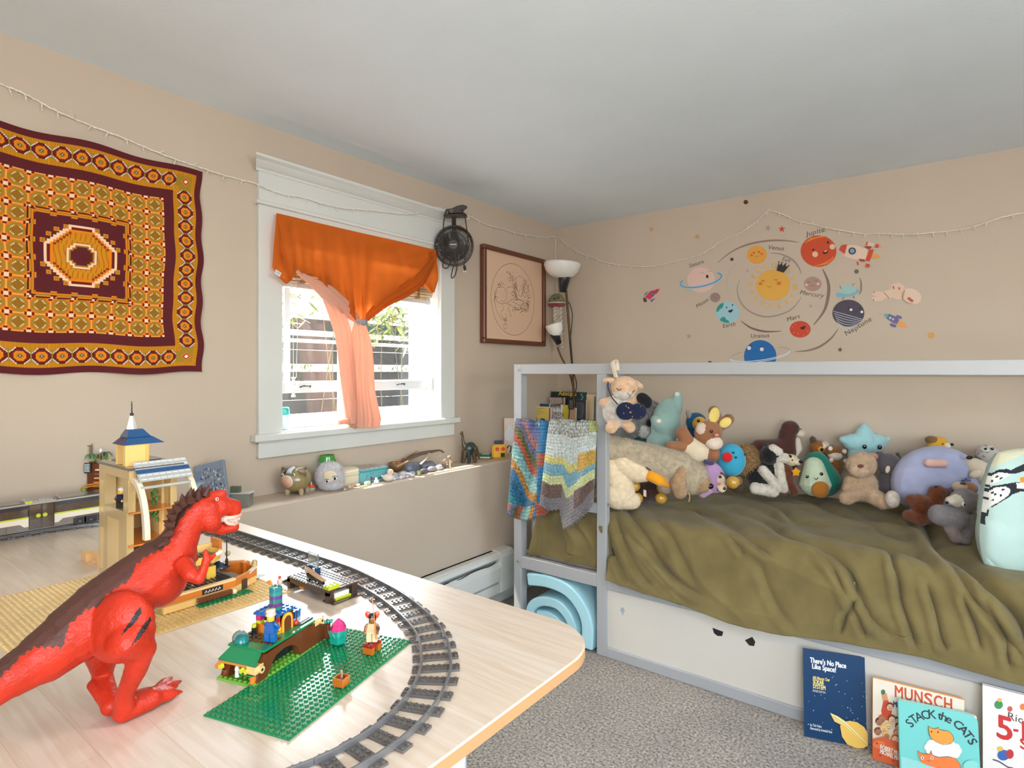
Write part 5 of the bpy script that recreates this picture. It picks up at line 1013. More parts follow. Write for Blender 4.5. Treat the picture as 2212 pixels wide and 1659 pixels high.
rings = [[(.858+r_*math.cos(a), -2.556+r_*math.sin(a), z) for r_, z in ((.036, zb+.050), (.043, zb+.050), (.045, zb+.060), (.038, zb+.062))] for a in [-.9+2.9*i/N_ for i in range(N_+1)]]
m.ring_tube(rings, LG(246, 200, 100), smooth=False); m.build('curved_balcony', t, w=True)
m = MB(); m.lathe([(0, 0), (.036, 0), (.036, .0032), (0, .0032)], DBR, 24, (.858, -2.556, zb+.050)); studs(m, .838, -2.576, 5, 5, zb+.0532, LG(60, 60, 66)); m.build('balcony_floor', t, w=True)
m = MB(); m.box(.822, .856, -2.512, -2.506, zb+.053, zb+.076, AO, .0004); m.box(.82, .828, -2.6, -2.51, zb+.02, zb+.066, LG(246, 206, 130), .0004); m.build('balcony_back_wall', t, w=True)
m = MB(); m.lathe([(.006, 0), (.020, .003), (.018, .006), (.004, .014), (0, .0145)], LG(40, 52, 66), 16, (.872, -2.520, zb+.026)); m.build('parasol', t, w=True)
m = MB(); m.cyl((.886, -2.512, zb+.03), (.886, -2.512, zb+.10), .0014, BLK, .0009, 8); m.cyl((.886, -2.512, zb+.03), (.886, -2.512, zb+.045), .0028, BLK, n=8); m.build('lamp_post', t, w=True)
m = MB(); m.box(.862, .892, -2.552, -2.535, zb+.018, zb+.040, LG(246, 196, 80), .0005); m.cyl((.878, -2.573, zb+.02), (.878, -2.573, zb+.046), .0085, LG(246, 186, 60), .003, 12)
m.build('yellow_kiosk', t, w=True)
m = MB(); [m.ell((.893+rr.uniform(-.005, .005), -2.590+rr.uniform(-.006, .006), zb+.034+rr.uniform(-.006, .006)), .003, P((60, 36, 24), .5), nu=6, nv=5) for _ in range(16)]; m.build('brown_bush', t, w=True)
m = MB(); m.box(.838, .852, -2.580, -2.565, zb+.054, zb+.064, WHT, .0006); m.ell((.838, -2.588, zb+.068), (.006, .005, .009), BLU); m.ell((.843, -2.581, zb+.078), .0032, YEL); m.build('balcony_table', t, w=True)

# ---- the train
t = thing('toy_train', 'white and grey toy brick passenger train with lime stripe by the wall', 'toy train', (.153, -2.6, TZ+.0098)); X0, X1 = .121, .185; zc = TZ+.0125
TY0, TY1 = -3.02, -2.360
def ty(px): return onX(px, 0, X1).y
CRM, TBR = LG(232, 220, 200), P((150, 128, 110), .06, 'glass', t=.72)
d0, d1 = ty(62), ty(117)
m = MB(); m.box(X0, X1, TY0, TY1, zc+.001, zc+.0035, DBG, .0003); m.box(X0+.001, X1-.0006, TY0, TY1, zc+.0035, zc+.020, DBG); m.box(X1-.001, X1, TY0, ty(13), zc, zc+.022, LG(120, 112, 106), .0003); m.box(X1-.001, X1, ty(14), ty(162), zc, zc+.022, LG(122, 114, 108), .0003); m.build('chassis', t, w=True)
m = MB()
def yz(pts, mat, x=X1, w=.0012): m.push(T(x, 0, 0) @ ML); m.prism(pts, 0, w, mat); m.pop()
zl0, zl1 = zc+.0215, zc+.034
yz([(TY0, zl0), (ty(42), zl0), (ty(52), zl0-.008), (d0-.0005, zl0-.008), (d0-.0005, zl1), (TY0, zl1)], CRM); yz([(d1+.0005, zl0-.008), (ty(126), zl0-.008), (ty(136), zl0), (TY1, zl0), (TY1, zl1), (d1+.0005, zl1)], CRM); m.box(X0, X0+.001, TY0, TY1, zl0, zl1, CRM); m.build('lower_panel', t, w=True)
m = MB(); yz([(TY0, zl1), (d0-.0005, zl1), (d0-.0005, zl1+.0035), (TY0, zl1+.0035)], LIME); yz([(d1+.0005, zl1), (TY1, zl1), (TY1, zl1+.0035), (d1+.0005, zl1+.0035)], LIME); m.build('lime_stripe', t, w=True)
zw0, zw1 = zl1+.0035, zc+.057
for a, b in ((TY0, d0), (d1, TY1)): m = MB(); m.box(X1-.0018, X1, a+.001, b-.001, zw0, zw1, TBR); m.box(X0, X0+.0018, a+.001, b-.001, zw0, zw1, TBR); m.build('window_glass', t, w=True)
m = MB(); yz([(TY0, zw1), (d0-.0005, zw1), (d0-.0005, zw1+.0085), (TY0, zw1+.0085)], LG(48, 50, 58)); yz([(d1+.0005, zw1), (TY1, zw1), (TY1, zw1+.0085), (d1+.0005, zw1+.0085)], LG(48, 50, 58)); m.build('window_band', t, w=True)
m = MB(); m.box(X0, X1+.001, TY0, TY1, zw1+.0085, zw1+.0125, LG(176, 170, 160), .0006); zr2 = zw1+.0125
m.box(X0+.004, X1-.004, TY0, TY1, zr2, zr2+.0018, DBG, .0003); m.box(X0+.006, X1+.001, ty(55), ty(120), zr2, zr2+.0034, LG(170, 160, 150), .0003); studs(m, X0+.012, ty(58), 6, 9, zr2+.0034, LG(170, 160, 150)); m.box(X1-.008, X1+.0015, ty(54), ty(70), zr2, zr2+.0055, LIME, .0003)
for px in (50, 120): y = ty(px); m.add([(X1-.012, y-.006, zr2), (X1, y-.006, zr2), (X1, y+.006, zr2), (X1-.012, y+.006, zr2), (X1-.005, y, zr2+.009)], [(0, 1, 4), (1, 2, 4), (2, 3, 4), (3, 0, 4)], LG(110, 104, 98))
m.build('roof', t, w=True)
for a, b in ((d0, (d0+d1)/2), ((d0+d1)/2, d1)):
    m = MB(); zq = zc+.006; m.box(X1-.0014, X1+.0008, a+.0008, b-.0008, zq, zw1+.008, TBR)
    for q in ((a, a+.0015, zq, zw1+.0085), (b-.0015, b, zq, zw1+.0085), (a, b, zq, zq+.0015), (a, b, zw1+.007, zw1+.0085)): m.box(X1-.0012, X1+.0013, q[0], q[1], q[2], q[3], LG(60, 44, 36))
    yc = (a+b)/2+(.006 if a == d0 else -.006); m.cyl((X1+.001, yc, zw0+.000), (X1+.0018, yc, zw0+.000), .0048, LIME, n=18); m.build('door', t, w=True)
for y in (ty(172), ty(196), ty(216)+.01, -2.86, -2.83):
    m = MB(); m.box(X1-.001, X1+.0004, y-.014, y+.014, zc+.000, zc+.0165, BLK); m.cyl((X1+.0004, y, zc+.0065), (X1+.0024, y, zc+.0065), .0066, BLK, n=16); m.cyl((X1+.0024, y, zc+.0065), (X1+.0028, y, zc+.0065), .003, DBG, n=12); m.build('wheel', t, w=True)
m = MB()
for y, c in ((ty(72), RED_), (ty(97), BLU), (ty(140), BLU), (ty(175), LG(40, 70, 120)), (ty(25), LG(90, 120, 130))): m.box(X0+.02, X0+.036, y-.008, y+.008, zc+.022, zc+.04, c, .001); m.lathe([(0, 0), (.005, 0), (.005, .008), (0, .009)], YEL, 12, (X0+.028, y, zc+.040))
m.box(X0+.004, X0+.016, TY0+.02, TY1-.02, zc+.022, zc+.040, LIME, .001); m.build('seats_and_passengers', t, w=True)
# ---- palm island behind the train
f = PXF('toy_palm_island', 'brown toy brick treasure island with palm and black lattice window behind the train', 'toy building', 215, 1060, 1.70); f.o.location.z = TZ; zoff = (f.loc.z-TZ)/f.s; f.loc.z = TZ
L0 = f.L
f.L = lambda px, py, off=0: Vector((px-215, off, 1060-py+zoff))
m = f.mb(); m.box(-45, 45, -12, 10, 0, f.L(0, 1062).z, TAN); m.build('base', f.o)
m = f.mb(); zq = lambda py: f.L(0, py).z
m.box(-21, 42, -9, 9, zq(1062), zq(1000), RBR, 1)
for k, c in enumerate((LG(200, 150, 90), LG(222, 130, 50), LG(222, 190, 140), LG(160, 90, 60), LG(240, 220, 190))): m.box(-6+k*2, 40, -13-k, -8, zq(1050-k*9), zq(1047-k*9), c, .6)
m.build('rock_tower', f.o)
m = f.mb(); m.box(-24, -10, -14, -9, zq(1020), zq(998), BLK, 1)
for i in range(5):
    for j in range(6): m.box(-22+i*2.2, -20.6+i*2.2, -14.6, -14, zq(1017-j*3), zq(1015-j*3), P((214, 232, 236), .3))
m.build('lattice_window', f.o)
m = f.mb()
for x0, y0, x1, y1 in ((-30, 1052, 12, 1044), (-22, 1046, 14, 1040), (-8, 1062, 20, 1054)): m.tube([f.L(215+x0, y0, -14), f.L(215+x1, y1, -14)], 1.6, LG(232, 150, 50), 6)
m.build('plank', f.o)
m = f.mb(); m.box(-16, 44, -10, 8, zq(1000), zq(996), DBR, .6)
for i in range(14): m.ell(f.L(205+i*4, 993-2*(i % 2), -6+(i % 3)*4), (3, 3, 2.2), (LIME, GRNL, LG(60, 150, 40))[i % 3], nu=8, nv=6)
m.build('greenery', f.o)
def palm(px, py0, py1, r_, leaf, ly):
    m = f.mb(); n = 7
    for i in range(n): m.cyl(f.L(px, py0+(py1-py0)*i/n, -4), f.L(px, py0+(py1-py0)*(i+1)/n, -4), r_*.8, LG(126, 112, 92), r_, 10)
    m.build('palm_trunk', f.o)
    m = f.mb()
    for k in range(6):
        a = k*PI/3+.3; c, s_ = math.cos(a), math.sin(a); pts = [f.L(px+c*rr_, ly+dz, -4+s_*rr_) for rr_, dz in ((0, 0), (6, -2), (12, 3), (16, 10))]; m.tube(pts, [1.8, 2.4, 2, .4], leaf, 6, flat=.35)
    m.build('palm_leaves', f.o)
palm(199.5, 990, 962, 3.1, LG(70, 160, 90), 983); palm(231, 988, 976, 2, LG(60, 110, 70), 978)
m = f.mb(); m.tube([f.L(199, 962, -4), f.L(190, 963, -4), f.L(183, 966, -4)], [1.5, 1, .4], LG(126, 112, 92), 6); m.tube([f.L(199, 962, -4), f.L(204, 957, -4)], [1.2, .3], LG(126, 112, 92), 6); m.build('dead_fronds', f.o)
m = f.mb(); m.cyl(f.L(219, 990, -5), f.L(219, 980, -5), 4.5, RBR, n=12); m.ell(f.L(221, 973, -5), (3.2, 3.2, 5), WHT); m.build('chef_head', f.o)
m = f.mb(); m.ell(f.L(178, 1061, -16), (10, 4, 3), LG(216, 180, 130)); m.ell(f.L(172, 1066, -18), (9, 3, 2), LG(110, 190, 150)); m.ell(f.L(192, 1056, -16), (5, 3, 4), LG(130, 200, 40)); m.build('shore_plants', f.o)
# ---- wooden blocks left of the hotel
WB = P((232, 186, 128), .5, 'paint', b=.05); BGI = [0]
def wblock(x, y, z, a, b, c, rz, lab, arch=False):
    m = MB(); m.push(T(x, y, z) @ R(rz))
    if arch:
        pr = [(-a/2, 0), (-a*.28, 0)]+[(a*.28*-math.cos(PI*i/8), c*.62*math.sin(PI*i/8)) for i in range(9)]+[(a*.28, 0), (a/2, 0), (a/2, c), (-a/2, c)]
        m.push(R(90, 'X')); m.prism(pr, -b/2, b/2, WB); m.pop()
    else: m.box(-a/2, a/2, -b/2, b/2, 0, c, WB, .001)
    m.pop(); tag(m.build('wooden_block'), lab, 'wooden block', 'plain wooden blocks on the table')
q = onZ(190, 1210, TZ); wblock(q.x, q.y, TZ, .030, .016, .018, 0, 'nearest wooden block left of the hotel'); wblock(q.x+.045, q.y+.006, TZ, .046, .016, .024, 0, 'arched wooden block touching the hotel wall', True)
wblock(q.x-.02, q.y+.06, TZ, .05, .03, .012, 10, 'flat wooden block behind the arched one'); wblock(q.x-.045, q.y+.09, TZ, .05, .02, .018, 6, 'lower wooden block of the two farthest from the camera'); wblock(q.x-.045, q.y+.09, TZ+.0182, .04, .018, .018, 6, 'upper wooden block of the two farthest from the camera')
# ---- the red dinosaur
def dd(px): return .70+(px-270)*.00034
def D(px, py, e=0): return CAM+ray(px, py)*(dd(px)+e)
def dr(px, r): return r*dd(px)/FPX
RED, BRN = P((186, 46, 24), .42, 'scaly'), P((82, 50, 42), .5, 'scaly')
t = thing('toy_dinosaur', 'large red and brown plastic tyrannosaur standing on the table', 'toy dinosaur', onZ(262, 1548, TZ), 0)
bl = Blob(.0016, 7)
def ch(pts, e=0):
    for i in range(len(pts)-1):
        a, b = pts[i], pts[i+1]; bl.c(D(a[0], a[1], a[3] if len(a) > 3 else e), D(b[0], b[1], b[3] if len(b) > 3 else e), dr(a[0], a[2]), dr(b[0], b[2]), RED)
ch([(-150, 1575, 14), (-90, 1540, 26), (-30, 1500, 38), (30, 1458, 46), (100, 1415, 58), (170, 1362, 68), (230, 1312, 70), (290, 1268, 68), (340, 1228, 62), (372, 1196, 48), (392, 1158, 37), (408, 1128, 33), (430, 1100, 32)])
bl.e(D(340, 1250), (dr(340, 60),)*3, RED); bl.e(D(377, 1214), (dr(377, 42),)*3, RED)
# head, jaws
ch([(440, 1092, 27), (462, 1088, 24), (488, 1095, 21), (503, 1100, 18)]); ch([(462, 1074, 16), (481, 1066, 9)]); ch([(452, 1100, 24, -.006), (456, 1128, 21, -.008)]); ch([(480, 1096, 22, -.004), (506, 1094, 15, 0)]); ch([(440, 1122, 22), (456, 1134, 18), (480, 1143, 13), (505, 1139, 11)])
# near thigh, shin, foot; arms
hp, he = -.026, -.052
bl.e(D(262, 1354, -.034), (dr(262, 66), dr(262, 40), dr(262, 76)), RED, rot=(0, 20, 37)); bl.e(D(285, 1374, -.040), (dr(285, 42), dr(285, 34), dr(285, 56)), RED, rot=(0, 30, 37))
heel = onZ(266, 1546, TZ+.008)
def K(px, py, e): return D(px, py, e)
kn = K(309, 1402, -.050); an = onZ(272, 1500, TZ+.026); bl.c(K(285, 1385, -.050), kn, dr(285, 46), dr(300, 25), RED); bl.c(kn, K(292, 1450, -.042), dr(300, 25), dr(290, 22), RED); bl.c(K(292, 1450, -.042), K(270, 1498, -.030), dr(290, 22), dr(270, 17), RED)
hq = onZ(268, 1536, TZ+.012); bl.c(K(270, 1498, -.030), hq, dr(270, 18), .0125, RED)
toes = [onZ(392, 1470, TZ+.007), onZ(394, 1494, TZ+.006), onZ(372, 1462, TZ+.008)]; mid = hq.lerp(toes[1], .45)+Vector((0, 0, .004))
bl.c(hq, mid, .0125, .0125, RED)
for q in toes: bl.c(mid, mid.lerp(q, .6)+Vector((0, 0, .001)), .010, .0078, RED); bl.c(mid.lerp(q, .6)+Vector((0, 0, .001)), q, .0078, .0015, RED)
bl.c(K(222, 1400, .03), K(222, 1450, .040), dr(222, 44), dr(222, 22), RED); fq = onZ(240, 1524, TZ+.012); bl.c(K(222, 1450, .040), K(205, 1486, .03), dr(222, 22), dr(205, 12), RED); bl.c(K(222, 1455, .040), fq, dr(222, 19), .0115, RED); bl.c(K(200, 1480, .03), fq, dr(205, 12), .010, RED)
for dx, dy in ((76, 0), (70, -16)): q = fq+(RT*.05*(dx/76)+FW*.05); q.z = TZ+.008; bl.c(fq, fq.lerp(q, .55), .011, .009, RED); bl.c(fq.lerp(q, .55), q, .009, .0018, RED)
ch([(398, 1222, 20, -.032), (412, 1240, 16, -.046), (430, 1250, 12, -.054), (440, 1230, 8.5, -.056), (446, 1210, 9, -.056)]); ch([(446, 1208, 7, -.056), (444, 1192, 5.5, -.056)]); ch([(446, 1210, 8, -.056), (456, 1205, 6, -.054), (463, 1199, 4.5, -.054)])
ch([(400, 1200, 14, .034), (420, 1206, 9, .042), (418, 1180, 7, .042)])
EDGE = [(-200, 1640), (-60, 1512), (0, 1462), (25, 1440), (45, 1417), (75, 1398), (138, 1398), (142, 1372), (149, 1350), (187, 1316), (216, 1309), (224, 1290), (261, 1264), (280, 1253), (295, 1219), (313, 1204), (347, 1189), (362, 1178), (368, 1160), (380, 1137), (395, 1115), (422, 1085), (440, 1074), (452, 1062), (700, 1000)]
EX, EY = [e[0] for e in EDGE], [e[1] for e in EDGE]
CAMn, FWn, RTn = np.array(CAM), np.array(FW), np.array(RT)
STR = [[(x*.4885, 1060+y*.4885) for x, y in q] for q in ([(622, 510), (604, 530), (570, 585), (532, 640), (556, 622), (600, 580), (628, 535)], [(664, 556), (634, 592), (604, 640), (584, 680), (616, 656), (652, 606), (670, 572)])]
BLS = P((40, 32, 32), .45, 'scaly')
def inpoly(x, y, pg):
    c = False; j = len(pg)-1
    for i in range(len(pg)):
        xi, yi = pg[i]; xj, yj = pg[j]
        if (yi > y) != (yj > y) and x < (xj-xi)*(y-yi)/(yj-yi)+xi: c = not c
        j = i
    return c
def dpaint(p, mt):
    r = p-CAMn; d = r @ FWn; x = CX+FPX*(r @ RTn)/d; y = CY-FPX*r[2]/d
    if x < 446 and y < np.interp(x, EX, EY)+3*math.sin(x*.4) and d < 9: 
        return BRN
    if d < .70 and 255 < x < 330 and (inpoly(x, y, STR[0]) or inpoly(x, y, STR[1])): return BLS
    return mt
bl.mesh(paint=dpaint, disp=.0003, dsc=170).build('body', t, w=True)
m = MB(); rr = random.Random(9)
for px, py, n_ in ((352, 1170, 3), (358, 1150, 4), (362, 1128, 4), (368, 1106, 4), (380, 1090, 4), (394, 1076, 4), (410, 1066, 4), (428, 1060, 3), (446, 1060, 2), (338, 1186, 2)):
    for k in range(n_):
        e = (k-(n_-1)/2)*.018; a = D(px+rr.uniform(-3, 3)+k*4, py+rr.uniform(-3, 3)+abs(e)*300, e*.9); c0 = D(402, 1140); dv = (a-c0).normalized(); dv = (dv+FW*e*14).normalized(); m.cyl(a-dv*.005, a+dv*.0085, .0058, BRN, .0004, 7, smooth=False)
m.build('spiky_crest', t, w=True)
HE = -dr(500, 13)
m = MB(); GUM = P((232, 168, 150), .3, 'plastic'); TTH = P((240, 236, 226), .25, 'plastic')
m.tube([D(484, 1116, -.006), D(494, 1119, -.010), D(506, 1118, -.009), D(518, 1112, -.002), D(520, 1112, .010)], [.0015, .003, .003, .003, .002], GUM, 8); m.tube([D(484, 1124, -.006), D(494, 1131, -.008), D(504, 1132, -.006), D(513, 1132, .002), D(514, 1131, .012)], [.0015, .0026, .0026, .0026, .002], GUM, 8); m.build('gums', t, w=True)
m = MB()
for i in range(11): x = 486+i*3.1; m.cyl(D(x, 1119-(max(0, x-508)*.3), -.009+max(0, x-508)*.0008), D(x, 1126-(max(0, x-508)*.3), -.009+max(0, x-508)*.0008), .0014, TTH, .0003, 6)
for i in range(9): x = 488+i*3; m.cyl(D(x, 1131, -.007+max(0, x-503)*.0008), D(x, 1125, -.007+max(0, x-503)*.0008), .0012, TTH, .0003, 6)
m.build('teeth', t, w=True)
m = MB(); m.tube([D(486, 1128, 0), D(498, 1128, .004), D(508, 1127, .004)], [.003, .004, .002], P((210, 90, 84), .3, 'plastic'), 8); m.build('tongue', t, w=True)
m = MB(); m.ell(D(469, 1078, -.0168), .0020, P((240, 236, 220), .1, 'plastic')); m.ell(D(469.5, 1078, -.0183), .0011, P((30, 20, 16), .1)); m.build('eye', t, w=True)

# ================================================================== THINGS ON THE LEDGE
LZ = .684
def LF(name, label, cat, px, X, group=None):
    d = dX(px, X); f = PXF(name, label, cat, px, CY+(CAM.z-LZ)*FPX/d, d, group); f.b = f.p[1]; return f
GOLD, CER = P((150, 132, 88), .25, 'plastic', coat=.7), P((176, 158, 128), .3, 'plastic', coat=.6)
f = LF('piggy_bank', 'brown and gold glazed ceramic pig with pink snout on the ledge', 'piggy bank', 637, .085); b_ = f.b; M0 = f.M
b = f.blob(1.3, 3); b.e((0, 12, 32), (30, 36, 28), GOLD); [b.c((x, y, 8), (x, y, 3), 6, 5, CER) for x in (-14, 16) for y in (-6, 28)]; b.mesh(M0).build('body', f.o)
m = f.mb(); m.push(T(-8, -22, 33) @ R(-12, 'Z') @ R(100, 'X')); m.lathe([(9, -6), (13.5, 0), (13.5, 3), (12.5, 4)], P((226, 222, 216), .3, 'plastic'), 24); m.lathe([(0, 3.2), (12.4, 3.6), (12.4, 4.4), (0, 4.6)], P((228, 176, 152), .4, 'plastic'), 24); m.pop(); m.build('snout', f.o)
m = f.mb(); m.tube([(-5, -22, 50), (-4, -17, 56), (0, -6, 60)], [7, 6, 4], P((200, 212, 218), .3, 'plastic'), 10, flat=.5); m.build('nose_stripe', f.o)
for sx in (-1, 1): m = f.mb(); m.add([(sx*8, -8, 56), (sx*27-1, -2, 60), (sx*28, -10, 40), (sx*16, -16, 52), (sx*20, -4, 54)], [(0, 1, 4), (1, 2, 4), (2, 3, 4), (3, 0, 4), (0, 3, 2, 1)], CER, True); m.build('ear', f.o)
for x in (-16, 8): m = f.mb(); m.ell((x-3, -20, 46), 3, P((238, 236, 230), .2)); m.ell((x-3, -22.6, 46), 1.7, P((30, 24, 20), .2)); m.build('eye', f.o)
f = LF('tealight_candle', 'orange and grey toy tealight candle between the pig and the fluffy ball', 'candle', 672, .07); m = f.mb(); m.lathe([(0, 0), (9, 0), (9, 8), (0, 8)], P((170, 166, 150), .4), 18); m.build('base', f.o); m = f.mb(); m.lathe([(0, 8), (9.3, 8), (9.3, 13), (7, 13), (6, 11), (0, 11)], P((232, 84, 36), .3, 'plastic'), 18); m.build('cup', f.o); m = f.mb(); m.lathe([(0, 11), (2.6, 12), (2.9, 15), (1.2, 20), (0, 23)], P((220, 200, 200), .3), 12); m.build('flame', f.o)
f = LF('soda_can', 'green drink can behind the fluffy ball', 'can', 707, .035); h = f.b-983; m = f.mb(); m.lathe([(0, 0), (15, 0), (18, 4), (18, h-10), (15, h-3), (15.5, h), (13, h-1.5), (0, h-2.5)], P((60, 150, 50), .2, 'plastic', coat=.8), 26); m.build('body', f.o); m = f.mb(); m.lathe([(18.15, h-34), (18.2, h-22), (18.15, h-14)], P((110, 190, 190), .2, 'plastic'), 26); m.build('band', f.o)
FLF = P((232, 232, 236), .9, 'fur', sc=500); FLP, FLB = P((240, 224, 222), .9, 'fur', sc=500), P((232, 230, 232), .9, 'fur', sc=500)
f = LF('fluffy_ball_toy', 'white and pink fluffy round plush ball with cartoon eyes', 'soft toy', 708, .125); b = f.blob(1.5, 3); b.e((0, 16, 30), (31, 26, 31), FLF); b.e((4, 14, 12), (28, 24, 12), FLF)
b.mesh(f.M, 5200, .006, paint=lambda p, mt: FLP if (noise.noise(Vector(p)*.06)+(.25 if p[2] < 20 and p[0] > -8 else -.12)) > .12 else (FLB if noise.noise(Vector(p)*.07+Vector((5, 5, 5))) > .12 else FLF)).build('body', f.o)
m = f.mb(); m.ell((8, -9, 34), (15, 3, 12), P((232, 218, 186), .8, 'cloth')); m.build('face_patch', f.o)
for x, z, r in ((2, 24, 4.2), (19, 30, 5.2)): m = f.mb(); m.ell((x, -12, z), (r, 1.6, r*.8), P((240, 240, 244), .3)); m.ell((x+.5, -13.6, z-.4), (r*.5, 1, r*.6), P((24, 24, 50), .2)); m.tube([(x-r, -12.6, z+r*.4), (x, -13.2, z+r*1.0), (x+r, -12.6, z+r*.6)], .7, P((20, 20, 30), .4), 5); m.build('eye', f.o)
# boxes (world aligned)
def ybox(name, lab, cat, pxa, pxb, X0_, X1_, h, mat, round_=.003):
    ya, yb = onX(pxa, 0, X1_).y, onX(pxb, 0, X1_).y; t = thing(name, lab, cat, ((X0_+X1_)/2, (ya+yb)/2, LZ)); return t, ya, yb
CRM2, TEAL = P((226, 214, 186), .35, 'plastic', coat=.2), P((104, 178, 184), .3, 'plastic', coat=.3)
t, ya, yb = ybox('domed_box', 'cream box with rounded lid behind the shells', 'box', 730, 776, .03, .105, 0, 0); m = MB(); m.box(.03, .105, ya, yb, LZ, LZ+.038, CRM2, .002); m.build('body', t, w=True)
m = MB(); pr = [(.03, LZ+.039), (.105, LZ+.039), (.105, LZ+.052), (.098, LZ+.062), (.08, LZ+.067), (.055, LZ+.067), (.037, LZ+.062), (.03, LZ+.052)]; m.ring_tube([[(x, ya-.001, z) for x, z in pr], [(x, yb+.001, z) for x, z in pr]], CRM2, smooth=False); m.build('lid', t, w=True)
t, ya, yb = ybox('teal_tin', 'teal tin box with flat patterned lid on the ledge', 'tin', 780, 839, .03, .12, 0, 0); m = MB(); m.box(.03, .12, ya, yb, LZ, LZ+.046, TEAL, .004)
for k in range(16): y = ya+.02+(yb-ya-.04)*rr.random(); z = LZ+.008+.03*rr.random(); m.box(.1202, .1206, y-.002, y+.002, z-.001, z+.001, P((40, 60, 80), .5))
m.box(.1202, .1206, (ya+yb)/2-.012, (ya+yb)/2+.030, LZ+.012, LZ+.015, P((50, 50, 60), .5)); m.box(.1202, .1208, (ya+yb)/2-.022, (ya+yb)/2-.014, LZ+.010, LZ+.024, P((180, 60, 80), .5)); m.build('body', t, w=True)
m = MB(); m.box(.0285, .1215, ya-.0015, yb+.0015, LZ+.047, LZ+.056, TEAL, .004); m.box(.036, .114, ya+.006, yb-.006, LZ+.056, LZ+.0566, P((196, 176, 168), .5)); [m.box(.04, .11, ya+.01+k*.013, ya+.017+k*.013, LZ+.0566, LZ+.0570, P((150, 110, 110), .5) if k % 2 else P((228, 214, 206), .5)) for k in range(int((yb-ya-.02)/.013))]; m.build('lid', t, w=True)
def rockm(mb, c, r, mat, seed, rough=.25, sub=10):
    V = []; q = Vector(c)
    mm = MB(); mm.ell((0, 0, 0), (1, 1, 1), mat, nu=12, nv=8); 
    for v in mm.v: v = Vector(v); n_ = 1+rough*noise.noise(v*1.3+Vector((seed, 0, 0))); V.append((q.x+v.x*r[0]*n_, q.y+v.y*r[1]*n_, q.z+v.z*r[2]*n_))
    mb.add(V, mm.f, mat, True)
def ledge_rock(name, lab, cat, px, X, r, col, grp, rise=0, rot=0):
    d = dX(px, X); p = Vector((X, onX(px, 0, X).y, LZ+rise+r[2]*.92)); m = MB(); rockm(m, p, r, P(col, .35, 'plastic'), px*.37); tag(m.build(name), lab, cat, grp)
SHC = [(206, 186, 160), (170, 140, 110), (226, 214, 200), (150, 120, 96)]
for k, (px, X, s_, lab) in enumerate(((756, .15, .013, 'striped brown spiral seashell in front of the cream box'), (763, .135, .012, 'tan spiral seashell behind the striped one'), (772, .14, .010, 'small brown seashell left of the teal tin'), (778, .13, .009, 'grey seashell against the corner of the teal tin'), (792, .15, .015, 'orange brown conch shell in front of the teal tin'), (750, .165, .007, 'tiny white shell at the ledge edge left of the others'), (745, .16, .006, 'tiny pale shell nearest the fluffy ball'))):
    p = Vector((X, onX(px, 0, X).y, LZ)); m = MB(); c = P(SHC[k % 4], .3, 'plastic'); m.tube([p+Vector((math.cos(a)*s_*.45*(1-a/13), math.sin(a)*s_*.8*(1-a/13)+s_*.12*a/6, s_*.55+math.sin(a*.5)*s_*.1)) for a in [i*.45 for i in range(24)]], [s_*.5*(1-i/26) for i in range(24)], c, 10)
    m.ell(p+Vector((0, 0, s_*.5)), (s_*.6, s_*.8, s_*.5), c); tag(m.build('seashell'), lab, 'seashell', 'seashells on the ledge')
p = Vector((.165, onX(785, 0, .165).y, LZ)); m = MB(); m.tube([p+Vector((.009*math.cos(a), .016*math.sin(a), .0024)) for a in [2*PI*i/20 for i in range(20)]], .0024, P((170, 176, 150), .4), 8, closed=True); tag(m.build('ring'), 'flat green ring lying at the front edge of the ledge', 'ring')
f = LF('small_figurine', 'small white figurine in front of the teal tin', 'figurine', 813, .155); b = f.blob(.8, 2); WH = P((228, 232, 230), .35, 'plastic'); b.e((0, 0, 5), (6, 4, 4.5), WH); b.e((0, -1, 11), (3, 3, 3), WH); b.c((-5, 0, 2), (-9, -2, 1), 2, 1, WH); b.mesh(f.M).build('body', f.o)
f = LF('toy_duck', 'small cream toy duck in front of the pebbles', 'toy', 838, .15); b = f.blob(1, 3); DK = P((240, 218, 200), .35, 'plastic'); b.e((0, 0, 8), (12, 8, 8), DK); b.c((-8, 0, 9), (-14, 0, 12), 5, 2, DK); b.e((5, 0, 20), (7.5, 6.5, 7), DK); b.mesh(f.M).build('body', f.o); m = f.mb(); m.ell((12, -2, 18), (3, 2, 1.5), P((240, 170, 110), .4)); m.build('beak', f.o); m = f.mb(); m.ell((8, -6, 21), 1, P((30, 30, 30), .3)); m.build('eye', f.o)
PB = [(190, 194, 210), (214, 208, 214), (170, 176, 192), (226, 222, 222), (200, 186, 180), (150, 156, 172)]
for k in range(34):
    px = 846+(k % 9)*6+rr.uniform(-2, 2)+(k//9)*2; row = k//9; X = .150-row*.020+rr.uniform(-.004, .004); s_ = rr.uniform(.007, .011)
    ledge_rock('pebble', ('polished pebble in the %s row of the heap between duck and driftwood' % ('front', 'second', 'third', 'rear')[min(row, 3)]), 'pebble', px, X, (s_*.9, s_*1.15, s_*.7), PB[k % 6], 'polished pebbles on the ledge '+('front', 'second', 'third', 'rear')[min(row, 3)]+' row', rise=(0 if row == 0 else .0015*row))
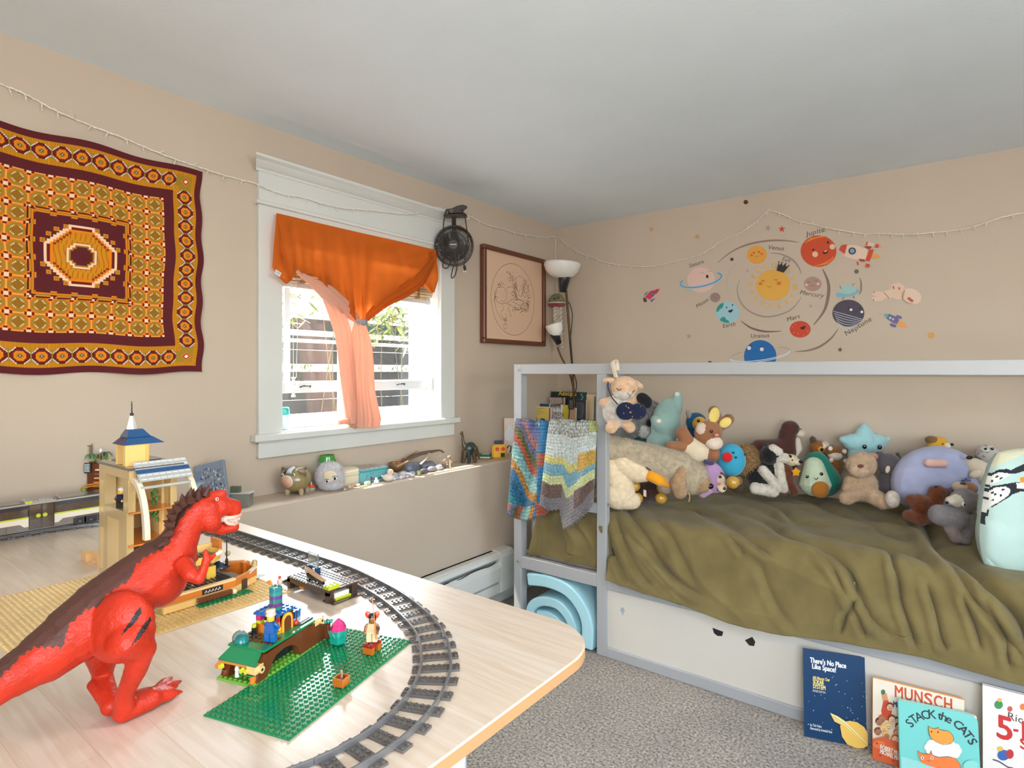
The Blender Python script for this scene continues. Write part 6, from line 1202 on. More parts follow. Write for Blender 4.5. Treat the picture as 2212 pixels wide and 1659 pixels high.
for px, X, r, c, lab in ((892, .095, (.022, .042, .026), (96, 104, 120), 'big rounded blue grey stone behind the pebbles'), (925, .085, (.024, .042, .022), (110, 116, 132), 'second large grey stone right of the biggest one'), (915, .13, (.014, .022, .012), (96, 96, 100), 'dark banded stone in front of the big stones'), (932, .125, (.014, .026, .013), (150, 142, 146), 'mauve stone at the right of the heap'), (905, .15, (.008, .010, .012), (176, 170, 110), 'small yellow green stone in front'), (948, .12, (.014, .022, .013), (196, 196, 196), 'pale striped shell like stone near the right end')):
    ledge_rock('stone', lab, 'stone', px, X, r, c, 'large stones on the ledge')
DR = P((112, 88, 66), .75, 'paint', b=.6, sc=60)
def wpt(px, py, X): return onX(px, py, X)
m = MB(); m.tube(catmull([wpt(866, 1003, .05), wpt(885, 990, .05), wpt(910, 980, .05), wpt(935, 975, .05), wpt(950, 973, .05), wpt(958, 977, .05)], 8), [.006+.006*math.sin(PI*min(1, i/30)) for i in range(41)], DR, 10, flat=.6); tag(m.build('driftwood'), 'curved brown piece of driftwood lying over the stones', 'driftwood')
m = MB(); m.tube([wpt(868, 1000, .04), wpt(885, 985, .04), wpt(903, 974, .04)], [.006, .004, .001], DR, 8); m.tube([wpt(866, 1000, .035), wpt(872, 990, .035)], [.008, .003], DR, 8); tag(m.build('bark'), 'thin strip of bark behind the driftwood', 'bark')
m = MB(); m.tube([wpt(857, 1008, .12), wpt(882, 996, .12)], .0032, P((190, 150, 110), .6), 8); tag(m.build('stick'), 'short tan stick lying by the pebbles', 'stick')
m = MB(); a, c = wpt(907, 1003, .11), wpt(928, 979, .08); m.tube([a, c], [.008, .010], P((176, 164, 146), .7, 'paint', b=.4), 4, flat=.3, smooth=False); tag(m.build('flat_stone'), 'flat pale wooden wedge leaning on the big stones', 'wedge')
f = LF('wooden_bowl', 'small brown wooden bowl with trinkets behind the teal tin', 'bowl', 858, .04); m = f.mb(); m.lathe([(0, 6), (8, 6), (15, 14), (18, 24), (16.5, 24), (8, 9), (0, 8)], P((140, 104, 70), .5, 'paint'), 20); m.lathe([(0, 0), (9, 0), (8, 6), (0, 6)], P((120, 90, 60), .5), 16); m.build('bowl', f.o); m = f.mb(); m.ell((2, -2, 22), (8, 6, 4), P((190, 110, 60), .5)); m.ell((-6, 2, 22), (5, 5, 3), P((190, 180, 150), .5)); m.build('trinkets', f.o)
f = LF('metal_trinket', 'tangle of tiny silver and orange metal pieces by the driftwood', 'trinket', 962, .11); m = f.mb()
for k in range(26): a = Vector((rr.uniform(-16, 12), rr.uniform(-4, 6), rr.uniform(1, 24))); m.tube([a, a+Vector((rr.uniform(-5, 5), rr.uniform(-3, 3), rr.uniform(-5, 5)))], rr.uniform(.7, 1.6), P(((190, 190, 190), (230, 160, 70), (90, 90, 96), (220, 214, 200))[k % 4], .25, 'plastic'), 6)
m.build('pieces', f.o)
f = LF('small_candle', 'tiny white candle on a dark base at the end of the heap', 'candle', 972, .13); m = f.mb(); m.lathe([(0, 0), (5, 0), (3, 2.5), (0, 3)], P((110, 106, 104), .4), 12); m.build('base', f.o); m = f.mb(); m.cyl((0, 0, 3), (0, 0, 19), 1.2, P((236, 230, 220), .4), n=8); m.build('candle', f.o)
# long-necked dinosaur
f = LF('toy_dinosaur', 'small dark green long necked dinosaur figure on the ledge', 'toy dinosaur', 1010, .085); BR2, GR2 = P((84, 64, 46), .4, 'plastic'), P((26, 50, 48), .4, 'plastic'); b = f.blob(1.1, 3)
b.e((2, 3, 30), (13, 9, 13), GR2); b.e((7, 5, 33), (11, 8, 12), P((44, 58, 44), .4, 'plastic')); b.ch([(-6, 2, 34), (-10, 1, 46), (-11, 1, 58), (-12, 0, 66)], [7, 3.6, 2.8, 2.6], BR2); b.c((-12, 0, 66), (-15, -1, 63), 3, 2, BR2)
for x, y, c in ((-8, -3, BR2), (-12, 6, BR2), (4, -4, GR2), (16, 6, BR2)): b.c((x*.7, y, 24), (x, y, 3), 5.5, 3.2, c); b.c((x, y, 3), (x-2, y-1, 1.5), 3.2, 2.6, c)
b.ch([(16, 6, 30), (22, 8, 18), (25, 9, 8)], [7, 3.5, 1.5], BR2); b.mesh(f.M).build('body', f.o)
f = LF('green_book', 'small stack of green edged books lying behind the dinosaur figure', 'book', 1043, .05)
m = f.mb(); m.push(R(-8)); m.box(-13, 18, -8, 14, 5, 10, P((30, 110, 70), .4), 1); m.box(-12, 17, -7.6, 13.6, 1.6, 5, P((220, 210, 190), .7), .6); m.box(-13, 18, -8, 14, 0, 1.6, P((120, 80, 50), .5), .4); m.box(-2, 14, -4, 6, 10, 10.4, P((220, 220, 214), .5)); m.pop(); m.build('books', f.o)
t = LF('music_player', 'small yellow toy music player with two red knobs on the ledge', 'music player', 1079, .12); f = t; m = f.mb(); m.push(R(12)); m.box(-16, 16, -4, 10, 0, 31, P((244, 186, 60), .35, 'plastic'), 4); m.pop(); m.build('body', f.o)
for x in (-6, 7): m = f.mb(); m.push(R(12)); m.cyl((x, -4, 21.5), (x, -5.4, 21.5), 4.2, P((226, 84, 44), .3, 'plastic'), n=16); m.pop(); m.build('knob', f.o)
m = f.mb(); m.push(R(12)); m.box(2, 11, -4.6, -4, 4, 13, P((36, 66, 50), .3)); m.pop(); m.build('screen', f.o)
m = f.mb(); m.push(R(12)); m.box(-11, 8, 2, 4, 31, 39, P((60, 52, 90), .4)); m.pop(); m.build('card', f.o); m = f.mb(); m.tube([(17, 4, 22), (20, 4, 28), (25, 5, 26), (24, 5, 18), (22, 5, 12)], 1.4, P((24, 26, 34), .4), 6); m.build('strap', f.o)
t = LF('cat_card', 'pale card with a white cat silhouette standing on the ledge by the bed', 'card', 1104, .06); f = t; m = f.mb(); m.box(-15, 14, 4, 7, 0, 77, P((226, 206, 190), .6, 'paint'), .5); m.build('card', f.o)
m = f.mb(); m.push(T(0, 3.6, 0) @ R(90, 'X')); m.prism([(-12, 30), (-14, 44), (-8, 54), (-7, 64), (-3, 60), (1, 64), (2, 54), (10, 44), (12, 30), (0, 26)], 0, .4, P((218, 222, 224), .5)); m.pop(); m.build('cat_shape', f.o)
# wrapped DVD-like picture book and small clear box at the left
f = LF('picture_book', 'grey blue picture book leaning against the wall behind the red dinosaur', 'book', 468, .11); h = f.b; m = f.mb()
m.push(T(-6, 0, 0) @ R(-14, 'Y') @ R(-14, 'X')); m.box(-33, 33, 0, 9, 2, 106, P((128, 140, 158), .35, 'paint'), 1); m.box(-31, 32, .6, 8.6, 106, 106.4, P((230, 226, 210), .6)); m.pop(); m.build('book', f.o); m = f.mb(); m.push(T(-6, 0, 0) @ R(-14, 'Y') @ R(-14, 'X'))
for k in range(110):
    x, z = rr.uniform(-20, 31), rr.uniform(30, 92); z -= max(0, abs(x-4)-16)*.8; m.box(x-1.2, x+1.2, -.4, 0, z, z+rr.uniform(2, 5.5), P(((70, 76, 96), (200, 206, 214), (150, 110, 96), (90, 110, 140), (186, 196, 170))[k % 5], .4))
m.box(-31, -20, -.3, 0, 72, 92, P((110, 124, 160), .4)); m.box(-31, -19, -.3, 0, 50, 68, P((150, 186, 206), .4)); m.pop(); m.build('cover_picture', f.o)
f = LF('clear_box', 'grey translucent box on the ledge behind the dinosaur head', 'box', 524, .12); m = f.mb(); m.box(-26, 16, -8, 18, 0, 28, P((170, 172, 164), .15, 'glass', t=.5), 1); m.build('box', f.o); m = f.mb(); m.box(-28, 18, -9, 19, 28, 31, P((190, 186, 176), .4), .8); m.box(-26, -6, -2, 8, 31, 44, P((96, 104, 86), .5), .5); m.build('lid', f.o)

# ================================================================== THE BED
GREY = P((170, 171, 172), .42, 'paint', b=.1); PANEL = P((216, 210, 198), .4, 'paint', b=.03); SCR = P((190, 190, 190), .3, 'metal')
BX0, BX1, BYF, BYB, BT = .418, 2.53, -1.0, -.015, 1.16; bed = thing('childs_bed', 'pale grey wooden childs bed frame with tall rails and white lower panel', 'bed', ((BX0+BX1)/2, -.5, 0))
def bp(x0, x1, y0, y1, z0, z1, name, mat=GREY, b=.002): m = MB(); m.box(x0, x1, y0, y1, z0, z1, mat, b); return m.build(name, bed, w=True)
for x in (BX0, BX1-.04):
    for y0, y1 in ((BYF, BYF+.045), (BYB-.045, BYB)): bp(x, x+.04, y0, y1, 0, BT, 'post')
bp(.834, .877, BYF, BYF+.03, 0, BT-.043, 'post'); 
for y0, y1 in ((BYF, BYF+.03), (BYB-.03, BYB)):
    bp(BX0+.04, BX1-.04, y0, y1, BT-.043, BT, 'top_rail'); bp(BX0+.04, .834, y0, y1, .268, .319, 'side_rail'); bp(.877, BX1-.04, y0, y1, .268, .319, 'side_rail')
for x in (BX0, BX1-.04): bp(x+.004, x+.034, BYF+.045, BYB-.045, BT-.043, BT, 'end_rail'); bp(x+.004, x+.034, BYF+.045, BYB-.045, .268, .319, 'end_rail')
bp(BX0+.04, .834, BYF+.004, BYF+.026, .853, .880, 'ladder_rung'); bp(BX0+.04, .834, BYF+.004, BYF+.026, .560, .600, 'ladder_rung')
bp(.877, BX1-.04, BYF, BYF+.02, 0, .040, 'base_rail'); bp(.877, BX1-.04, BYF+.010, BYF+.016, .040, .268, 'front_panel', PANEL, 0)
bp(BX0+.04, BX1-.04, BYF+.032, BYB-.032, .275, .30, 'slat_base')
for x, z in ((BX0+.022, 1.135), (BX0+.022, .293)): m = MB(); m.cyl((x, BYF, z), (x, BYF-.002, z), .0065, SCR, n=16); m.cyl((x, BYF-.002, z), (x, BYF-.0024, z), .0025, P((60, 60, 60), .5), n=6); m.build('bolt', bed, w=True)
q = onX(1311, 1105, .877); m = MB(); m.cyl((.877, -.985, .60), (.879, -.985, .60), .006, SCR, n=14); m.build('bolt', bed, w=True)
for px, py, pts, c, lab in ((1345, 1321, [(-.008, .012), (-.002, .016), (.006, .014), (.009, .004), (.004, -.004), (.002, -.014), (-.002, -.014), (-.004, -.004), (-.010, 0)], (170, 178, 182), 'small silver sticker at the left of the bed panel'), (1550, 1365, [(-.018, .010), (.020, .006), (.016, -.010), (0, -.014), (-.012, -.008)], (36, 34, 40), 'torn black sticker in the middle of the bed panel'), (1621, 1386, [(-.018, 0), (.006, .018), (.016, .004), (.012, -.012), (-.004, -.014)], (44, 36, 34), 'tilted torn black sticker right of the other one')):
    p = onY(px, py, BYF+.0098); m = MB(); m.push(T(*p) @ MBK); m.prism(pts, 0, .0006, P(c, .3)); m.pop(); tag(m.build('sticker'), lab, 'sticker')
m = MB(); m.box(BX0+.05, BX1-.05, BYF+.036, BYB-.036, .301, .50, P((206, 190, 184), .8, 'cloth'), .03); tag(m.build('mattress'), 'mattress on the childs bed almost hidden by the olive throw', 'mattress')
# ---- the olive throw
OLV = P((120, 106, 66), .9, 'cloth', sh=.15, lo=.82, hi=1.18, vs=9, sc=700)
hx_ = [(.48, .335), (.86, .335), (.90, .318), (1.05, .300), (1.2, .292), (1.36, .270), (1.5, .272), (1.7, .300), (1.9, .312), (2.1, .305), (2.6, .30)]
def hem(x): return float(np.interp(x, [h[0] for h in hx_], [h[1] for h in hx_]))
def rdg(t): return (1-abs(math.sin(t)))**1.6
def thr(u, v):
    x = .485+2.12*u; y0 = -.045; n1 = noise.noise(Vector((x*1.7, v*2.2, 3))); n2 = noise.noise(Vector((x*4, v*5, 8)))
    edge = -.925+.012*n1; yf = -1.028+.010*n2 if x > .88 else -.985
    if x < .9 and x > .82: yf = -.962
    if x <= .82: yf = -.975
    zt_ = .552+.010*n1; hz = hem(x)
    if v < .56: s_ = v/.56; y = y0+(edge-y0)*s_; z = zt_; nv = Vector((0, 0, 1))
    elif v < .70: a = (v-.56)/.14*PI/2*.86; y = edge-.055*math.sin(a); z = zt_-.075*(1-math.cos(a)); nv = Vector((0, -math.sin(a), math.cos(a)))
    else:
        s_ = (v-.70)/.30; a = PI/2*.86; ya, za = edge-.055*math.sin(a), zt_-.075*(1-math.cos(a)); y = ya+(yf-ya)*s_**1.2; z = za+(hz-za)*s_; nv = Vector((0, -.96, .25))
    w = min(1, max(0, (v-.42)/.3))
    ph1 = 6.6*(v*3.1)+1.35*x+3.2*n1+1.2*n2; ph2 = 9.0*x-10.5*v+3.6*n1+.9*n2; ph3 = 17*x-15*v+5*n1
    h = (1-w)*.006*rdg(ph1)+w*(.010*rdg(ph2))+.004*noise.noise(Vector((x*7, v*9, 1)))-.004
    if x < .86: h = (.020*rdg(16*x-5*v+3*n1)+.010*rdg(31*x-9*v+4*n1))*min(1, v*1.5)-.006
    fade = min(1, max(0, (u-.0)/.02)); damp = 1 if v < .93 else .7
    p = Vector((x, y, z))+nv*h*damp; p.x += .010*n2*w
    if u < .03: k = (.03-u)/.03; p.z = max(.33, p.z-.16*k**1.5)
    if x < .82 and v > .62: p.y -= .0; p.z = max(p.z, .326)
    if p.z > .56 and x > 1.85 and v < .56: p.z += .02*max(0, x-1.85)
    return tuple(p)
m = MB(); m.grid(560, 210, thr, OLV)
FOLDS = [([(0, 545), (60, 600), (110, 650), (140, 690)], 7, 12), ([(60, 480), (110, 520), (150, 600), (200, 700)], 8, 13), ([(110, 425), (250, 470), (330, 520), (400, 570), (440, 600)], 7, 13), ([(130, 400), (280, 440), (400, 480), (480, 530), (600, 570), (680, 640), (720, 720), (760, 800), (830, 860)], 9, 20),
 ([(250, 400), (380, 440), (480, 490), (560, 520), (660, 545), (760, 570), (900, 600), (960, 640)], 8, 18), ([(340, 400), (450, 440), (520, 490), (640, 510)], 6, 13), ([(480, 400), (560, 420), (640, 460), (740, 490), (800, 530), (900, 560)], 7, 14), ([(600, 410), (680, 440), (760, 480), (860, 500), (940, 560)], 6, 13), ([(640, 412), (740, 430), (850, 465), (900, 520), (960, 575)], 6, 13),
 ([(905, 470), (930, 500), (960, 560), (1050, 625), (1150, 715), (1230, 815), (1250, 900)], 13, 32), ([(680, 640), (705, 730), (680, 780), (655, 850)], 8, 16), ([(940, 575), (1030, 660), (1110, 760), (1180, 860), (1200, 960)], 9, 18), ([(820, 590), (842, 680), (850, 740), (880, 830), (900, 890)], 8, 15), ([(580, 580), (640, 640), (690, 740), (720, 800), (740, 860)], 8, 15),
 ([(700, 560), (800, 590), (830, 640)], 6, 10), ([(1100, 700), (1150, 780), (1190, 850), (1243, 930)], 8, 14), ([(-40, 430), (0, 480), (40, 540), (90, 620), (160, 690), (220, 730)], 8, 16), ([(150, 440), (270, 500), (330, 560), (350, 600)], 7, 10), ([(1040, 700), (1080, 800), (1110, 900)], 8, 12), ([(-60, 470), (-30, 560), (10, 640), (60, 700)], 7, 14), ([(400, 620), (430, 700), (470, 780), (520, 840)], 9, 9), ([(930, 680), (960, 770), (980, 860), (1000, 900)], 8, 11), ([(-80, 560), (-50, 620), (-20, 690)], 6, 10), ([(0, 410), (120, 440), (220, 460)], 7, 10)]
A_ = np.array(m.v); rel = A_-np.array(CAM); d_ = rel @ np.array(FW); PXv = CX+FPX*(rel @ np.array(RT))/d_; PYv = CY-FPX*rel[:, 2]/d_; G = A_.reshape(210, 560, 3)
Nv = np.cross(np.gradient(G, axis=1), np.gradient(G, axis=0)).reshape(-1, 3); Nv /= np.linalg.norm(Nv, axis=1)[:, None]+1e-12
H_ = np.zeros(len(A_)); vis = A_[:, 0] > .885
for pts, wd, am in FOLDS:
    pl_ = np.array([(1370+p.x*.677, 797+p.y*.677) for p in catmull([(a, b, 0) for a, b in pts], 5)]); best = np.full(len(A_), 1e9); sg = np.zeros(len(A_)); tt = np.zeros(len(A_))
    for i in range(len(pl_)-1):
        a, b = pl_[i], pl_[i+1]; ab = b-a; L2 = ab @ ab; px_, py_ = PXv-a[0], PYv-a[1]; tq = np.clip((px_*ab[0]+py_*ab[1])/L2, 0, 1); dx_, dy_ = px_-tq*ab[0], py_-tq*ab[1]; dd_ = np.hypot(dx_, dy_); k = dd_ < best
        best[k] = dd_[k]; sg[k] = np.sign(ab[0]*dy_-ab[1]*dx_)[k]; tt[k] = (i+tq[k])/(len(pl_)-1)
    s_ = best*sg; env = np.clip(np.minimum(tt, 1-tt)*6, 0, 1)*.9+.1
    H_ += vis*env*am*.001*(np.exp(-(s_/wd)**2)*1.0-.62*np.exp(-((s_-1.9*wd)/(wd*1.1))**2)-.15*np.exp(-((s_+2.2*wd)/(wd*1.5))**2))
A_ = A_+Nv*H_[:, None]; m.v = [tuple(q) for q in A_]
o = m.build('throw_blanket'); tag(o, 'crumpled olive green velvet throw covering the bed', 'throw'); sd = o.modifiers.new('s', 'SOLIDIFY'); sd.thickness = .006; sd.offset = -1
# ---- two crocheted blankets over the ladder rung
def crochet(name, lab, cols, quad, bot, Yf, colf):
    nu, nv = 150, 230; V = []
    def fn(u, v):
        tl, tr = quad
        bx = interp(bot, u); ax = tl[0]+(tr[0]-tl[0])*u; ay = tl[1]+(tr[1]-tl[1])*u
        kn = .0022*math.sin(v*210)*(.6+.4*math.sin(u*120+(int(v*33) % 2)*1.6)); w = .010*math.sin(u*7+v*2.2)*min(1, v*2)+.006*noise.noise(Vector((u*5, v*5, Yf*9)))
        if v < .16:
            a = v/.16; top = onY(ax, ay, Yf); z = top.z-.10*(1-a)**2*1.0-.0; ang = a*PI*.5; y = -.962+(Yf+.962)*math.sin(ang) if a > .3 else -.955
            y = -.950-(abs(Yf)-.950)*math.sin(ang); z = top.z-.016-.10*(1-a)+.012*math.sin(ang)+.09*(1-a)*(a)
            return (top.x, y, z+kn)
        s_ = (v-.16)/.84; px, py = ax+(bx[0]-ax)*s_, ay+(bx[1]-ay)*s_; q = onY(px, py, Yf-kn-w-.012*math.sin(PI*min(1, s_*3)*.5)*math.sin(PI*u)**.3); return (q.x, q.y, q.z)
    m = MB(); m.grid(nu, nv, fn, cols); c = np.ones((nu*nv, 4)); k = 0
    for j in range(nv):
        for i in range(nu): c[k, :3] = lin(colf(i/(nu-1), j/(nv-1))); k += 1
    m.cols = c; o = m.build(name); tag(o, lab, 'blanket', 'crocheted blankets over the bed rail'); sd = o.modifiers.new('s', 'SOLIDIFY'); sd.thickness = .012; sd.offset = -1; return o
def _kn(nt, b, N, L):
    a = N('ShaderNodeVertexColor'); a.layer_name = 'Col'; L(a.outputs[0], b.inputs['Base Color']); b.inputs['Specular IOR Level'].default_value = .1; b.inputs['Sheen Weight'].default_value = .3
    tc = N('ShaderNodeTexCoord'); n = N('ShaderNodeTexNoise'); n.inputs['Scale'].default_value = 350; L(tc.outputs['Object'], n.inputs[0]); bp_ = N('ShaderNodeBump'); bp_.inputs['Strength'].default_value = .7; bp_.inputs['Distance'].default_value = .003; L(n.outputs[0], bp_.inputs['Height']); L(bp_.outputs[0], b.inputs['Normal'])
KNM = nodes_mat('crochet_yarn', _kn, .95); rk = random.Random(2)
S1 = [(34, 120, 160), (60, 160, 176), (150, 200, 200), (90, 110, 160), (120, 120, 170), (196, 130, 120), (120, 124, 160), (110, 110, 60), (190, 90, 60), (130, 190, 190), (160, 210, 200), (200, 140, 60), (40, 120, 170), (30, 100, 140)]
def c1(u, v):
    t = v*1.0-u*.42+.02*math.sin(u*9)+.34; k = t*13+.10*math.sin(v*210)
    if v > .90: k = u*9+v*6
    if u > .76: k = 12.5 if (int(v*9) % 4) else 8.5
    c = S1[int(k) % len(S1)]; f = rk.uniform(.66, .92)*(.72 if math.sin(k*2*PI*2) > .8 and rk.random() < .7 else 1); return tuple(min(255, x*f) for x in c)
crochet('crochet_blanket', 'blue and multicoloured diagonal striped crocheted blanket on the left', KNM, ((1118, 908), (1185, 912)), [(1101, 1110), (1118, 1117), (1140, 1122), (1160, 1114), (1178, 1108)], -1.022, c1)
S2 = [(.30, (190, 184, 168)), (.40, (206, 214, 208)), (.50, (216, 224, 218)), (.58, (226, 214, 130)), (.68, (130, 178, 196)), (.76, (214, 220, 160)), (.90, (116, 92, 84)), (1.1, (132, 126, 130))]
def c2(u, v):
    w = v+(.05*(u-.5) if u > .62 else 0)+.004*math.sin(v*210); c = next(c for a, c in S2 if w < a)
    if w >= .76 and .35 < u < .62: c = (140, 134, 136)
    if .46 < w < .62 and u > .66: c = (216, 172, 80)
    if w < .30: c = ((206, 212, 206), (140, 120, 100), (190, 210, 214), (170, 160, 140))[rk.randrange(4)] if u < .9 else (190, 200, 130)
    f = rk.uniform(.72, .95); return tuple(min(255, x*f) for x in c)
crochet('crochet_blanket', 'cream yellow and brown banded chunky crocheted blanket on the right', KNM, ((1192, 908), (1285, 912)), [(1170, 1090), (1185, 1100), (1212, 1098), (1222, 1142), (1250, 1122), (1262, 1108), (1276, 1086)], -1.030, c2)
# ---- blue foam roll under the bed end
FOAM = P((176, 222, 232), .85, 'paint', b=.3, sc=300); t = thing('foam_roll', 'rolled pale blue foam mattress topper pushed under the bed end', 'foam roll', (.66, -.85, 0))
def slab(pts, th, y0, y1, name):
    P_ = [Vector((onY(px, py, y0).x, onY(px, py, y0).z)) for px, py in pts]; P_ = [p.to_2d() for p in catmull([p.to_3d() for p in P_], 7)]; L_, Rr = [], []
    for i, p in enumerate(P_):
        tg = (P_[min(i+1, len(P_)-1)]-P_[max(i-1, 0)]).normalized(); n_ = Vector((-tg.y, tg.x)); L_.append(p+n_*th/2); Rr.append(p-n_*th/2)
    m = MB(); rings = []
    for a, b2 in zip(L_, Rr): rings.append([(a.x, y0+.006, max(.001, a.y)), (a.x*.9+b2.x*.1, y0, max(.001, a.y*.9+b2.y*.1)), (a.x*.1+b2.x*.9, y0, max(.001, a.y*.1+b2.y*.9)), (b2.x, y0+.006, max(.001, b2.y)), (b2.x, y1, max(.001, b2.y)), (a.x, y1, max(.001, a.y))])
    m.ring_tube(rings, FOAM, smooth=False); m.build(name, t, w=True)
slab([(1140, 1252), (1180, 1257), (1222, 1275), (1252, 1310), (1267, 1352), (1266, 1400)], .052, -1.004, -.5, 'outer_layer')
slab([(1140, 1345), (1146, 1312), (1168, 1300), (1200, 1306), (1224, 1330), (1236, 1362), (1238, 1398)], .040, -.996, -.5, 'middle_layer'); slab([(1160, 1326), (1184, 1330), (1204, 1346), (1210, 1362), (1200, 1376), (1172, 1372), (1158, 1352)], .030, -.990, -.5, 'inner_layer')

# ================================================================== BOOKS
class Plane:
    def __init__(s, O, U, V): s.O = O; s.U = U.normalized(); s.w = U.length; V = V-s.U*V.dot(s.U); s.V = V.normalized(); s.h = V.length; s.N = s.U.cross(s.V); s.M = Matrix.Translation(O) @ Matrix((s.U, s.V, s.N)).transposed().to_4x4()
    def hit(s, px, py): d = ray(px, py); t = (s.O-CAM).dot(s.N)/d.dot(s.N); q = CAM+d*t-s.O; return (q.dot(s.U), q.dot(s.V))
class Art:
    def __init__(s, pl, m, fx, z0=.0004): s.p = pl; s.m = m; s.fx = fx; s.z = z0
    def q(s, x, y): return s.p.hit(*s.fx(x, y))
    def poly(s, pts, c): s.z += .00012; s.m.poly([s.q(*p) for p in pts], s.z, P(c, .5))
    def el(s, x, y, rx, ry, c, rot=0, n=20): s.poly(circ(x, y, rx, ry, n, rot=rot), c)
    def line(s, pts, w, c, k=5): s.z += .00012; ribbon(s.m, [tuple(p)[:2] for p in catmull([s.q(*p)+(0,) for p in pts], k)], w, s.z, P(c, .5))
    def text(s, t, x, y, size, c, ang=0, bold=0, align='LEFT', sx=1, shear=0, x2=None):
        s.z += .00012; p = s.q(x, y)
        if x2: mm = MB(); text(mm, t, size, None, ext=.00006, align=align); sx = (s.q(x2, y)[0]-p[0])/max(v[0] for v in mm.v)
        [text(s.m, t, size, P(c, .5), T(p[0]+bold*ox, p[1]+bold*oy, s.z+k*.00001) @ R(ang), ext=.00006, align=align, sx=sx, shear=shear) for k, (ox, oy) in enumerate(((0, 0), (1, 0), (-1, 0), (0, 1), (0, -1)) if bold else ((0, 0),))]
def book(lab, bl_, br_, tl_, cover, th, art, fx, lean=.035, spine=None, rnd=0, flat=1.0, grp='picture books leaning on the bed panel'):
    O = onZ(*bl_, 0.0015); B = onZ(*br_, 0.0015); B.y = O.y+(B.y-O.y)*flat; tp_ = onY(*tl_, O.y+lean); pl = Plane(O, B-O, tp_-O); t = thing('picture_book', lab, 'book', O+(B-O)/2, 0, grp)
    m = MB(pl.M); m.box(.001, pl.w-.002, .002, pl.h-.002, -th+.001, -.001, P((232, 224, 208), .7)); m.build('pages', t, w=True)
    m = MB(pl.M); pts = [(0, 0), (pl.w, 0)]+([(pl.w, pl.h)] if not rnd else [(pl.w-rnd+rnd*math.cos(a), pl.h-rnd+rnd*math.sin(a)) for a in [PI/2*i/8 for i in range(9)]])+[(0, pl.h)]
    m.prism(pts, -.001, .0004, P(cover, .3, 'paint', b=.01), side=P(spine or cover, .4)); m.prism(pts, -th, -th+.001, P(spine or cover, .4)); m.box(-.0008, .0004, 0, pl.h, -th, .0002, P(spine or cover, .4)); m.build('cover', t, w=True)
    m = MB(pl.M); art(Art(pl, m, fx)); m.build('cover_print', t, w=True); return t
z7 = lambda x, y: (1700+x*.23146, 1360+y*.23146)
NV = (10, 58, 98)
def art1(a):
    W_, Y_ = (236, 236, 232), (240, 216, 120)
    a.text("There's No Place", 214, 318, .0215, W_, -1, .0007, x2=550); a.text('Like Space!', 232, 374, .0215, W_, -1, .0007, x2=455); a.text('All About Our', 240, 466, .0125, Y_, 0, .0003, x2=400)
    a.text('SOLAR', 242, 512, .018, Y_, 0, .0005, x2=344); a.text('SYSTEM', 242, 556, .018, Y_, 0, .0005, x2=358); a.text('REVISED EDITION', 240, 582, .0085, W_, x2=358); a.text('by Tish Rabe', 216, 902, .010, W_, bold=.0001, x2=322); a.text('illustrated by Aristides Ruiz', 216, 934, .010, W_, bold=.0001, x2=420)
    for k in range(40): x, y = 190+rr.random()*550, 400+rr.random()*560; a.el(x, y, 2+3*rr.random(), 3+3*rr.random(), W_, n=6)
    a.poly([(398, 768), (470, 800), (560, 860), (660, 950), (748, 1050), (750, 1084), (700, 1050), (600, 960), (500, 880), (440, 850)], (238, 206, 120)); a.poly([(492, 890), (520, 856), (580, 842), (650, 856), (715, 900), (750, 960), (750, 1075), (710, 1098), (640, 1096), (560, 1062), (510, 990)], (240, 196, 92))
    a.poly([(406, 776), (470, 806), (560, 870), (650, 960), (746, 1064), (748, 1078), (640, 980), (540, 890), (470, 836)], (250, 232, 160)); a.line([(430, 800), (540, 876), (640, 970), (746, 1076)], .0012, (150, 110, 40))
book('dark blue hardback about the solar system leaning on the bed panel', (1738, 1590), (1873, 1616), (1742, 1402), NV, .007, art1, z7)
def art2(a):
    for k, ch_ in enumerate('MUNSCH'): a.text(ch_, 1000+k*92, 655+k*23, .046, (206, 76, 36), 0, .0007, x2=1000+k*92+80)
    a.text('MINI', 990, 728, .021, (60, 60, 120), 0, .0007, x2=1085)
    a.line([(905, 590), (915, 640), (930, 700), (925, 740)], .014, (226, 150, 100)); a.el(898, 582, 20, 24, (60, 120, 80)); a.poly([(880, 760), (900, 660), (945, 660), (980, 760), (960, 850), (900, 840)], (200, 70, 40))
    SK, HR = [(236, 186, 146), (176, 120, 86), (240, 196, 160)], [(120, 60, 30), (60, 36, 26), (230, 190, 90), (200, 90, 40)]
    for k, (x, y) in enumerate(((960, 720), (860, 860), (950, 900), (1030, 960), (850, 950), (1020, 850), (905, 920), (890, 830), (980, 830), (1045, 900), (930, 985), (1010, 1010))): a.el(x, y-8, 36, 36, HR[k % 4]); a.el(x, y+4, 28, 30, SK[k % 3]); a.el(x-9, y, 3, 4, (30, 20, 20), n=8); a.el(x+9, y, 3, 4, (30, 20, 20), n=8); a.line([(x-12, y+14), (x, y+20), (x+12, y+14)], .0012, (120, 30, 20))
    a.poly([(800, 1010), (900, 990), (1064, 1050), (1064, 1280), (800, 1195)], (214, 92, 46)); a.el(860, 1060, 56, 36, (230, 120, 60)); a.el(975, 1120, 60, 44, (226, 108, 56)); [a.el(*q_, 12, 10, (190, 60, 30), n=10) for q_ in ((840, 1050), (880, 1070), (960, 1100), (1000, 1130), (990, 1210), (870, 1160))]
    a.text('ROBERT MUNSCH', 866, 1106, .017, (240, 226, 210), -6, .0004, x2=1130); a.text('MICHAEL MARTCHENKO', 866, 1150, .017, (240, 226, 210), -6, .0004, x2=1210)
book('cream and orange hardback with a crowd of children behind the cat book', (1885, 1637), (2085, 1682), (1889, 1465), (240, 226, 206), .012, art2, z7, spine=(236, 150, 60), flat=.3, lean=.028)
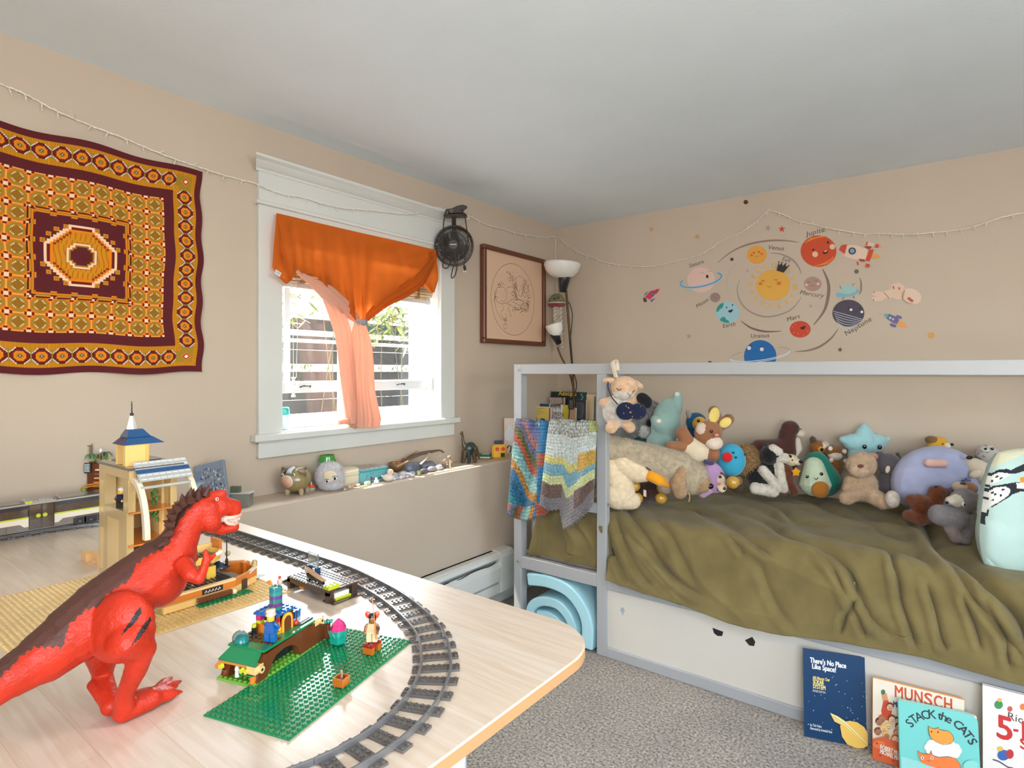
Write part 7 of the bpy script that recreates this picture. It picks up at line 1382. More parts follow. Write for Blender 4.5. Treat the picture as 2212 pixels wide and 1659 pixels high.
def art3(a):
    K_ = (30, 40, 50)
    for ch_, x, y, an in (('S', 1195, 900, 50), ('T', 1225, 868, 40), ('A', 1262, 848, 27), ('C', 1308, 832, 14), ('K', 1356, 826, 2), ('t', 1422, 836, -8), ('h', 1452, 846, -14), ('e', 1490, 862, -22), ('C', 1560, 905, -36), ('A', 1602, 945, -43), ('T', 1640, 990, -50), ('S', 1672, 1040, -58)): a.text(ch_, x, y+22, .030, K_, an, .0004, 'CENTER')
    O1, O2, LN = (240, 156, 50), (240, 122, 48), (60, 40, 30)
    a.poly([(1064, 1180), (1230, 1226), (1420, 1292), (1064, 1292)], (150, 214, 206))
    for k in range(12): t_ = 2*PI*k/12; a.el(1455+130*math.cos(t_), 1112+62*math.sin(t_)+(math.cos(t_)*18), 46, 40, (240, 234, 224), n=14)
    a.el(1455, 1112, 140, 66, (240, 234, 224)); a.poly([(1318, 895), (1352, 918), (1396, 918), (1412, 906), (1418, 930), (1450, 940), (1510, 945), (1545, 985), (1550, 1030), (1520, 1060), (1450, 1066), (1380, 1040), (1346, 1010), (1324, 960)], O1); a.line([(1318, 895), (1352, 918), (1396, 918), (1412, 906), (1418, 930), (1500, 942), (1545, 985), (1550, 1035), (1510, 1064), (1440, 1066), (1345, 1010), (1324, 960), (1318, 895)], .0009, LN, 2); a.el(1346, 948, 7, 8, LN); a.el(1407, 952, 7, 8, LN)
    a.poly([(1218, 1122), (1250, 1150), (1330, 1156), (1342, 1120), (1356, 1165), (1420, 1186), (1500, 1180), (1570, 1200), (1610, 1250), (1620, 1292), (1400, 1292), (1260, 1240), (1232, 1190)], O2); a.line([(1218, 1122), (1250, 1150), (1330, 1156), (1342, 1120), (1356, 1165), (1420, 1186), (1500, 1180), (1570, 1200), (1610, 1250), (1620, 1292)], .0009, LN, 2)
    for x in (1262, 1350): a.el(x, 1192, 14, 14, (250, 240, 225)); a.el(x, 1192, 7, 8, LN)
    a.line([(1300, 1215), (1318, 1222), (1335, 1212)], .0009, LN); a.el(1712, 1260, 70, 46, (140, 216, 200)); a.poly([(1215, 1040), (1216, 1041), (1217, 1040)], O1)
book('turquoise cat board book standing in front of the crowd book', (1946, 1684), (2120, 1712), (1946, 1513), (118, 206, 196), .020, art3, z7, lean=.04, rnd=.018, flat=.5, spine=(110, 196, 186))
def art4(a):
    a.text('Richard Scarry\'s', 2050, 850, .026, (70, 60, 60), -3, .0001); a.text('5', 1945, 1058, .082, (200, 44, 38), 0, .0016, x2=2100); a.poly([(2112, 925), (2160, 932), (2160, 956), (2112, 949)], (200, 44, 38)); a.text('Minute', 2172, 1080, .070, (200, 44, 38), 0, .0005); a.text('Stories', 2172, 1130, .036, (200, 44, 38), 0, .001)
    a.el(1975, 700, 40, 40, (60, 140, 80)); a.el(1985, 655, 22, 18, (230, 180, 90)); a.el(2080, 740, 24, 26, (200, 90, 80)); a.el(2200, 720, 26, 30, (226, 120, 50)); a.el(2020, 1170, 56, 50, (50, 100, 170)); a.el(2080, 1160, 36, 44, (190, 50, 50)); a.el(1990, 1110, 28, 22, (230, 190, 80)); a.line([(1920, 1210), (1980, 1230), (2060, 1280), (2110, 1290)], .003, (60, 60, 90))
book('large white hardback with big red numeral five at the far right', (2124, 1724), (2320, 1800), (2126, 1480), (242, 236, 226), .018, art4, z7, spine=(220, 214, 206), flat=.0, lean=.045)
# ---- books standing in the corner behind the bed end
z3 = lambda x, y: (1080+x*.2412, 760+y*.2412)
def upbook(lab, x0, x1, yt, Y, c, art=None, bz=LZ, th=.02):
    a_, b2 = onY(*z3(x0, yt), Y), onY(*z3(x1, yt), Y); pl = Plane(Vector((a_.x, Y, bz)), Vector((b2.x-a_.x, 0, 0)), Vector((0, .012, a_.z-bz))); t = thing('book', lab, 'book', pl.O, 0, 'books standing behind the bed end')
    m = MB(pl.M); m.box(0, pl.w, 0, pl.h, -th, 0, P(c, .4, 'paint', b=.02), .001); m.build('cover', t, w=True); m = MB(pl.M); m.box(.001, pl.w+.0002, .002, pl.h+.0003, -th+.002, -.002, P((226, 214, 190), .7)); m.build('pages', t, w=True)
    if art: m = MB(pl.M); art(Art(pl, m, z3)); m.build('cover_print', t, w=True)
m = MB(); m.box(.19, .408, -.40, -.03, 0, LZ-.001, P((186, 186, 184), .5, 'paint'), .003); tag(m.build('corner_cabinet'), 'low grey cabinet in the corner behind the bed end, almost hidden', 'cabinet')
upbook('tall yellow edged fable book with dark cover at the back', 445, 770, 355, -.10, (40, 70, 70), lambda a: (a.poly([(470, 362), (730, 362), (730, 470), (455, 470)], (36, 44, 42)), a.text("Aesop's", 524, 402, .040, (232, 190, 60), 0, .0006), [a.el(600+rr.uniform(-150, 150), 480+rr.uniform(-10, 100), 12, 10, ((90, 140, 150), (60, 60, 70), (190, 170, 140))[k % 3]) for k in range(24)], [a.el(740+rr.uniform(-12, 22), 380+k*12, 8, 6, (90, 170, 180)) for k in range(16)]))
upbook('cream backed book at the right end of the row', 765, 835, 382, -.13, (222, 196, 150))
upbook('thin dark blue book at the far right by the post', 836, 850, 400, -.15, (50, 80, 110))
upbook('brown patterned picture book behind the white one', 440, 560, 408, -.16, (120, 96, 84), lambda a: [a.line([(445+k*14, 412), (455+k*14, 440), (448+k*14, 465)], .004, (226, 214, 200)) for k in range(8)])
upbook('white picture book with black leaf border', 425, 550, 470, -.20, (226, 224, 220), lambda a: ([a.poly([(436+k*12, 472), (448+k*12, 472), (444+k*12, 510+(k % 3)*10)], (60, 48, 50)) for k in range(9)], a.text('LOREN', 438, 578, .032, (50, 50, 54), 0, .0002), a.text('LONG', 446, 618, .032, (50, 50, 54), 0, .0002)))
upbook('narrow yellow book right of the white one', 552, 600, 478, -.19, (206, 190, 50)); upbook('dark grey book in front of the lamp pole', 600, 665, 500, -.21, (190, 150, 120))
upbook('dark book with pale streaks beside the lamp pole', 668, 760, 430, -.17, (44, 44, 54), lambda a: [a.line([(680+k*12, 450), (690+k*12, 520), (684+k*10, 600)], .002, (150, 150, 160)) for k in range(6)])
upbook('yellow picture book with lines of text at the left', 250, 425, 486, -.24, (226, 200, 100), lambda a: ([a.line([(268, 505+k*16), (320, 507+k*16), (400-(k % 2)*30, 508+k*16)], .0016, (90, 80, 60), 2) for k in range(4)], a.poly([(250, 560), (300, 556), (330, 580), (336, 620), (250, 620)], (150, 50, 40)), a.el(380, 640, 40, 44, (90, 60, 44))))
upbook('blue topped book behind the yellow picture book', 246, 430, 460, -.21, (40, 70, 120))
upbook('red spined book between the yellow and white books', 426, 440, 500, -.235, (170, 50, 44))
# ================================================================== SOFT TOYS ON THE BED
BZ = .572
def F_(c, **k): return P(tuple(c), .95, 'fur', **k)
def V_(c): return P(tuple(c), .9, 'cloth', sh=.3, sc=600)
EYB, GLD = P((18, 16, 18), .12), P((196, 150, 60), .3, 'plastic', coat=.6)
class PL(PXF):
    def __init__(s, name, label, px, pyb, Y=None, d=None, base=True):
        if d is None: d = dY(px, Y) if Y is not None else dZ(pyb, BZ)
        super().__init__(name, label, 'soft toy', px, pyb, d)
        s.B = s.blob(2.0, 4)
    def e(s, px, py, rx, rz, mat, off=0, ry=None, rot=0): s.B.e(s.L(px, py, off), (rx, ry or rx, rz), mat, (0, rot, 0)); return s
    def c(s, pts, mat):
        for i in range(len(pts)-1):
            a, b = pts[i], pts[i+1]; s.B.c(s.L(a[0], a[1], a[3] if len(a) > 3 else 0), s.L(b[0], b[1], b[3] if len(b) > 3 else 0), a[2], b[2], mat)
        return s
    def body(s, fuzz=0, fl=2.2, name='body', paint=None, disp=0, vox=None):
        if vox: s.B.vox = vox*s.s
        s.B.mesh(s.M, fuzz, fl*s.s, paint=paint, disp=disp*s.s, dsc=60).build(name, s.o); s.B = s.blob(2.0, 4); return s
    def part(s, name, fuzz=0, fl=2, **k): return s.body(fuzz, fl, name, **k)
    def eye(s, px, py, r, off, mat=None, wh=None):
        m = s.mb(); m.ell(s.L(px, py, off), (r, r*.6, r), wh or mat or EYB, nu=14, nv=10)
        if wh: m.ell(s.L(px, py, off-r*.35), (r*.6, r*.4, r*.6), EYB, nu=12, nv=8)
        m.ell(s.L(px-r*.3, py-r*.35, off-r*.55), r*.22, P((240, 240, 240), .1), nu=6, nv=5); m.build('eye', s.o); return s
    def bit(s, name, px, py, r, off, mat): m = s.mb(); m.ell(s.L(px, py, off), r, mat, nu=16, nv=10); m.build(name, s.o); return s
    def line(s, name, pts, w, off, mat): m = s.mb(); m.tube(catmull([s.L(a, b, off) for a, b in pts], 5), w, mat, 6); m.build(name, s.o); return s
    def patch(s, name, pts, off, mat, th=1.5):
        m = s.mb(); m.push(T(0, off, 0) @ R(90, 'X')); m.prism([(s.L(*p).x, s.L(*p).z) for p in pts], 0, th, mat); m.pop(); m.build(name, s.o); return s
# 1 sheep hanging from the rail
WOOL, PCH, NVY = F_((216, 206, 192), lo=.7), F_((226, 186, 150)), V_((26, 32, 62))
p = PL('plush_sheep', 'sleepy cream sheep hanging from the bed rail by its strap', 1345, 932, Y=-1.045)
p.e(1335, 888, 34, 36, WOOL, ry=24).c([(1318, 868, 12), (1302, 870, 9)], PCH).c([(1325, 915, 13, -8), (1318, 923, 13, -14)], PCH).c([(1350, 915, 12, -8), (1358, 922, 12, -14)], PCH).c([(1360, 866, 12, -8), (1374, 862, 10, -12)], PCH).body(2500, 1.8)
p.e(1348, 838, 29, 26, PCH, -6, 22).e(1346, 850, 24, 16, WOOL, -10, 18).c([(1322, 822, 7), (1308, 822, 6)], PCH).c([(1373, 828, 8), (1384, 835, 6)], PCH).part('head', 1500, 1.6)
p.line('closed_eye', [(1327, 837), (1332, 842), (1338, 839)], .8, -26, EYB).line('closed_eye', [(1358, 843), (1362, 846), (1366, 842)], .8, -24, EYB).line('mouth', [(1350, 847), (1354, 852), (1355, 856), (1357, 852), (1362, 848)], .6, -29, P((150, 100, 90), .8))
m = p.mb(); m.tube(catmull([p.L(1330, 815, -4), p.L(1324, 798, -10), p.L(1322, 784, -8), p.L(1328, 779, 4), p.L(1334, 783, 14), p.L(1336, 800, 18)], 6), 5.5, V_((224, 208, 186)), 10, flat=.3); m.build('strap', p.o)
q = PL('sleep_mask', 'navy quilted sleep mask with gold print worn by the hanging sheep', 1365, 905, Y=-1.085); q.o['category'] = 'sleep mask'
q.e(1352, 888, 22, 20, NVY, 0, 5).e(1377, 889, 20, 18, NVY, -2, 5).body(vox=1.6); q.e(1392, 862, 16, 13, V_((24, 22, 26)), 12, 6, 30).e(1402, 870, 10, 14, V_((24, 22, 26)), 12, 6).part('second_pad', vox=1.6)
m = q.mb(); m.tube([q.L(1335, 874, 2), q.L(1322, 858, 6), q.L(1316, 838, 16), q.L(1318, 826, 26)], 3.2, NVY, 8, flat=.4); m.build('elastic_band', q.o)
m = q.mb()
for k in range(15): a = rr.uniform(1338, 1390); b2 = rr.uniform(876, 901); m.ell(q.L(a, b2, -5.2), (rr.uniform(.8, 3), .5, rr.uniform(.6, 1.4)), P((200, 160, 80), .5), rot=(0, rr.uniform(0, 90), 0), nu=8, nv=5)
m.build('gold_print', q.o)
# 2 grey badger-like dog
GF = F_((150, 150, 148), lo=.55)
p = PL('plush_dog', 'shaggy grey plush dog with black nose behind the hanging sheep', 1400, 960, Y=-.42); p.e(1402, 905, 34, 40, GF, ry=30).e(1372, 925, 22, 26, GF).e(1395, 930, 20, 22, F_((206, 204, 200)), -12).body(3800, 5); p.bit('nose', 1395, 911, (8, 6, 8), -36, V_((28, 26, 28))); p.e(1393, 950, 30, 14, V_((20, 70, 72)), -4, 24).part('teal_bandana')
# 3 pale green dinosaur / hippo
AQ = V_((150, 180, 172)); TIP = V_((228, 222, 206))
p = PL('plush_dragon', 'pale sage green plush lying with its white tipped horns up', 1435, 975, Y=-.50)
p.e(1438, 915, 31, 56, AQ, ry=30, rot=8).e(1425, 955, 30, 24, AQ, -6).c([(1460, 880, 16), (1464, 862, 11), (1464, 854, 10)], AQ).c([(1425, 925, 15, -14), (1412, 912, 11, -22), (1410, 906, 11, -24)], AQ).c([(1418, 945, 15), (1440, 962, 14, -12)], AQ).body(800, 1.2)
for px, py, o_ in ((1461, 852, -6), (1414, 907, -34), (1433, 962, -28), (1458, 950, -24)): p.bit('white_tip', px, py, (6, 5, 6), o_, TIP)
# 4 duck in blue hood
YL = V_((240, 180, 60)); p = PL('plush_duckling', 'yellow plush bird wearing a blue hood beside the rabbit ears', 1505, 975, Y=-.20)
p.e(1505, 912, 22, 21, V_((30, 90, 130)), 4, 18).e(1505, 945, 22, 34, V_((30, 70, 100)), 6).body(); p.e(1508, 915, 16, 16, YL, -10, 12).part('face'); p.eye(1502, 907, 3.4, -22); p.e(1488, 896, 6, 12, F_((170, 166, 156)), 0, 6, -20).part('ear'); p.line('beak', [(1495, 918), (1503, 922), (1512, 918)], 1.6, -21, V_((230, 130, 50)))
# 5 brown rabbit
RB, CRF = V_((158, 106, 74)), V_((234, 216, 184))
p = PL('plush_rabbit', 'brown plush rabbit with large yellow lined ears lying back', 1510, 1005, Y=-.60)
p.e(1503, 975, 32, 30, CRF, ry=24).c([(1488, 958, 15), (1474, 936, 15)], RB).c([(1478, 966, 14), (1448, 964, 12, -8)], RB).c([(1525, 985, 14), (1536, 980, 16, -8)], RB).body(900, 1.4)
p.e(1527, 935, 30, 27, RB, -8, 22).e(1514, 930, 14, 20, V_((222, 200, 182)), -15, 12, -30).e(1536, 955, 18, 14, V_((236, 216, 196)), -22, 14).c([(1538, 916, 10), (1546, 900, 13), (1542, 888, 12)], RB).c([(1552, 925, 10), (1568, 912, 13), (1574, 906, 12)], RB).part('head', 600, 1.2)
p.e(1539, 896, 12, 18, V_((240, 214, 120)), -11, 5, 14).part('inner_ear'); p.e(1563, 912, 15, 11, V_((240, 214, 120)), -11, 5, -30).part('inner_ear'); p.bit('nose', 1535, 936, (5, 4, 3.4), -37, V_((224, 140, 130))); p.eye(1525, 928, 3.4, -36)
# 6 big lying dog
DG, DGB = F_((196, 178, 150), lo=.72), F_((186, 150, 112), lo=.75)
p = PL('plush_dog', 'big shaggy beige plush dog lying along the front of the bed', 1430, 1092, Y=-.80)
p.c([(1310, 965, 26), (1350, 978, 32), (1410, 995, 36), (1465, 1010, 36)], DG).c([(1440, 1015, 28), (1440, 1045, 20)], DG).body(9000, 3.4)
p.e(1492, 1030, 36, 36, DG, -4, 30).e(1508, 1042, 24, 22, DGB, -8, 24).part('head', 4200, 3.2); p.c([(1462, 1012, 12, -28), (1456, 1040, 17, -32), (1460, 1056, 14, -32)], DGB).part('ear', 1600, 2.6); p.bit('nose', 1527, 1046, (7, 6, 6), -22, EYB); p.line('collar_tag', [(1478, 1058), (1482, 1066), (1480, 1078)], 1.4, -26, V_((190, 150, 90)))
# 7 swan-like duck
SW, BEAK = F_((244, 220, 184), lo=.86), V_((240, 160, 30))
p = PL('plush_goose', 'fluffy cream goose with a long orange beak behind the bed post', 1345, 1102, Y=-.89)
p.e(1336, 1062, 36, 38, SW, ry=28).c([(1336, 1040, 32), (1325, 1010, 30), (1345, 998, 34)], SW).c([(1350, 1078, 24), (1366, 1082, 18)], SW).body(5200, 2.2); p.c([(1350, 1000, 34, -6), (1376, 1014, 26, -12), (1388, 1020, 19, -12)], SW).part('head', 2600, 2.0)
p.c([(1400, 1022, 15, -22), (1420, 1034, 12, -24), (1442, 1047, 3, -24)], BEAK).part('beak'); p.line('eye', [(1388, 1004), (1393, 1007), (1397, 1010)], 1.3, -36, EYB)
p = PL('plush_toy', 'dark brown plush with four golden glitter paws under the goose beak', 1400, 1092, Y=-.76); p.e(1398, 1062, 34, 26, F_((60, 34, 26)), ry=22).body(900, 1.6)
for px, py in ((1366, 1046), (1426, 1050), (1372, 1072), (1423, 1072)): p.bit('golden_paw', px, py, (13, 11, 12), -20, GLD)
p.patch('care_label', [(1384, 1052), (1390, 1054), (1390, 1068), (1384, 1066)], -26, V_((220, 210, 196)), 1)
# 8 lilac penguin-ish
LI = V_((186, 146, 190)); p = PL('plush_bird', 'lilac plush bird with a cream heart face beside the cyan ball', 1545, 1072, Y=-.62); p.e(1542, 1032, 24, 34, LI, ry=20, rot=-14).c([(1530, 1058, 11), (1516, 1066, 9, -6)], V_((200, 160, 196))).body(500, 1.2)
p.e(1551, 1038, 16, 24, V_((90, 60, 74)), -13, 6, -16).part('face_rim'); p.e(1551, 1034, 11, 13, V_((230, 206, 176)), -17, 5, -14).e(1553, 1048, 11, 13, V_((230, 206, 176)), -17, 5, -14).part('face'); p.eye(1548, 1026, 3.2, -22).eye(1557, 1051, 3.2, -22).bit('beak', 1546, 1041, (3, 3, 3), -23, V_((226, 150, 110))); p.c([(1535, 1000, 7, -4), (1522, 996, 5, -6)], V_((70, 70, 100))).part('tuft')
# 9 cyan ball
CYN = V_((60, 170, 206)); p = PL('plush_ball', 'bright cyan egg shaped plush with a big red nose', 1578, 1030, Y=-.52); p.e(1580, 994, 30, 36, CYN, ry=26).body(500, 1.1); p.bit('red_nose', 1562, 984, (11, 10, 11), -25, V_((214, 30, 34))); p.eye(1574, 974, 2.4, -27).eye(1579, 984, 2.4, -28).eye(1603, 979, 2.4, -16)
p = PL('plush_toy', 'small golden plush foot sticking out below the cyan ball', 1583, 1058, Y=-.66); p.e(1583, 1042, 14, 14, GLD).e(1597, 1040, 9, 10, V_((120, 90, 40)), 6).body()
# 10 fuzzy maned toy
LM = F_((196, 150, 90), lo=.35, vs=90); p = PL('plush_lion', 'shaggy tan and black maned plush behind the cyan ball', 1615, 1050, Y=-.36); p.e(1612, 1000, 30, 36, LM, ry=26).e(1600, 1040, 24, 22, F_((110, 90, 60), lo=.4)).body(6500, 7)
# 11 border collie
BKF, WF = F_((26, 24, 28)), F_((232, 222, 206)); p = PL('plush_dog', 'black and white plush collie dog sitting against the brown otter', 1660, 1068, Y=-.34)
p.e(1640, 1030, 34, 30, BKF, 8, 26).e(1660, 1010, 20, 34, BKF, 2, 18).c([(1676, 1004, 11, -14), (1680, 1030, 10, -16), (1684, 1052, 10, -18)], WF).c([(1640, 1012, 10, -20), (1658, 1034, 10, -24), (1668, 1048, 11, -26)], WF).c([(1625, 1052, 12, -16), (1660, 1058, 12, -22)], WF).body(3600, 2.4)
p.e(1658, 982, 20, 22, BKF, -8, 18).c([(1662, 966, 9, -18), (1672, 974, 11, -18)], WF).c([(1676, 986, 14, -12), (1690, 988, 11, -14)], WF).part('head', 1400, 1.8); p.bit('nose', 1697, 983, (4, 3.4, 3.4), -20, EYB).eye(1668, 982, 2.6, -25); p.e(1655, 965, 8, 8, BKF, -2).part('ear')
# 12 otter
BO = V_((84, 50, 44)); p = PL('plush_otter', 'tall chocolate brown plush otter with pale muzzle and chest', 1700, 1060, Y=-.15)
p.c([(1600, 985, 12), (1640, 966, 17), (1685, 968, 22), (1698, 975, 22)], BO).c([(1698, 1010, 24), (1698, 960, 20), (1702, 936, 18)], BO).body(500, 1.0); p.e(1706, 926, 19, 18, BO, -2, 17).c([(1716, 930, 13), (1727, 933, 8)], BO).part('head'); p.e(1725, 936, 11, 9, V_((224, 208, 190)), -6, 10).part('muzzle'); p.c([(1718, 950, 7, -8), (1720, 968, 8, -10), (1712, 984, 6, -10)], V_((224, 208, 190))).part('chest'); p.eye(1715, 920, 2, -17)
# 13 small brown dog with star
p = PL('plush_puppy', 'small brown plush puppy with cream head and yellow star tag', 1700, 1070, Y=-.30); SB = F_((110, 58, 36)); p.e(1698, 1030, 18, 28, SB, ry=16).c([(1690, 1050, 9, -8), (1688, 1062, 8, -10)], SB).c([(1708, 1050, 9, -8), (1712, 1060, 9, -10)], SB).body(1200, 1.4)
p.e(1706, 993, 14, 13, F_((236, 214, 170)), -6, 13).e(1716, 996, 8, 7, F_((240, 228, 206)), -14).part('head', 400, 1.2); p.bit('nose', 1719, 994, (4.2, 3.6, 4), -22, EYB).eye(1703, 991, 1.8, -18); p.patch('star_tag', [(1709+10*math.sin(PI*i/5)*(1 if i % 2 == 0 else .62), 1016-10*math.cos(PI*i/5)*(1 if i % 2 == 0 else .62)) for i in range(10)], -20, V_((240, 170, 40)), 3)
# 14 avocado
AG, AI = V_((20, 124, 106)), V_((206, 220, 190)); p = PL('plush_avocado', 'big green plush avocado with smiling face and brown stone', 1772, 1077); p.c([(1778, 1035, 40, 6), (1768, 1000, 24, 8)], AG).e(1778, 1038, 39, 38, AG, 6, 28).body(1200, 1.4, vox=1.6)
p.c([(1754, 1036, 34, -12), (1754, 1006, 20, -8)], AI).part('front', vox=1.5); p.bit('stone', 1750, 1049, (18.5, 9, 17.5), -43, V_((180, 116, 40))); p.eye(1756, 1018, 3.8, -35).eye(1728, 1024, 3.2, -32); p.line('smile', [(1737, 1025), (1741, 1028), (1745, 1024)], .7, -43, EYB)
# 15 owl / kitten with yellow eye, and the one beside it
TB, TW = F_((150, 96, 44), lo=.5), F_((232, 214, 196)); p = PL('plush_cat', 'brown striped big eyed plush peeping over the avocado', 1768, 1040, Y=-.12); p.e(1766, 968, 18, 17, TB, ry=14).e(1778, 965, 9, 14, TW, -8).e(1768, 1000, 20, 30, TB).body(900, 1.4); p.e(1757, 953, 8, 12, F_((90, 70, 50)), 0, 5, -20).part('ear')
m = p.mb(); m.ell(p.L(1766, 969, -14), (6.5, 4, 6.5), P((230, 160, 40), .15)); m.ell(p.L(1766, 969, -17), (3.8, 2.4, 3.8), EYB); m.build('eye', p.o)
p = PL('plush_cat', 'brown and white plush with pink paws between avocado and star', 1804, 1040, Y=-.13); p.e(1802, 976, 20, 14, TB, ry=14).e(1800, 984, 14, 8, TW, -8).e(1802, 1005, 18, 24, TB).body(900, 1.4)
for px, py in ((1786, 967), (1816, 973), (1788, 992), (1818, 994)): p.bit('paw', px, py, (5, 4, 5), -14, V_((240, 214, 196)))
# 16 star pillow
ST_ = V_((166, 210, 214)); p = PL('star_cushion', 'pale aqua star shaped cushion with two round eyes', 1867, 1010, Y=-.10); C0 = (1867, 962)
for k in range(5): a = 2*PI*k/5; p.c([(C0[0]+6*math.sin(a), C0[1]-6*math.cos(a), 28), (C0[0]+30*math.sin(a), C0[1]-26*math.cos(a), 17), (C0[0]+50*math.sin(a), C0[1]-42*math.cos(a), 7)], ST_)
p.B.p = p.B.p; p.body(900, 1.2); p.eye(1853, 962, 4.6, -25, wh=EYB).eye(1885, 963, 4.6, -25, wh=EYB)
# 17 shaggy tan puppy
TP2 = F_((206, 174, 142), lo=.78); p = PL('plush_puppy', 'curly tan plush puppy sitting with pale paws in front of the star', 1865, 1090, Y=-.34)
p.e(1862, 1048, 32, 34, TP2, ry=26).c([(1842, 1064, 16, -10), (1818, 1072, 14, -18)], TP2).c([(1876, 1068, 18, -14), (1892, 1078, 16, -24), (1902, 1080, 12, -28)], TP2).c([(1836, 1040, 12), (1830, 1058, 10)], TP2).body(5200, 2.6)
p.e(1856, 1003, 31, 28, TP2, -8, 24).e(1844, 1012, 20, 16, F_((222, 190, 160)), -20, 16).part('head', 2600, 2.4); p.e(1880, 984, 12, 8, F_((196, 150, 126)), -8, 6, 10).part('ear', 300, 2); p.bit('nose', 1838, 1001, (6.5, 4, 4), -36, V_((130, 70, 60))); p.e(1902, 1077, 8, 8, F_((240, 206, 196)), -36, 5).part('paw_pad')
p = PL('plush_paw', 'fluffy white plush foot beside the tan puppy', 1928, 1096, Y=-.38); p.e(1928, 1078, 14, 18, F_((236, 222, 208)), ry=13).body(1300, 2.4)
# 18 rhino
GR = V_((86, 80, 84)); p = PL('plush_rhino', 'dark grey plush with cream inner ears between puppy and lavender ball', 1918, 1085, Y=-.28); p.e(1922, 1045, 24, 40, GR, ry=20).body(500, 1.2); p.e(1915, 1000, 27, 22, GR, -6, 20).c([(1900, 985, 11), (1894, 1000, 9)], GR).part('head', 400, 1.2)
for px, r_ in ((1902, 14), (1933, -20)): p.e(px, 1010, 5, 9, V_((222, 200, 176)), -24, 4, r_).part('inner_ear')
p = PL('marker_toy', 'grey and red stick like toy behind the lavender ball', 1944, 1000, Y=-.10); p.o['category'] = 'toy'; m = p.mb(); m.cyl(p.L(1946, 1000), p.L(1938, 978), 3.4, V_((110, 110, 104)), n=10); m.cyl(p.L(1947, 1002, -1), p.L(1943, 990, -1), 4.2, P((196, 30, 30), .4), n=10); m.build('body', p.o)
# 20 lavender round plush: a plain round animal cushion
LV = V_((176, 180, 212)); p = PL('plush_cushion', 'very large round lavender animal cushion with pink ear and pale muzzle', 2020, 1112); p.e(2020, 1040, 90, 76, LV, ry=62, rot=-12).body(2200, 1.4, vox=2.6)
p.e(2084, 1012, 38, 22, V_((232, 216, 192)), -42, 20, 38).part('muzzle_patch'); p.c([(1974, 993, 9, -46), (1998, 993, 9, -52)], V_((236, 190, 176))).part('ear'); p.e(2060, 1014, 14, 8, V_((232, 214, 190)), -60, 6, -18).part('cheek_patch'); p.bit('eye', 2054, 981, (7, 3, 3.6), -52, EYB); p.bit('eye', 2104, 1032, (3.4, 3, 5), -38, EYB)
m = p.mb()
for k in range(130): a = (rr.uniform(1996, 2042), rr.uniform(1028, 1056)); a = (a[0], 1056-(a[0]-1996)*.6+rr.uniform(-9, 9)); m.tube([p.L(a[0], a[1], -60), p.L(a[0]+rr.uniform(-5, 5), a[1]-rr.uniform(-2, 6), -67), p.L(a[0]+rr.uniform(-6, 3), a[1]+rr.uniform(0, 8), -70)], .9, V_((88, 120, 176)), 4)
m.build('blue_tuft', p.o)
# 21-22 toys peeping behind
MU = V_((216, 160, 50)); p = PL('plush_toy', 'mustard yellow plush head peeping above the lavender cushion', 2024, 1040, Y=-.09); p.e(2026, 962, 22, 20, MU, ry=16).e(2012, 950, 12, 9, V_((130, 100, 56)), 0, 12).e(2026, 1000, 22, 40, MU).body(); p.bit('muzzle', 2036, 961, (7, 5, 6), -14, V_((240, 230, 214))).bit('nose', 2043, 958, (3.5, 3, 3), -18, EYB).eye(2025, 957, 1.8, -16)
p = PL('plush_seal', 'spotted pale grey plush seal peeping near the wall', 2135, 1050, Y=-.09); SP, SPD = V_((206, 198, 190)), V_((160, 146, 136)); p.e(2132, 980, 24, 20, SP, ry=18).e(2140, 1010, 26, 36, SP).body(paint=lambda q_, mt: SPD if noise.noise(Vector(q_)*.16) > .28 else mt); p.e(2117, 970, 9, 6, V_((230, 226, 220)), -12, 8).part('muzzle'); p.bit('nose', 2113, 967, (3, 2.6, 2.4), -20, EYB).eye(2129, 967, 3, -18)
p = PL('plush_frog', 'lime green plush frog head beside the patterned pillow', 2116, 1050, Y=-.20); p.e(2116, 1008, 18, 14, V_((150, 186, 40)), ry=14).e(2112, 1030, 18, 26, V_((150, 186, 40))).body(); p.eye(2113, 1001, 3.6, -13)
p = PL('plush_toy', 'dark grey fuzzy plush back between lavender cushion and frog', 2095, 1060, Y=-.12); p.e(2096, 1000, 18, 15, F_((96, 88, 80), lo=.4), ry=14).e(2098, 1025, 16, 26, F_((96, 88, 80), lo=.4)).body(900, 3)
# 23 brown bear
BB_ = F_((120, 62, 34)); p = PL('plush_bear', 'reddish brown plush bear lying face down before the lavender cushion', 2010, 1130, Y=-.45); p.e(1995, 1098, 28, 18, BB_, ry=20).c([(1968, 1080, 12), (1985, 1082, 15), (2010, 1090, 16)], BB_).c([(2015, 1088, 16), (2025, 1066, 18), (2044, 1064, 9)], BB_).c([(1960, 1112, 12, -4), (1985, 1118, 16, -6), (2010, 1118, 14)], BB_).body(3000, 1.8); p.bit('ear', 2020, 1052, (5, 4, 3), -4, V_((50, 34, 30)))
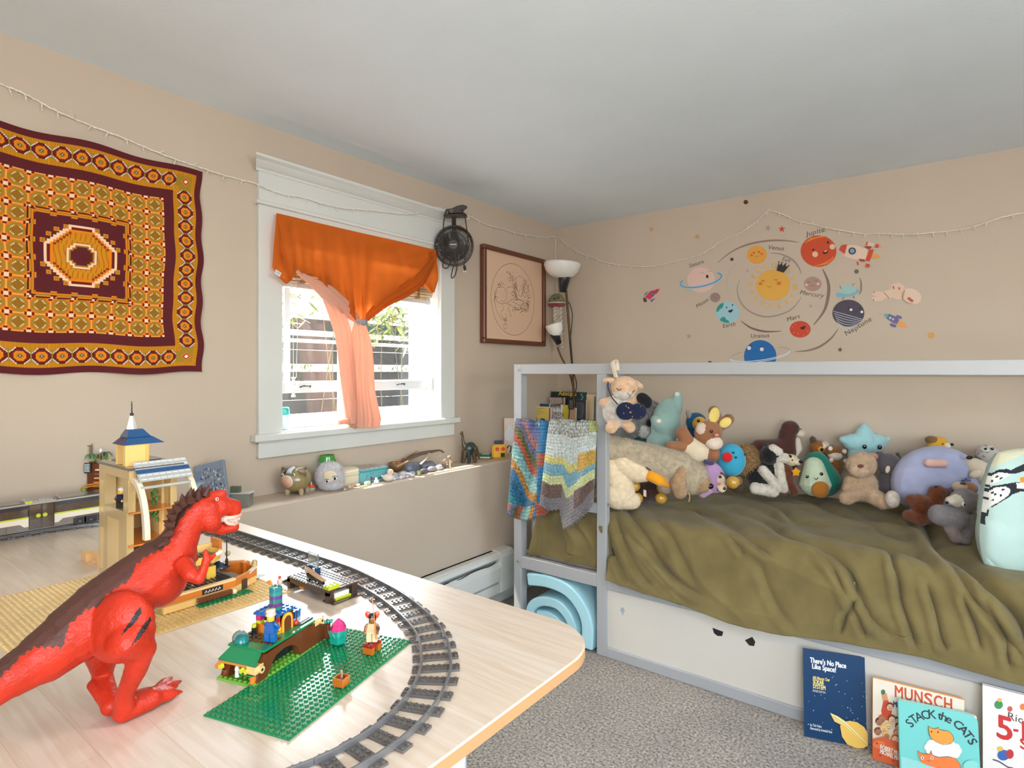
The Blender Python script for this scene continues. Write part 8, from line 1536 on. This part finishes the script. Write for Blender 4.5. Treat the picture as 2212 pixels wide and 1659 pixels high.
# 24 grey wolf
GW, WW = F_((136, 130, 132)), F_((226, 214, 196)); p = PL('plush_wolf', 'grey plush wolf with cream muzzle lying beside the penguin pillow', 2060, 1170, Y=-.62)
p.c([(2030, 1112, 22), (2060, 1118, 28)], GW).c([(2050, 1140, 14, -6), (2058, 1160, 11, -8)], F_((150, 130, 126))).c([(2094, 1115, 12, -14), (2080, 1150, 12, -14), (2074, 1162, 11, -14)], GW).c([(2070, 1168, 10), (2095, 1190, 12)], F_((90, 84, 88))).body(3800, 2.0)
p.e(2078, 1080, 30, 26, GW, -8, 24).c([(2056, 1078, 14, -14), (2042, 1078, 9, -14)], WW).part('head', 1800, 1.8); p.bit('nose', 2034, 1082, (3.4, 3, 3), -16, EYB); m = p.mb(); m.ell(p.L(2060, 1083, -28), (4, 3, 4.6), P((236, 236, 236), .2)); m.ell(p.L(2060, 1083, -31), (1.6, 1.4, 3), EYB); m.build('eye', p.o); p.c([(2096, 1085, 9, -26), (2106, 1080, 7, -26)], WW).part('paw')
p = PL('plush_toy', 'small brown and cream plush with grey ears above the wolf', 2085, 1075, Y=-.42); p.e(2092, 1052, 16, 12, V_((170, 124, 92)), ry=12).e(2072, 1052, 14, 12, V_((214, 196, 170))).e(2104, 1056, 8, 10, V_((130, 118, 118))).body(); p.bit('dark_patch', 2074, 1043, (7, 5, 3), -8, V_((90, 60, 50)))
p = PL('plush_cushion', 'pale cushion edge between brown bear and lavender cushion', 2000, 1090, Y=-.30); p.e(2004, 1072, 30, 12, V_((226, 210, 180)), ry=14).body()
# 25 pillows
PA, PC = P((190, 216, 208), .9, 'cloth', sh=.1, sc=500, vs=5, lo=.92, hi=1.05), P((220, 218, 186), .9, 'cloth', sh=.1, sc=500)
PK, PWH, POR = P((44, 46, 54), .9, 'cloth'), P((232, 230, 222), .9, 'cloth'), P((238, 150, 40), .9, 'cloth')
z6 = lambda x, y: (1900+x*.2050, 900+y*.2050)
PG = [([(1052, 1140), (1075, 1060), (1130, 990), (1230, 930), (1330, 870), (1400, 820), (1480, 790), (1560, 790), (1560, 690), (1440, 690), (1330, 708), (1180, 735), (1060, 800), (1030, 830), (1100, 820), (1220, 745), (1330, 735), (1385, 770), (1360, 830), (1260, 900), (1180, 940), (1150, 1000), (1110, 1100), (1080, 1215)], PK),
      ([(960, 1150), (940, 1040), (990, 930), (1060, 830), (1150, 770), (1260, 730), (1340, 735), (1380, 775), (1350, 850), (1250, 905), (1150, 960), (1090, 1040), (1040, 1110), (990, 1160)], PWH), ([(1036, 760), (1070, 690), (1140, 620), (1240, 575), (1340, 550), (1390, 575), (1370, 620), (1280, 670), (1180, 720), (1100, 740)], PWH), ([(1080, 680), (1150, 610), (1250, 560), (1340, 550), (1385, 565), (1430, 540), (1560, 480), (1560, 560), (1440, 600), (1380, 600), (1260, 585), (1170, 625)], PK),
      ([(1440, 700), (1560, 690), (1560, 760), (1450, 760)], PWH), ([(1480, 640), (1600, 640), (1600, 700), (1480, 690)], POR), ([(960, 1195), (1000, 1210), (990, 1255), (955, 1262)], POR), ([(940, 1060), (975, 1080), (965, 1118), (935, 1100)], POR)]
PG += [(circ(cx, cy, 18, 11, 8, rot=-30), PK) for cx, cy in ((1300, 770), (1190, 800), (1218, 818), (1278, 830), (1138, 862), (1195, 878), (1062, 926), (1105, 936), (1280, 650), (1184, 678), (1158, 730), (1110, 728), (1236, 632))]
PG = [([z6(*q_) for q_ in g_], mt) for g_, mt in PG]
p = PL('penguin_pillow', 'large pale aqua pillow printed with black and white penguins at the right edge', 2215, 1245, d=1.74); p.o['category'] = 'pillow'; p.B.vox = 1
cx_, cz_ = 2258, 1112; nn = 190; V = []; Fc = []
def pil(u, v, sd):      # a pillow: two bulged sheets meeting in a seam
    a, b2 = u*2-1, v*2-1; e = max(0, (1-abs(a)**2.4))**.5*max(0, (1-abs(b2)**2.4))**.5; k = 1-.06*(1-abs(a))*abs(b2)**4
    x = a*138*(1-.14*abs(b2)**3); z = b2*140*(1-.14*abs(a)**3); th = 46*e**.8+e**.4*(1-e*.3)*3.0*noise.noise(Vector((a*3, b2*3, sd)))+e**.3*4.5*abs(math.sin(a*5+b2*7+noise.noise(Vector((a*2, b2*2, 5)))*3))*(1-e)
    X = x*math.cos(-.12)-z*math.sin(-.12); Z = x*math.sin(-.12)+z*math.cos(-.12); return ((X+cx_-2215), -sd*th, Z+1245-cz_)
m = p.mb(); W0 = p.loc
def pcol(q_):
    w_ = W0+(RT*q_.x+FW*q_.y+UP*q_.z)*p.s-CAM; d_ = w_.dot(FW); x, y = CX+FPX*w_.dot(RT)/d_, CY-FPX*w_.z/d_
    for g_, mt in PG:
        pass
    r_ = PC if (x-2100)*.42+(y-1010)*1.0 < 0+18 else PA
    for g_, mt in (PG[1], PG[0], PG[2], PG[3], *PG[4:]):
        if inpoly(x, y, g_): r_ = mt
    return r_
m.grid(nn, nn, lambda u, v: pil(u, v, 1), None, mf=lambda u, v: pcol(Vector(pil(u, v, 1)))); m.build('pillow_front', p.o); m = p.mb(); m.grid(40, 40, lambda u, v: pil(u, v, -1), PA); m.build('pillow_back', p.o)
